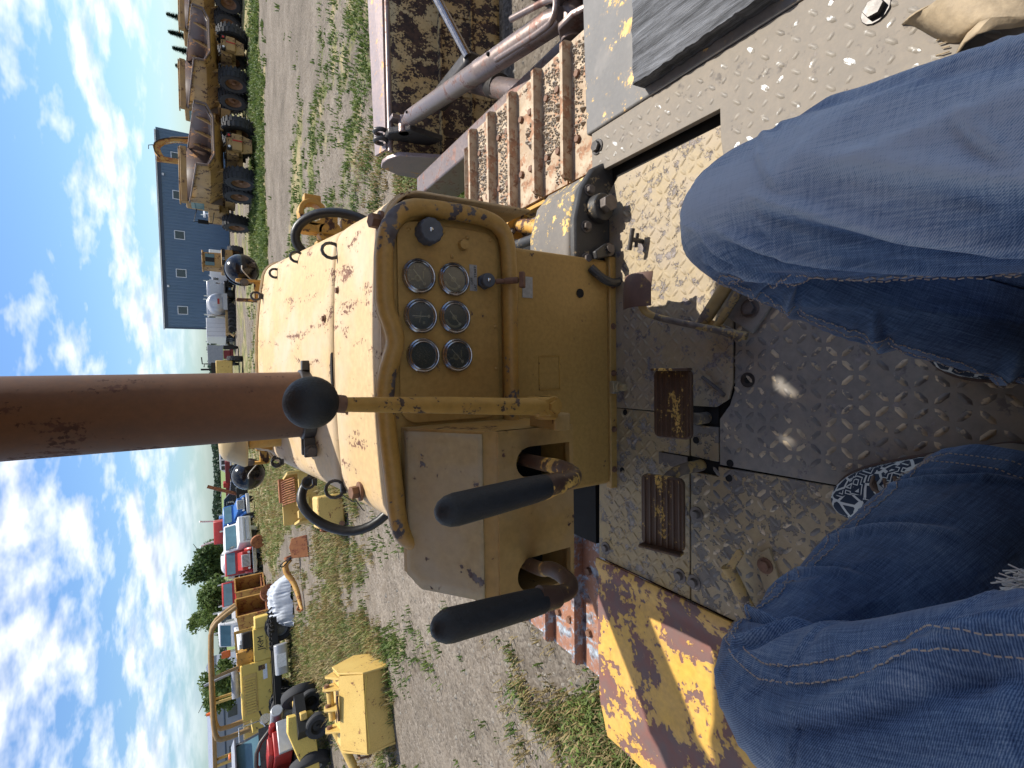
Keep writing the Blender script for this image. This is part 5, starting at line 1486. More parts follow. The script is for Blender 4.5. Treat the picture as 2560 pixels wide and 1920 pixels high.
# ---------------------------------------------------------------- articulated dump trucks
def dump_truck(label, x, y, rz, sc=1.0):
    t = thing('dump_truck', label, 'dump truck', (x, y, 0), rz, 'dump trucks parked side by side')
    t.scale = (sc, sc, sc)
    W = 1.62
    # bed: outer shell and dark worn inside
    def bedpts(inset, y0, y1, zb, zt):
        return [(-W + inset, y0, zt), (-W * .98 + inset, y0, (zb + zt) / 2 - .1), (-W * .62 + inset * .6, y0, zb), (W * .62 - inset * .6, y0, zb), (W * .98 - inset, y0, (zb + zt) / 2 - .1), (W - inset, y0, zt)]
    o_ = G(); o_.grid([bedpts(0, -1.25, 0, 1.98, 2.72), bedpts(0, -.6, 0, 1.70, 2.80), bedpts(0, 1.0, 0, 1.52, 2.95), bedpts(0, 3.3, 0, 1.50, 3.15)])
    o_.build('bed', M['dump_yellow'], t, smooth=30, solid=.05)
    i_ = G(); i_.grid([bedpts(.09, -1.22, 0, 2.05, 2.715), bedpts(.09, -.6, 0, 1.78, 2.795), bedpts(.09, 1.0, 0, 1.60, 2.945), bedpts(.09, 3.3, 0, 1.58, 3.145)])
    i_.add([(-W + .06, 3.28, 1.58), (W - .06, 3.28, 1.58), (W - .06, 3.28, 3.30), (-W + .06, 3.28, 3.30)], [(0, 1, 2, 3)])
    i_.build('bed_liner', M['dump_bed'], t, smooth=30, solid=.02)
    f = G()
    f.tube([(-W, -1.27, 2.72), (-W * .98, -1.28, 2.24), (-W * .62, -1.28, 1.97), (W * .62, -1.28, 1.97), (W * .98, -1.28, 2.24), (W, -1.27, 2.72)], .06, n=6)
    f.beam((-W, -1.25, 2.73), (-W, 3.3, 3.17), .11, .06); f.beam((W, -1.25, 2.73), (W, 3.3, 3.17), .11, .06)
    f.build('bed_rim', M['dump_bed'], t)
    for k in range(3):
        for s in (-1, 1):
            G().beam((s * (W + .01), -.1 + k * 1.35, 2.86 + .12 * k), (s * (W * .66), -.1 + k * 1.35, 1.50), .12, .10, (0, 1, 0)).build('bed_rib', M['dump_yellow'], t)
    h = G(); h.box((0, 3.42, 3.42), (2 * W, .30, .30)); h.box((0, 3.60, 3.62), (2 * W, .42, .07)); h.build('headboard', M['dump_yellow'], t, bevel=.02)
    # chassis, tail box with lamps
    c = G(); c.bx(-.55, .55, -.85, 6.2, .85, 1.40); c.bx(-.32, .32, -1.05, -.85, .95, 1.35); c.bx(-1.25, 1.25, -.15, .15, .66, .92); c.bx(-1.25, 1.25, 1.50, 1.80, .66, .92)
    c.build('chassis', M['dump_yellow'], t, bevel=.03)
    tb = G(); tb.bx(-.42, .42, -1.16, -.92, .72, 1.16); tb.prism([(-.5, 0), (.5, 0), (.35, -.5), (-.35, -.5)], (0, -.90, .76), (1, 0, 0), (0, 0, 1), .1); tb.build('tail_box', M['dump_yellow'], t, bevel=.02)
    G().bx(.02, .09, -1.175, -1.16, .72, 1.16).build('reflector', M['red_lens'], t)
    for s in (-1, 1):
        G().bx(s * .34 - .10, s * .34 + .10, -1.14, -1.0, 1.20, 1.40).build('lamp_box', M['frame_black'], t)
        G().cyl((s * .30, -1.14, 1.30), (s * .30, -1.17, 1.30), .06, n=12).build('tail_lamp', M['lamp_white' if s < 0 else 'red_lens'], t)
        G().beam((s * 1.05, .9, 1.2), (s * .8, 2.6, 2.0), .16, .16).build('hoist_ram', M['dump_yellow'], t)
        G().bx(s * 1.25 - .32, s * 1.25 + .32, 2.55, 2.60, .35, 1.45).build('mudflap', M['frame_black'], t)
        wheel(t, (s * 1.38, 0, .785), .785, .62, 'rim_rust', lugs=22)
        wheel(t, (s * 1.38, 1.68, .785), .785, .62, 'rim_rust', lugs=22)
        wheel(t, (s * 1.38, 6.2, .785), .785, .62, 'rim_rust', lugs=22)
    # cab
    cb = G(); cb.box((-.25, 5.0, 2.55), (1.6, 1.5, 1.7), taper=.94); cb.bx(-1.0, 1.0, 5.7, 7.6, 1.2, 2.3); cb.build('cab', M['dump_yellow'], t, bevel=.06)
    G().bx(-.95, .45, 4.22, 4.25, 2.55, 3.15).build('rear_window', M['glass_dark'], t)
    G().bx(-1.03, -1.0, 4.45, 5.5, 2.5, 3.15).build('side_window', M['glass_teal'], t)
    m_ = G(); m_.tube([(-1.0, 5.6, 2.9), (-1.75, 5.7, 3.05), (-1.75, 5.7, 2.1), (-1.05, 5.7, 2.0)], .03, n=6); m_.bx(-1.85, -1.62, 5.64, 5.70, 2.3, 2.85); m_.build('mirror', M['frame_black'], t)
    G().cyl((.75, 5.9, 2.3), (.75, 5.75, 3.75), .07, n=10).build('exhaust_pipe', M['frame_black'], t)
    return t
dump_truck('articulated dump truck with empty rusty bed, nearest to the blue building', 11.65, 29.5, R(7))
dump_truck('middle dump truck of three, pale floor inside its bed, pines behind', 18.6, 33.1, R(9))
dump_truck('dump truck at the far right, cut by the picture edge', 25.6, 36.8, R(10))
# ---------------------------------------------------------------- excavator boom beyond the trucks
ex = thing('excavator', 'tan excavator with raised gooseneck boom behind the dump trucks', 'excavator', (18.2, 47, 0), R(0))
b_ = G()
prof = [(-1.0, 3.0), (-.6, 4.6), (-.15, 5.5), (.35, 5.85), (.85, 5.75), (1.35, 5.35), (1.28, 5.0), (.8, 5.3), (.35, 5.4), (0, 5.1), (-.3, 4.4), (-.55, 2.9)]
b_.prism([(-a, z) for a, z in prof], (0, .2, 0), (1, 0, 0), (0, 0, 1), .42); b_.build('boom', M['rusty_yellow'], ex, bevel=.03)
s_ = G(); s_.prism([(1.05, 5.6), (1.45, 5.65), (1.25, 2.7), (.95, 2.7)], (0, .2, 0), (-1, 0, 0), (0, 0, 1), -.32); s_.build('stick', M['rusty_yellow'], ex, bevel=.02)
r_ = G(); r_.cyl((.55, -.1, 3.6), (.05, -.1, 5.3), .10, n=12); r_.cyl((-.2, -.1, 5.75), (-1.15, -.1, 5.3), .07, n=12); r_.build('ram', M['chrome_bright'], ex)
h_ = G(); h_.tube([(.75, -.25, 3.2), (.5, -.28, 4.7), (0, -.28, 5.7), (-.7, -.28, 5.8), (-1.2, -.28, 5.4)], .04, n=6, smooth=1); h_.tube([(-.3, -.2, 5.8), (-.4, -.2, 6.1), (-.7, -.2, 6.1)], .03, n=6); h_.build('hydraulic_hose', M['frame_black'], ex)
g = G(); g.bx(.2, 2.6, -1.2, 1.6, 1.1, 2.9); g.build('house', M['rusty_yellow'], ex, bevel=.08)
for s in (-1, 1): G().bx(-1.4, 2.6, s * 1.2 - .25, s * 1.2 + .25, 0, .95).build('crawler_track', M['frame_black'], ex, bevel=.3)
# ---------------------------------------------------------------- blue metal building
m, nt, b = newmat('blue_cladding'); M['blue_cladding'] = m
b.inputs['Roughness'].default_value = .42
c = coord(nt)
nt.links.new(mix(nt, ramp(nt, noise(nt, c, .35, 3), .3, .7), (0.080, 0.140, 0.215), (0.095, 0.160, 0.245)), b.inputs['Base Color'])
plain('white_cladding', (0.52, 0.56, 0.60), .5, 0, .1, 2)
plain('window_pane', (0.045, 0.06, 0.07), .12, 0, .4, 1, 0, .6)
plain('trim_dark', (0.05, 0.075, 0.12), .5)
plain('trim_white', (0.70, 0.73, 0.77), .5)
bd = thing('metal_building', 'long blue corrugated metal building with small white framed windows', 'building', (6.0, 77.0, 0), R(-7.0))
BL, BH = 24.4, 7.55
g = G(); x = 0.0; P = []
while x < BL:
    P += [(x, 0), (x + .20, 0), (x + .24, -.05), (x + .30, -.05), (x + .34, 0)]; x += .40
g.grid([[(a, q, 0) for a, q in P], [(a, q, BH) for a, q in P]]); g.build('wall', M['blue_cladding'], bd, smooth=0)
g = G(); g.bx(-.02, BL, -.09, .05, BH - .35, BH); g.bx(-.10, .10, -.08, .1, 0, BH); g.build('trim', M['trim_dark'], bd)
g = G(); g.bx(-.2, BL, -.25, .1, BH, BH + .16); g.build('gutter', M['trim_white'], bd)
g = G(); g.add([(-.3, -.3, BH + .12), (BL, -.3, BH + .12), (BL, 9, BH + .5), (-.3, 9, BH + .5), (BL, 18.3, BH + .12), (-.3, 18.3, BH + .12)], [(0, 1, 2, 3), (3, 2, 4, 5)]); g.build('roof', M['trim_white'], bd)
g = G(); g.add([(-.11, 0, 0), (-.11, 18, 0), (-.11, 18, BH), (-.11, 9, BH + .45), (-.11, 0, BH)], [(0, 1, 2, 3, 4)]); g.build('gable_wall', M['white_cladding'], bd)
G().bx(-.16, -.11, 3.0, 7.0, 0, 4.6).build('gable_door', M['grey_paint'], bd)
for wx in (2.35, 7.15, 12.0, 16.95, 21.6):
    w_ = G().bx(wx - .55, wx + .55, -.075, -.04, 4.98, 6.12).build('window', M['trim_white'], bd)
    G().bx(wx - .46, wx + .46, -.082, -.07, 5.07, 6.03).build('pane', M['window_pane'], w_)
for wx in (5.4, 19.2):
    G().box((wx, -.2, 7.0), (.28, .3, .22)).build('wall_lamp', M['trim_white'], bd, bevel=.02)
# ---------------------------------------------------------------- generic truck bodies in front of the building
def cabtruck(name, label, x, y, rz, body, kind, sc=1.0, group=None, extra=None):
    """conventional truck, front towards +y; kind picks what rides on the frame"""
    t = thing(name, label, 'truck', (x, y, 0), rz, group); t.scale = (sc, sc, sc)
    G().bx(-.45, .45, -4.2, 3.2, .62, .86).build('frame', M['frame_black'], t)
    c = G(); c.prism([(-.1, .95), (1.45, .95), (1.45, 1.95), (1.15, 2.75), (.0, 2.80), (-.1, 2.6)], (-1.02, 0, 0), (0, 1, 0), (0, 0, 1), 2.04); c.build('cab', M[body], t, bevel=.06)
    hd = G(); hd.prism([(1.4, .9), (3.05, .85), (3.10, 1.55), (1.4, 1.85)], (-.78, 0, 0), (0, 1, 0), (0, 0, 1), 1.56); hd.build('hood', M[body], t, bevel=.08)
    G().prism([(1.40, 2.02), (1.465, 2.02), (1.20, 2.66), (1.14, 2.66)], (-.90, 0, 0), (0, 1, 0), (0, 0, 1), 1.80).build('windshield', M['glass_teal'], t)
    for s in (-1, 1):
        G().bx(s * 1.025 - .012, s * 1.025 + .012, .15, 1.1, 1.95, 2.58).build('side_window', M['glass_dark'], t)
        f = G(); f.tube([(s * .92, 1.55, .70), (s * .92, 1.75, 1.12), (s * .92, 2.35, 1.22), (s * .92, 2.85, 1.05), (s * .92, 3.05, .75)], .15, n=8, smooth=1); f.build('fender', M[body], t)
        wheel(t, (s * .95, 2.3, .52), .52, .28, 'rim_grey')
        wheel(t, (s * .92, -2.1, .52), .52, .50, 'rim_grey'); wheel(t, (s * .92, -3.4, .52), .52, .50, 'rim_grey')
        G().cyl((s * .66, 3.06, 1.02), (s * .66, 3.14, 1.02), .10, n=12).build('headlight', M['lamp_white'], t)
        G().tube([(s * 1.05, 1.4, 2.4), (s * 1.35, 1.45, 2.4), (s * 1.35, 1.45, 1.8), (s * 1.05, 1.42, 1.7)], .02, n=5).build('mirror_arm', M['chrome_bright'], t)
        G().bx(s * 1.35 - .09, s * 1.35 + .09, 1.42, 1.46, 1.8, 2.3).build('mirror', M['chrome_bright'], t)
        G().cyl((s * .9, -.25, .9), (s * .9, -.25, 3.1), .075, n=10).build('exhaust_pipe', M['chrome_bright'], t)
    gr = G().bx(-.50, .50, 3.08, 3.115, .92, 1.58).build('grille', M['lamp_white'], t, bevel=.02)
    for k in range(9): G().bx(-.44 + k * .105, -.39 + k * .105, 3.11, 3.125, .98, 1.52).build('grille_slot', M['void'], gr)
    G().bx(-1.1, 1.1, 3.08, 3.28, .45, .75).build('bumper', M['chrome_bright' if kind != 'blue' else 'silver_paint'], t, bevel=.03)
    if kind == 'tank':
        q = G(); q.lathe((0, -4.3, 1.75), (0, 1, 0), [(.0, 0), (.75, .05), (.92, .2), (.95, 3.7), (.75, 3.95), (0, 4.0)], 24); q.build('tank', M['silver_paint'], t, smooth=50)
        G().bx(-.3, .3, -4.32, -4.28, 1.55, 1.75).build('tail_sign', M['red_paint'], t)
        G().bx(-.9, .9, -4.4, -4.1, .8, 1.2).build('tail_locker', M['silver_paint'], t)
    elif kind == 'box':
        q = G(); q.bx(-1.15, 1.15, -4.4, -.3, .95, 2.95); q.build('cargo_box', M['white_paint'], t, bevel=.04)
        for k in range(4): G().bx(-1.0 + k * .5, -.97 + k * .5, -4.42, -4.40, 1.0, 2.9).build('door_rib', M['silver_paint'], t)
    elif kind == 'stake':
        for sx in (-1.15, 1.15):
            for k in range(5): G().bx(sx - .02, sx + .02, -4.3, -.3, 1.05 + .27 * k, 1.27 + .27 * k).build('side_plank', M['plank_wood'], t)
            for k in range(5): G().bx(sx * 1.03 - .02, sx * 1.03 + .02, -4.2 + k * .95, -4.1 + k * .95, .95, 2.45).build('stake', M['plank_wood'], t)
        for k in range(5): G().bx(-1.13, 1.13, -4.32, -4.28, 1.05 + .27 * k, 1.27 + .27 * k).build('tail_plank', M['plank_wood'], t)
        G().bx(-1.1, 1.1, -.9, -.1, 2.6, 2.85).build('roof_box', M['white_paint'], t, bevel=.05)
    elif kind == 'bed':
        G().bx(-1.1, 1.1, -4.3, -.2, .9, 1.05).build('deck', M['frame_black'], t)
        G().bx(-1.1, 1.1, -.5, -.3, 1.05, 2.5).build('headache_rack', M['silver_paint'], t)
    return t
cabtruck('stake_truck', 'old truck with wooden stake sides parked against the blue building', 18.4, 63, R(174), 'white_paint', 'stake', .98)
cabtruck('service_truck', 'small white service truck beside the yellow loader', 11.3, 62, R(10), 'white_paint', 'box', .80)
cabtruck('semi_truck', 'grey semi tractor between the white service truck and the silver tanker', 9.95, 67, R(2), 'silver_paint', 'bed', .98)
cabtruck('tank_truck', 'silver tank truck with a small red sign below the last window', 7.7, 66.5, R(3), 'silver_paint', 'tank', 1.0)
cabtruck('box_truck', 'white box truck at the corner of the blue building', 4.7, 70, R(8), 'white_paint', 'box', .98)
# yellow wheel loader seen from behind
ld = thing('wheel_loader', 'yellow loader with cab and black number band, in front of the blue building', 'loader', (8.95, 45.5, 0), R(6))
g = G(); g.bx(-.62, .62, -1.5, 1.6, .75, 1.55); g.build('engine_hood', M['dump_yellow'], ld, bevel=.06)
g = G(); g.box((0, .1, 2.15), (1.25, 1.2, 1.25), taper=.95); g.bx(-.70, .70, -.6, .8, 2.74, 2.86); g.build('cab', M['dump_yellow'], ld, bevel=.04)
w_ = G().bx(-.46, .46, -.53, -.48, 2.0, 2.62).build('rear_window', M['glass_teal'], ld)
G().bx(-.18, .18, -.54, -.525, 2.0, 2.62).build('window_post', M['frame_black'], w_)
G().bx(-.66, .66, -1.53, -1.50, 1.30, 1.52).build('number_band', M['frame_black'], ld)
text_mesh('01', .26, M['lamp_white'], 'number', ld, mtx_from((-.12, -1.54, 1.41), (1, 0, 0), (0, 0, 1)))
for s in (-1, 1):
    for yy in (-.9, 1.2): wheel(ld, (s * .85, yy, .55), .55, .42, 'rim_rust', lugs=16, tyre='tyre_dusty')
G().bx(-.75, .75, 2.0, 2.9, .2, .9).build('bucket', M['dump_bed'], ld, bevel=.05)
# steel trailer with many tyres
tr = thing('steel_trailer', 'tan steel trailer frame with a row of black tyres on the grass', 'trailer', (6.5, 62.5, 0), R(4))
g = G(); g.bx(-2.1, 2.1, -.10, .10, .78, 1.02); g.bx(-2.1, 2.1, 1.9, 2.1, .78, 1.02)
for k in range(6): g.bx(-2.0 + .78 * k, -1.85 + .78 * k, -.1, 2.1, .70, .95)
g.build('frame', M['trailer_tan'], tr)
for k in range(7): wheel(tr, (-1.6 + .42 * k, -.2 + .12 * (k % 2), .40), .40, .24, 'frame_black', ax=(.25, 1, 0))
g = G(); g.tube([(-2.0, -.1, .8), (-2.4, -.4, .25), (-2.1, -.5, .1)], .05, n=6); g.tube([(-2.0, .3, .8), (-2.5, -.1, .25)], .05, n=6); g.build('hitch', M['trailer_tan'], tr)
# compactor unit and grader tail
cp = thing('compactor_box', 'pale grey machine box with red and black gear underneath, left of the white box truck', 'machine', (1.85, 58.5, 0), R(2))
g = G(); g.bx(-.95, 1.0, -.3, 2.2, 1.42, 2.80); g.build('housing', M['grey_paint'], cp, bevel=.03)
g = G(); g.bx(-1.0, 1.0, -.2, 2.0, .5, .8); g.bx(-.4, .5, -.32, .2, .8, 1.4); g.build('chassis', M['dark_red'], cp, bevel=.04)
g = G(); g.bx(-1.0, -.5, -.35, .3, .35, 1.42); g.bx(.6, 1.0, -.3, .3, .4, 1.4); g.tube([(-.9, .3, 2.8), (-.9, .3, 3.3), (-.2, .3, 3.35)], .06, n=8); g.build('gear', M['frame_black'], cp, bevel=.03)
for s in (-1, 1): wheel(cp, (s * .9, 1.0, .42), .42, .3, 'rim_grey')
gd = thing('motor_grader', 'yellow grader tail with black exhaust, half hidden by the stack', 'grader', (.45, 50.5, 0), R(3))
g = G(); g.bx(-.65, .65, -.3, 3.0, .85, 2.15); g.build('engine_box', M['implement_yellow'], gd, bevel=.08)
g = G(); g.bx(-.5, .5, .5, 2.5, 2.15, 2.5); g.cyl((-.1, .8, 2.5), (-.1, .8, 3.3), .09, n=10); g.tube([(.35, .6, 2.4), (.4, .6, 3.0), (.1, .6, 3.05)], .05, n=6); g.build('exhaust', M['frame_black'], gd)
for s in (-1, 1):
    for yy in (.0, 1.5): wheel(gd, (s * .85, yy, .62), .62, .40, 'rim_rust', lugs=16, tyre='tyre_dusty')
# ---------------------------------------------------------------- left row
vn = thing('van', 'white passenger van parked far off before the field, beside the stack', 'van', (-13.9, 88, 0), R(80))
g = G(); g.prism([(-2.4, .35), (2.4, .35), (2.45, 1.05), (1.75, 1.25), (1.15, 1.95), (-2.35, 2.0)], (.95, 0, 0), (0, 1, 0), (0, 0, 1), -1.9); g.build('body', M['white_paint'], vn, bevel=.08)
for k in range(4): G().bx(.945, .965, -2.1 + k * .9, -1.45 + k * .9, 1.22, 1.75).build('window', M['glass_dark'], vn)
for k in range(4): G().bx(-.965, -.945, -2.1 + k * .9, -1.45 + k * .9, 1.22, 1.75).build('window', M['glass_dark'], vn)
for s in (-1, 1):
    for yy in (-1.5, 1.6): wheel(vn, (s * .85, yy, .35), .35, .24, 'rim_grey')
rd = thing('farm_trailer', 'long dark red farm implement between the van and the black pickup', 'implement', (-15.6, 80, 0), R(85))
g = G(); g.bx(-.5, .5, -2.9, 2.8, .75, 1.35); g.build('bin', M['dark_red'], rd, bevel=.04)
g = G(); g.bx(-.6, .6, .2, .9, 1.0, 1.65); g.build('engine_cover', M['red_paint'], rd, bevel=.05)
g = G(); g.tube([(0, 1.4, 1.2), (0, 1.6, 1.9), (0, 2.3, 2.0)], .06, n=6); g.build('spout', M['silver_paint'], rd)
for yy in (-1.6, 1.6): wheel(rd, (-.6, yy, .45), .45, .3, 'rim_rust'); wheel(rd, (.6, yy, .45), .45, .3, 'rim_rust')
pk = thing('pickup', 'glossy black pickup with chrome front parked on the grass edge', 'pickup', (-16.1, 67.5, 0), R(-78))
g = G(); g.prism([(-2.7, .45), (2.6, .45), (2.7, .95), (1.35, 1.10), (.60, 1.75), (-.75, 1.78), (-1.0, 1.12), (-2.75, 1.10)], (-.95, 0, 0), (0, 1, 0), (0, 0, 1), 1.9); g.build('body', M['car_navy'], pk, bevel=.08, seg=3)
for sx in (-.965, .945):
    G().prism([(.95, 1.17), (.52, 1.65), (-.02, 1.67), (-.02, 1.17)], (sx, 0, 0), (0, 1, 0), (0, 0, 1), .02).build('window', M['glass_dark'], pk)
    G().prism([(-.1, 1.17), (-.1, 1.67), (-.62, 1.68), (-.80, 1.17)], (sx, 0, 0), (0, 1, 0), (0, 0, 1), .02).build('window', M['glass_dark'], pk)
g = G(); g.bx(-.85, .85, 2.62, 2.76, .5, .95); g.build('front_grille', M['chrome_bright'], pk, bevel=.03)
for s in (-1, 1):
    for yy in (-1.75, 1.75): wheel(pk, (s * .86, yy, .40), .40, .26, 'chrome_bright')
cabtruck('semi_truck', 'blue semi truck with wide white grille in the left row', -11.3, 42.0, R(222), 'blue_paint', 'blue', .74)
# white yard truck
yt = thing('yard_truck', 'white boxy yard truck with big round wheel arch in the left row', 'truck', (-11.45, 37.0, 0), R(226))
g = G(); g.prism([(-1.3, .55), (1.5, .50), (1.55, 1.25), (.75, 1.35), (.55, 2.05), (-1.25, 2.1)], (-.98, 0, 0), (0, 1, 0), (0, 0, 1), 1.96); g.build('cab', M['white_paint'], yt, bevel=.06)
G().prism([(.60, 1.42), (.80, 1.38), (.62, 1.98), (.55, 2.0)], (-.82, 0, 0), (0, 1, 0), (0, 0, 1), 1.64).build('windshield', M['glass_teal'], yt)
for sx in (-.995, .975):
    for a, b2 in ((-1.1, -.75), (-.62, -.02), (.05, .45)):
        G().bx(sx, sx + .02, a, b2, 1.4, 1.92).build('side_window', M['glass_dark'], yt)
for s in (-1, 1):
    g = G(); g.lathe((s * 1.0, -.55, .55), (s, 0, 0), [(.62, -.3), (.64, 0), (.58, .01), (.57, -.3)], 26); g.build('wheel_arch', M['white_paint'], yt)
    wheel(yt, (s * .92, -.55, .55), .55, .34, 'rim_grey')
    wheel(yt, (s * .85, -3.0, .5), .5, .5, 'rim_grey')
g = G(); g.bx(-.85, .85, 1.5, 1.62, .62, .80); g.bx(-.85, .85, 1.5, 1.62, .90, 1.0); g.build('front_slats', M['silver_paint'], yt)
G().bx(-.45, .45, -4.0, -1.2, .55, .85).build('frame', M['frame_black'], yt)
# white tank trailer
tk = thing('tank_trailer', 'white tank trailer behind the yard truck', 'trailer', (-14.9, 43.5, 0), R(10))
g = G(); g.lathe((0, -2.6, 1.62), (0, 1, 0), [(0, 0), (.5, .05), (.66, .25), (.66, 5.0), (.5, 5.2), (0, 5.25)], 24); g.build('tank', M['white_paint'], tk, smooth=50)
g = G(); g.bx(-.8, .8, -2.5, 2.6, .6, .95); g.bx(-1.1, 1.1, -2.7, -2.5, .5, 1.5); g.build('frame', M['frame_black'], tk)
for s in (-1, 1): wheel(tk, (s * .85, -1.5, .5), .5, .4, 'rim_grey'); wheel(tk, (s * .85, 1.5, .5), .5, .4, 'rim_grey')
cabtruck('semi_truck', 'red semi truck with white slotted grille next to the rusty hoppers', -12.75, 36.6, R(200), 'red_paint', 'bed', .74)
# conveyors and chutes behind
cv_ = thing('conveyor', 'rusty orange conveyor arm sticking up behind the blue truck', 'conveyor', (-11.2, 50, 0), R(20))
g = G(); g.beam((0, 0, .6), (1.1, 0, 3.1), .4, .25); g.build('belt_frame', M['rust_orange'], cv_); g = G(); g.bx(-.6, .6, -.5, .5, 0, .9); g.build('base', M['frame_black'], cv_)
wheel(cv_, (-.2, -.6, .35), .35, .25)
rc = thing('crane_truck', 'red and blue loader truck with white pipes behind the yard truck', 'truck', (-14.3, 50, 0), R(190))
g = G(); g.prism([(-1, .9), (1.0, .9), (1.0, 2.1), (.6, 2.75), (-1, 2.75)], (-1, 0, 0), (0, 1, 0), (0, 0, 1), 2.0); g.build('cab', M['red_paint'], rc, bevel=.08)
G().prism([(.99, 2.0), (1.03, 2.0), (.68, 2.62), (.64, 2.62)], (-.85, 0, 0), (0, 1, 0), (0, 0, 1), 1.7).build('windshield', M['glass_teal'], rc)
G().bx(-1.1, 1.1, -4, -1.1, 1.0, 2.3).build('body', M['blue_paint'], rc, bevel=.05)
for s in (-1, 1):
    wheel(rc, (s * .9, .2, .5), .5, .3); wheel(rc, (s * .9, -3, .5), .5, .5)
    g = G(); g.tube([(s * .9, -1.1, 2.6), (s * 1.0, -1.0, 3.4), (s * 1.1, -.7, 3.8)], .08, n=8); g.build('pipe', M['white_paint'], rc)
# rusty hoppers
def hopper(label, x, y, rz, sc):
    t = thing('hopper', label, 'hopper', (x, y, 0), rz, 'rusty hoppers in the left row'); t.scale = (sc, sc, sc)
    # steel box tipped on its side, the open mouth towards local +x
    w, d = .55, .58
    g = G()
    g.add([(-w, -d, .18), (w, -d, .12), (w, -d, 1.62), (-w, -d, 1.50)], [(0, 1, 2, 3)]); g.add([(-w, d, .18), (w, d, .12), (w, d, 1.62), (-w, d, 1.50)], [(3, 2, 1, 0)])
    g.add([(-w, -d, 1.50), (w, -d, 1.62), (w, d, 1.62), (-w, d, 1.50)], [(0, 1, 2, 3)]); g.add([(-w, -d, .18), (w, -d, .12), (w, d, .12), (-w, d, .18)], [(3, 2, 1, 0)])
    g.add([(-w, -d, .18), (-w, d, .18), (-w, d, 1.50), (-w, -d, 1.50)], [(0, 1, 2, 3)])
    g.build('shell', M['rusty_yellow'], t, solid=.04, smooth=0)
    G().bx(-w + .08, -w + .12, -d + .05, d - .05, .24, 1.48).build('rust_inside', M['rust_orange'], t)
    G().bx(-w + .1, w - .02, -d + .045, d - .045, .22, .27).build('rust_floor', M['rust_orange'], t)
    g = G(); g.beam((w, -d, .12), (w, -d, 1.62), .07, .07, (0, 1, 0)); g.beam((w, d, .12), (w, d, 1.62), .07, .07, (0, 1, 0)); g.beam((w, -d, 1.62), (w, d, 1.62), .07, .07); g.beam((w, -d, .12), (w, d, .12), .07, .07); g.build('rim', M['rusty_yellow'], t)
    for k in range(4): G().bx(w - .10, w + .05, -d - .07, -d, .30 + .38 * k, .38 + .38 * k).build('lug', M['rusty_yellow'], t)
    g = G(); g.prism([(-.40, .55), (-.05, .62), (-.12, 1.02), (-.38, 1.10)], (0, -d - .006, 0), (1, 0, 0), (0, 0, 1), -.012); g.build('cutout', M['void'], t)
    g = G(); g.tube([(-.5, -d - .06, 1.2), (-.34, -d - .10, .95), (-.48, -d - .05, .6)], .05, n=6); g.build('latch', M['rusty_yellow'], t)
    for s in (-1, 1): G().bx(-.5, .5, s * .4 - .06, s * .4 + .06, 0, .16).build('skid', M['rust_orange'], t)
hopper('rusty yellow hopper nearer to the red semi truck, darker inside', -13.15, 32.6, R(-22), 1.0)
hopper('rusty yellow hopper nearer to the engine machine, bright orange inside', -13.05, 29.2, R(-24), 1.04)
cabtruck('dump_cab_truck', 'red truck cab with slanted windshield rising behind the hoppers', -16.3, 40.5, R(200), 'red_paint', 'bed', .82)
cabtruck('cabover_truck', 'white high truck cab behind the canopy frame', -17.3, 38.0, R(165), 'white_paint', 'bed', .92)
# ---------------------------------------------------------------- yellow engine machine with roll-over frame, JKM on its side
en = thing('wheeled_compactor', 'pale yellow engine machine with JKM on its side and a brown roll frame', 'machine', (-11.2, 20.6, 0), R(19)); en.scale = (1.0, .95, .97)
def ex_box(nm, x0, x1, z0, z1, mat, y0=-.55, y1=.75, bev=.03): return G().bx(x0, x1, y0, y1, z0, z1).build(nm, M[mat], en, bevel=bev)
ex_box('engine_cover', -1.75, .10, .80, 1.85, 'pale_yellow')
ex_box('side_box', .10, 1.25, .62, 1.38, 'pale_yellow')
ex_box('tool_box', 1.25, 1.65, .80, 1.30, 'pale_yellow', -.65, .2)
ex_box('low_step', -2.2, -1.72, 1.1, 1.55, 'pale_yellow')
ex_box('deck', -2.0, 1.6, .45, .62, 'frame_black')
pn = G().bx(-1.55, -.25, -.575, -.55, 1.32, 1.78).build('louvre_panel', M['implement_yellow'], en)
for k in range(13): G().box((-1.48 + .09 * k, -.585, 1.55), (.05, .02, .36), Matrix.Rotation(R(12), 3, 'Z')).build('louvre', M['pale_yellow'], pn)
G().bx(-.55, -.05, -.565, -.55, .95, 1.10).build('side_sticker', M['lamp_white'], en)
G().bx(-.22, -.05, -.57, -.55, 1.02, 1.25).build('warning_sign', M['pedal_brown'], en)
text_mesh('JKM', .30, M['ink'], 'side_lettering', en, mtx_from((.72, -.556, 1.12), (1, 0, 0), (0, 0, 1)), .002)
text_mesh('CONTRACTING', .085, M['ink'], 'side_lettering', en, mtx_from((.72, -.556, .92), (1, 0, 0), (0, 0, 1)), .002)
G().bx(-.10, .55, -.3, .5, 1.38, 1.95).build('radiator_box', M['worn_yellow'], en, bevel=.02)
G().cyl((-1.0, .1, 2.02), (.02, .1, 2.02), .14, n=16).build('muffler', M['grey_paint'], en)
G().cyl((-.1, .1, 2.05), (-.28, .1, 3.05), .05, n=10).build('exhaust_pipe', M['grey_paint'], en)
for yy in (-.62, .80):
    g = G(); g.tube([(-2.0, yy, 1.6), (-2.05, yy, 2.5), (-1.9, yy, 2.72), (-1.2, yy, 2.78), (1.35, yy, 2.80), (1.75, yy, 2.68), (2.0, yy, 2.3), (2.2, yy, 1.9)], .085, n=8, smooth=1); g.build('roll_frame', M['rops_brown'], en, smooth=60)
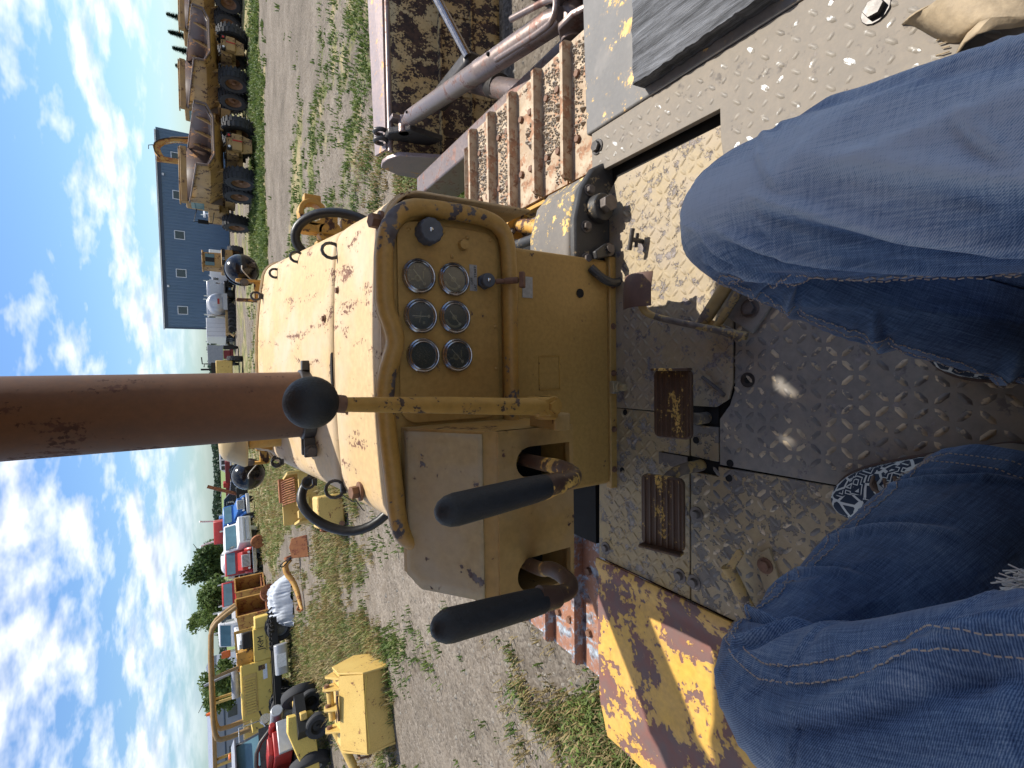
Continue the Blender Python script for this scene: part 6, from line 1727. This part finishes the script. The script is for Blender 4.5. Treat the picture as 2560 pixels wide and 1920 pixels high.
for x in (-1.2, -.35, .75): G().beam((x, -.62, 2.74), (x, .8, 2.74), .12, .08).build('roll_bar', M['rops_brown'], en)
G().beam((.0, -.62, 2.75), (.12, -.62, 1.9), .10, .10).build('roll_post', M['rops_brown'], en)
G().beam((1.3, -.6, 1.38), (1.3, -.6, 2.0), .10, .10).build('seat_post', M['worn_yellow'], en); G().beam((.62, -.6, 1.95), (1.34, -.6, 1.98), .08, .08).build('guard_rail', M['worn_yellow'], en)
G().bx(.55, .78, -.7, -.5, 2.15, 2.45).build('beacon', M['orange_lens'], en, bevel=.04)
G().bx(.62, 1.2, -.4, .4, 1.38, 1.75).build('seat', M['frame_black'], en, bevel=.05)
for s in (-.75, 1.0):
    for x in (-1.5, 1.2): wheel(en, (x, s, .48), .48, .45, 'rim_rust', ax=(0, 1, 0), lugs=14)
# ---------------------------------------------------------------- cabless truck chassis with silver tank
ch = thing('truck_chassis', 'cabless truck chassis with silver box tank and grey disc wheel', 'chassis', (-11.15, 18.2, 0), R(22))
G().bx(-2.2, 2.4, .1, .32, .62, .82).build('rail', M['frame_black'], ch); G().bx(-2.2, 2.4, .85, 1.05, .62, .82).build('rail', M['frame_black'], ch)
g = G(); g.prism(rrect(-.22, .22, .38, .80, .12), (.55, -.25, 0), (0, 1, 0), (0, 0, 1), .95); g.build('fuel_tank', M['silver_paint'], ch, bevel=.02)
G().box((1.0, -.48, .60), (.42, .03, .30)).build('tank_step', M['lamp_white'], ch)
for dx in (-.75, -1.9): 
    w_ = wheel(ch, (dx, -.35, .46), .46, .30, 'rim_grey', ax=(0, 1, 0))
wheel(ch, (-.75, 1.2, .46), .46, .30, 'rim_grey', ax=(0, 1, 0)); wheel(ch, (1.9, 1.2, .44), .44, .28, 'rim_grey', ax=(0, 1, 0))
g = G()
for k in range(9):
    a = Vector((1.3 + .15 * k, .2 + .08 * math.sin(k), .7)); g.tube([a, a + Vector((.1, -.2, .25)), a + Vector((.25, -.1, .05))], .03, n=5, smooth=1)
g.build('pipework', M['frame_black'], ch)
G().beam((-2.0, -.4, .85), (-.3, -.5, 1.35), .05, .05).build('stay', M['frame_black'], ch)
# ---------------------------------------------------------------- black truck with its hood off: red engine, JKM on the door
bt = thing('black_truck', 'black semi truck with its hood off showing a red engine, JKM on the door', 'truck', (-11.05, 14.7, 0), R(236)); bt.scale = (.92, .92, .95)
G().bx(-.5, .5, -3.5, 2.9, .55, .80).build('frame', M['frame_black'], bt)
c = G(); c.prism([(-1.6, .75), (.15, .75), (.20, 1.55), (-.12, 2.22), (-.20, 2.30), (-1.6, 2.30)], (-1.0, 0, 0), (0, 1, 0), (0, 0, 1), 2.0); c.build('cab', M['truck_black'], bt, bevel=.05)
for s in (-1, 1):
    G().prism([(.205, 1.60), (-.10, 2.18), (-.08, 2.19), (.225, 1.61)], (s * .47 - .42, 0, 0), (0, 1, 0), (0, 0, 1), .84).build('windshield', M['glass_teal'], bt)
    G().bx(s * 1.01 - .012, s * 1.01 + .012, -1.1, -.15, 1.6, 2.15).build('side_window', M['glass_teal'], bt)
    q = G(); q.cyl((s * 1.02, .35, 1.12), (s * 1.02, 1.15, 1.12), .17, n=18); q.build('air_cleaner', M['silver_paint'], bt, bevel=.02)
    G().cyl((s * 1.02, .30, 1.12), (s * 1.02, .35, 1.12), .19, n=18).build('cleaner_band', M['chrome_bright'], bt)
    G().cyl((s * .95, -1.8, .9), (s * .95, -1.8, 3.0), .08, n=12).build('exhaust_pipe', M['silver_paint'], bt)
    G().tube([(s * 1.0, -.1, 2.1), (s * 1.4, -.05, 2.1), (s * 1.4, -.05, 1.5), (s * 1.05, 0, 1.35)], .022, n=6).build('mirror_arm', M['chrome_bright'], bt)
    G().cyl((s * 1.4, -.03, 1.38), (s * 1.4, -.10, 1.38), .15, n=18).build('round_mirror', M['chrome_bright'], bt)
    wheel(bt, (s * .95, 1.75, .52), .52, .30, 'rim_grey'); wheel(bt, (s * .95, -2.6, .52), .52, .55, 'rim_grey')
    G().cyl((s * .12, 2.32, .0), (s * .12, 2.32, .0001), .001, n=3).build('pin', M['frame_black'], bt) if False else None
text_mesh('CONTRACTING', .085, M['silver_paint'], 'door_lettering', bt, mtx_from((1.004, -.72, 1.03), (0, 1, 0), (0, 0, 1)), .003)
text_mesh('JKM', .30, M['lamp_white'], 'door_lettering', bt, mtx_from((1.004, -.72, 1.22), (0, 1, 0), (0, 0, 1)), .003)
vz = G(); vz.prism([(-.28, 2.26), (.22, 2.20), (.24, 2.24), (-.26, 2.32)], (-1.02, 0, 0), (0, 1, 0), (0, 0, 1), 2.04); vz.build('sun_visor', M['grey_paint'], bt)
for k in range(5): G().box((-.8 + .4 * k, -.35, 2.36), (.16, .10, .07)).build('marker_light', M['orange_lens'], bt, bevel=.02)
e_ = G(); e_.bx(-.34, .34, .25, 1.45, .85, 1.32); e_.bx(-.24, .24, .3, 1.4, 1.32, 1.46); e_.cyl((-.5, .5, 1.3), (-.5, 1.5, 1.3), .09, n=12); e_.bx(-.55, -.42, .5, 1.4, 1.0, 1.2); e_.build('engine', M['red_paint'], bt, bevel=.03)
e_ = G(); e_.cyl((.48, .7, 1.2), (.7, .7, 1.2), .17, n=16); e_.cyl((-.62, 1.2, 1.05), (-.42, 1.2, 1.05), .15, n=16); e_.tube([(.5, .5, 1.5), (.2, .6, 1.75), (-.3, .9, 1.7), (-.6, 1.1, 1.3)], .06, n=8, smooth=1); e_.build('turbo', M['dark_steel'], bt, bevel=.01)
G().bx(-.42, .42, 1.72, 1.84, .62, 1.22).build('radiator', M['silver_paint'], bt, bevel=.02)
G().box((.62, .62, 1.45), (.22, .26, .22)).build('washer_bottle', M['lamp_white'], bt, bevel=.03)
G().bx(-1.05, 1.05, .18, .24, .75, 1.6).build('firewall', M['truck_black'], bt)
# ---------------------------------------------------------------- grey building and covered truck at the far left
plain('grey_cladding', (0.24, 0.27, 0.34), .6, 0, .15, .8)
gb = thing('grey_shed', 'low grey shed with dark trim at the far left edge', 'building', (-50, 58, 0), R(14))
g = G(); g.bx(-6, 16, 0, 12, 0, 3.6); g.build('wall', M['grey_cladding'], gb)
g = G(); g.bx(-6, 16, -.05, 0, 2.35, 2.5); g.bx(4, 4.4, -.05, 0, 0, 2.4); g.build('trim', M['trim_dark'], gb)
g = G(); g.prism([(-.4, 3.6), (12.4, 3.6), (6, 4.2)], (-6.3, 0, 0), (0, 1, 0), (0, 0, 1), 22.6); g.build('roof', M['grey_cladding'], gb)
for x in (0, 8, 12): 
    w_ = G().bx(x, x + 1.1, -.06, -.01, 1.2, 2.1).build('window', M['window_pane'], gb)
ct = thing('canopy_loader', 'yellow canopy roof with an orange beacon behind the black truck', 'loader', (-19.2, 29.5, 0), R(20))
g = G(); g.bx(-1.6, 1.7, -.5, .8, 2.78, 2.95); g.build('canopy', M['rops_brown'], ct, bevel=.03)
for x in (-1.4, 1.5):
    for y in (-.4, .7): G().beam((x, y, .8), (x, y, 2.8), .12, .12).build('post', M['implement_yellow'], ct)
G().cyl((1.0, 0, 2.95), (1.0, 0, 3.2), .10, .07, n=12).build('beacon', M['orange_lens'], ct)
g = G(); g.bx(-1.8, 1.8, -.6, .9, .6, 1.5); g.build('body', M['implement_yellow'], ct, bevel=.06)
for s in (-1, 1):
    for y in (-.8, 1.1): wheel(ct, (s * 1.2, y, .5), .5, .35, 'rim_rust', ax=(0, 1, 0))
# ---------------------------------------------------------------- implements lying on the ground
tp = thing('covered_load', 'heap under a white wrinkled tarp beside the rusty hook', 'tarp', (-8.9, 20.2, 0), R(25))
rows = []
for i in range(60):
    s = -1 + 2 * i / 59; row = []
    for j in range(40):
        q = -1 + 2 * j / 39
        h = .68 * max(0, 1 - abs(s) ** 3.2) * max(0, 1 - abs(q) ** 3) ** .6 + .12 * mnoise.noise(Vector((s * 2.2, q * 6, 1))) + .075 * (1 - 2 * abs(mnoise.noise(Vector((s * 9, q * 3.0, 5)))))
        row.append((s * .98, q * .70, max(.01, h * 1.08)))
    rows.append(row)
g = G(); g.grid(rows); g.build('tarp', M['tarp_white'], tp, smooth=70)
# rake beam with dolly tyres
rk = thing('rake_beam', 'pale yellow folded box beam resting on small black tyres', 'implement', (-9.55, 13.2, 0), R(25))
g = G(); g.prism([(-.9, .30), (.55, .34), (.62, .95), (.25, .98), (-.85, .62)], (0, -.18, 0), (1, 0, 0), (0, 0, 1), -.36); g.build('beam', M['pale_yellow'], rk, bevel=.02)
G().beam((.55, -.45, .60), (.75, .75, .66), .16, .16).build('cross_beam', M['implement_yellow'], rk, bevel=.015)
G().beam((-.9, -.1, .25), (-1.8, -.3, .45), .30, .34).build('arm', M['pale_yellow'], rk, bevel=.02)
wheel(rk, (.25, -.42, .30), .30, .20, 'frame_black', ax=(.35, 1, 0)); wheel(rk, (.70, .55, .30), .30, .20, 'frame_black', ax=(.35, 1, 0)); wheel(rk, (.1, .75, .28), .28, .2, 'frame_black', ax=(.3, 1, 0))
# big yellow blade carrier in the left foreground
bk = thing('blade_carrier', 'yellow ripper carriage with side plates and a ram lying on the gravel', 'implement', (-5.50, 7.80, 0), R(15)); bk.scale = (.80, .84, .90)
g = G(); g.add([(-.72, -.42, .02), (.72, -.30, .02), (.70, -.34, .44), (-.66, -.44, .50)], [(0, 1, 2, 3)]); g.add([(-.66, -.44, .50), (.70, -.34, .44), (.68, .10, .78), (-.62, .05, .84)], [(0, 1, 2, 3)]); g.add([(-.62, .05, .84), (.68, .10, .78), (.66, .62, .80), (-.60, .55, .86)], [(0, 1, 2, 3)])
g.build('mouldboard', M['implement_yellow'], bk, solid=.03, smooth=0)
g = G(); g.prism([(-.42, .02), (.65, .02), (.92, .35), (.62, .82), (.10, .80), (-.34, .46)], (.70, 0, 0), (0, 1, 0), (0, 0, 1), .035); g.build('end_plate', M['implement_yellow'], bk, bevel=.006)
g = G(); g.prism([(-.44, .02), (.55, .02), (.55, .80), (.05, .84), (-.44, .50)], (-.70, 0, 0), (0, 1, 0), (0, 0, 1), .035); g.build('end_plate', M['implement_yellow'], bk, bevel=.006)
for k, x in enumerate((-.35, .05, .42)):
    g = G(); g.prism([(.05, .80), (.55, .82), (.50, 1.02), (.28, 1.06)], (x, 0, 0), (0, 1, 0), (0, 0, 1), .03); g.build('gusset', M['implement_yellow'], bk, bevel=.004)
    G().cyl((x - .05, .38, .97), (x + .08, .38, .97), .05, n=14).build('pin', M['bolt_rust'], bk)
g = G(); g.bx(-.55, .62, .56, .64, .30, .82); g.build('back_plate', M['implement_yellow'], bk, bevel=.01)
g = G(); g.prism([(.12, .80), (.60, .82), (.46, .98)], (.60, 0, 0), (0, 1, 0), (0, 0, 1), .04); g.build('lifting_eye', M['implement_yellow'], bk)
g = G(); g.cyl((-.35, .50, .88), (-1.15, .35, .62), .075, n=18); g.lathe((-1.15, .35, .62), (-1, -.2, -.33), [(.06, 0), (.06, .05), (.085, .06), (.085, .14), (.05, .16)], 16); g.build('ram', M['implement_yellow'], bk, smooth=40)
G().cyl((-.20, .45, .90), (.35, .42, .92), .06, n=14).build('linkage', M['implement_yellow'], bk)
G().bx(-.10, .36, .0, .07, .845, .875).build('grease_slot', M['pedal_brown'], bk)
G().tube([(-.72, .05, .60), (-.85, -.1, .58), (-.88, -.1, .40), (-.72, -.12, .35)], .028, n=8).build('step_bar', M['bolt_rust'], bk)
g = G(); g.beam((-.60, -.425, .47), (.30, -.385, .47), .02, .02); g.beam((.30, -.385, .47), (.66, -.345, .40), .02, .02); g.build('weld_bead', M['pale_yellow'], bk)
# grille implement and cast box by the hood's left side
gi = thing('radiator_guard', 'yellow radiator guard with curved bars lying on its back beyond the hood', 'guard', (-3.35, 13.6, 0), R(20))
g = G(); g.bx(-.62, .62, -.55, -.48, 0, .55); g.bx(-.62, .62, .45, .52, 0, .85); g.bx(-.65, -.58, -.55, .52, 0, .60); g.bx(.58, .65, -.55, .52, 0, .80); g.build('frame', M['implement_yellow'], gi, bevel=.012)
for k in range(11):
    x = -.10 + .06 * k
    g = G(); g.tube([(x, -.45, .62), (x, -.1, .80), (x, .2, .86), (x, .45, .84)], .017, n=6); g.build('bar', M['rust_orange'], gi)
G().bx(.0, .62, .38, .56, .80, .92).build('hinge_bar', M['rust_orange'], gi, bevel=.01)
for x in (-.55, -.25): G().bx(x, x + .18, -.70, -.5, .35, .62).build('lug', M['implement_yellow'], gi, bevel=.01)
cs_ = thing('gear_case', 'yellow cast gear case with a dark round opening beside the rubber hose', 'casting', (-3.0, 10.6, 0), R(12))
g = G(); g.bx(-.30, .36, -.22, .35, .04, .58); g.build('case', M['implement_yellow'], cs_, bevel=.04)
g = G(); g.lathe((-.30, .02, .30), (-1, -.25, .1), [(.20, 0), (.21, .08), (.16, .09), (.14, .0)], 22); g.build('opening', M['rust_orange'], cs_)
G().cyl((-.31, .02, .30), (-.36, .01, .305), .135, n=20).build('bore', M['void'], cs_)
for x, y in ((-.25, -.24), (.3, -.24)): G().cyl((x, y, .12), (x, y - .08, .12), .05, n=12).build('stub', M['bolt_rust'], cs_)
# rusty scraps
sp = thing('rusty_plate', 'rust coloured bent plate with a wire loop on the grass', 'scrap', (-5.35, 15.6, 0), R(15))
g = G(); g.prism([(-.32, 0), (.34, .02), (.30, .42), (.05, .50), (-.28, .44)], (0, 0, 0), (1, 0, 0), (0, .5, 1), .05); g.build('plate', M['rust_orange'], sp, bevel=.01)
g = G(); g.tube([(-.25, .35, .42), (-.42, .45, .60), (-.52, .5, .70), (-.46, .5, .78), (-.36, .45, .66), (-.25, .36, .45)], .018, n=6, smooth=1); g.build('loop', M['frame_black'], sp)
hk = thing('tow_hook', 'curved rusty yellow tow hook lying between the plate and the tarp', 'scrap', (-6.9, 17.4, 0), R(30))
g = G(); g.tube([(.55, -.1, .30), (.45, .05, .45), (.15, .1, .42), (-.15, .05, .25), (-.55, -.05, .15), (-.95, -.15, .12), (-1.15, -.3, .10)], [.09, .10, .10, .09, .08, .06, .04], n=8, smooth=1); g.build('shank', M['rusty_yellow'], hk, smooth=60)
g = G(); g.lathe((.55, -.1, .30), (1, -.2, .2), [(.16, 0), (.17, .12), (.10, .13), (.09, 0)], 16); g.tube([(-.9, -.1, .12), (-1.05, .1, .2), (-1.15, .05, .1)], .04, n=6); g.build('eye', M['rust_orange'], hk)
for lab, x, y in (('rusty spoked rim lying near the white yard truck', -10.0, 31.5), ('rusty wheel hub on the ground below the nearer hopper', -10.4, 25.0)):
    rm = thing('scrap_wheel', lab, 'scrap', (x, y, 0), R(random.uniform(0, 90)), 'rusty rims on the grass')
    g = G(); g.lathe((0, 0, .38), (.25, 1, .1), [(.20, 0), (.38, .02), (.38, .22), (.30, .23), (.28, .03), (.2, .02)], 22); g.build('rim', M['rust_orange'], rm)
    g = G(); g.lathe((0, .02, .38), (.25, 1, .1), [(.05, -.02), (.10, .0), (.10, .2), (.05, .21)], 16); g.build('hub', M['rust_orange'], rm)
# ================================================================ blade assembly standing beside the right track
bl_ = thing('dozer_blade', 'rusty yellow dozer blade with push arm and steel strut beside the right track', 'blade', (1.83, 3.85, 0))
def BP(x, y, z): return (x - 1.83, y - 3.85, z)
rows = []
for i in range(15):
    s = i / 14; z = .04 + .94 * s
    y = 3.74 + .22 * s ** 1.5 + .05 * math.sin(s * math.pi)
    rows.append([BP(1.84 + 3.2 * k / 30, y + .004 * mnoise.noise(Vector((k * .7, s * 5, 0))), z) for k in range(31)])
g = G(); g.grid(rows); g.build('mouldboard', M['blade_face'], bl_, smooth=50, solid=.03)
g = G(); g.add([BP(1.86, 4.00, .995), BP(5.0, 4.02, .995), BP(5.0, 4.40, 1.04), BP(1.90, 4.26, 1.01)], [(0, 1, 2, 3)]); g.build('top_plate', M['blade_top'], bl_, solid=.025, smooth=0)
G().tube([BP(1.84, 3.975, .985), BP(5.0, 3.985, .985)], .024, n=12).build('edge_rod', M['bare_steel'], bl_)
g = G(); g.prism([(-.22, .02), (.42, .06), (.48, .80), (.40, .985), (.30, 1.005), (.20, .99), (.08, .93), (-.12, .45)], BP(1.835, 3.85, 0), (0, 1, 0), (0, 0, 1), -.035); ep = g.build('end_plate', M['blade_top'], bl_, bevel=.006)
for z in (.30, .58): G().beam(BP(1.87, 3.77 + .12 * z, z), BP(5.0, 3.77 + .12 * z, z), .05, .014).build('stiffener', M['blade_face'], bl_)
for x in (2.05, 2.42, 3.1, 3.8): G().beam(BP(x, 3.75, .06), BP(x, 3.90, .62), .02, .06, (1, 0, 0)).build('rib', M['blade_face'], bl_)
# hook rings and lug where the strut meets the blade
for dx in (0, .075):
    g = G(); ring = [BP(1.93 + dx, 4.02 + .05 * math.cos(t), 1.05 + .05 * math.sin(t)) for t in [2 * math.pi * i / 16 for i in range(17)]]
    g.tube(ring, .019, n=8, cap=False); g.build('hook_ring', M['dark_steel'], bl_, smooth=60)
g = G(); g.prism([(-.16, .60), (.10, .72), (.10, 1.03), (-.06, 1.04), (-.20, .90)], BP(1.93, 3.92, 0), (0, 1, 0), (0, 0, 1), .05); g.build('strut_lug', M['dark_steel'], bl_, bevel=.008)
g = G(); g.cyl(BP(1.93, 3.80, .93), BP(2.06, 3.80, .93), .045, n=16); g.box(BP(2.04, 3.82, .97), (.035, .09, .12)); g.build('lug_pin', M['bare_steel'], bl_, bevel=.004)
# telescopic strut
A_ = Vector(BP(1.985, 3.72, .95)); B_ = Vector(BP(1.52, 1.66, .98)); D_ = (B_ - A_)
sh = G().lathe(A_, D_, [(.028, 0), (.034, .05), (.052, .13), (.057, .16), (.057, D_.length * .62), (.060, D_.length * .625), (.060, D_.length * .645), (.057, D_.length * .65), (.055, D_.length * .97), (.036, D_.length)], 26).build('strut', M['bare_steel'], bl_, smooth=40)
for q in (.10, .72):
    p = A_ + D_ * q; G().sphere(p + Vector((0, -.02, .06)), .011, 8, 6).build('strut_hole', M['void'], sh)
u = D_.normalized(); sd = Vector((u.y, -u.x, 0))
P0 = A_ + D_ * .78 + Vector((0, 0, .066)); P1 = A_ + D_ * .99 + Vector((0, 0, .055))
g = G(); loop = [P0 + sd * .055, P1 + sd * .055, P1 + u * .045 + sd * .03, P1 + u * .05 - sd * .03, P1 - sd * .055, A_ + D_ * .86 - sd * .06 + Vector((0, 0, .09))]
g.tube(loop, .014, n=10, smooth=2); g.build('loop_handle', M['bare_steel'], sh, smooth=60)
# clevis on the push arm
for s in (-1, 1):
    g = G(); g.prism([(-.30, -.02), (-.02, .0), (.08, .06), (.10, .14), (.04, .20), (-.05, .20), (-.30, .10)], BP(1.50 + s * .065, 1.60, .82), (0, 1, 0), (0, 0, 1), .028); g.build('clevis_ear', M['bare_steel'], bl_, bevel=.008)
G().cyl(BP(1.42, 1.65, .93), BP(1.60, 1.65, .93), .052, n=20).build('clevis_pin', M['bare_steel'], bl_, bevel=.004)
G().bx(*[v - 1.83 for v in (1.40, 1.66)], *[v - 3.85 for v in (1.15, 1.42)], .80, .96).build('clevis_base', M['dark_steel'], bl_, bevel=.02)
G().bx(*[v - 1.83 for v in (1.40, 1.56)], *[v - 3.85 for v in (1.1, 3.72)], .58, .86).build('push_arm', M['bare_steel'], bl_, bevel=.012)
G().cyl(BP(1.62, 2.35, .55), BP(2.45, 3.70, .45), .075, n=18).build('brace_tube', M['bare_steel'], bl_)
G().cyl(BP(2.02, 2.98, .50), BP(2.09, 3.10, .49), .085, n=18).build('brace_band', M['dark_steel'], bl_)
G().cyl(BP(2.20, 3.05, .72), BP(3.35, 3.30, 1.30), .030, n=14).build('ram_rod', M['chrome'], bl_)
g = G(); g.bx(*[v - 1.83 for v in (2.14, 2.26)], *[v - 3.85 for v in (3.05, 3.72)], .60, .74); g.build('ram_bracket', M['dark_steel'], bl_, bevel=.03)
g = G(); g.prism([(0, 0), (1.9, 0), (1.9, .9), (.45, .9), (0, .35)], BP(2.15, 2.15, .25), (1, 0, 0), (0, .35, 1), .08); g.build('side_frame', M['worn_yellow'], bl_, bevel=.02)
g = G(); g.bx(*[v - 1.83 for v in (1.9, 4.2)], *[v - 3.85 for v in (.6, 2.1)], .2, 1.0); g.build('crawler_frame', M['greasy_black'], bl_, bevel=.05)
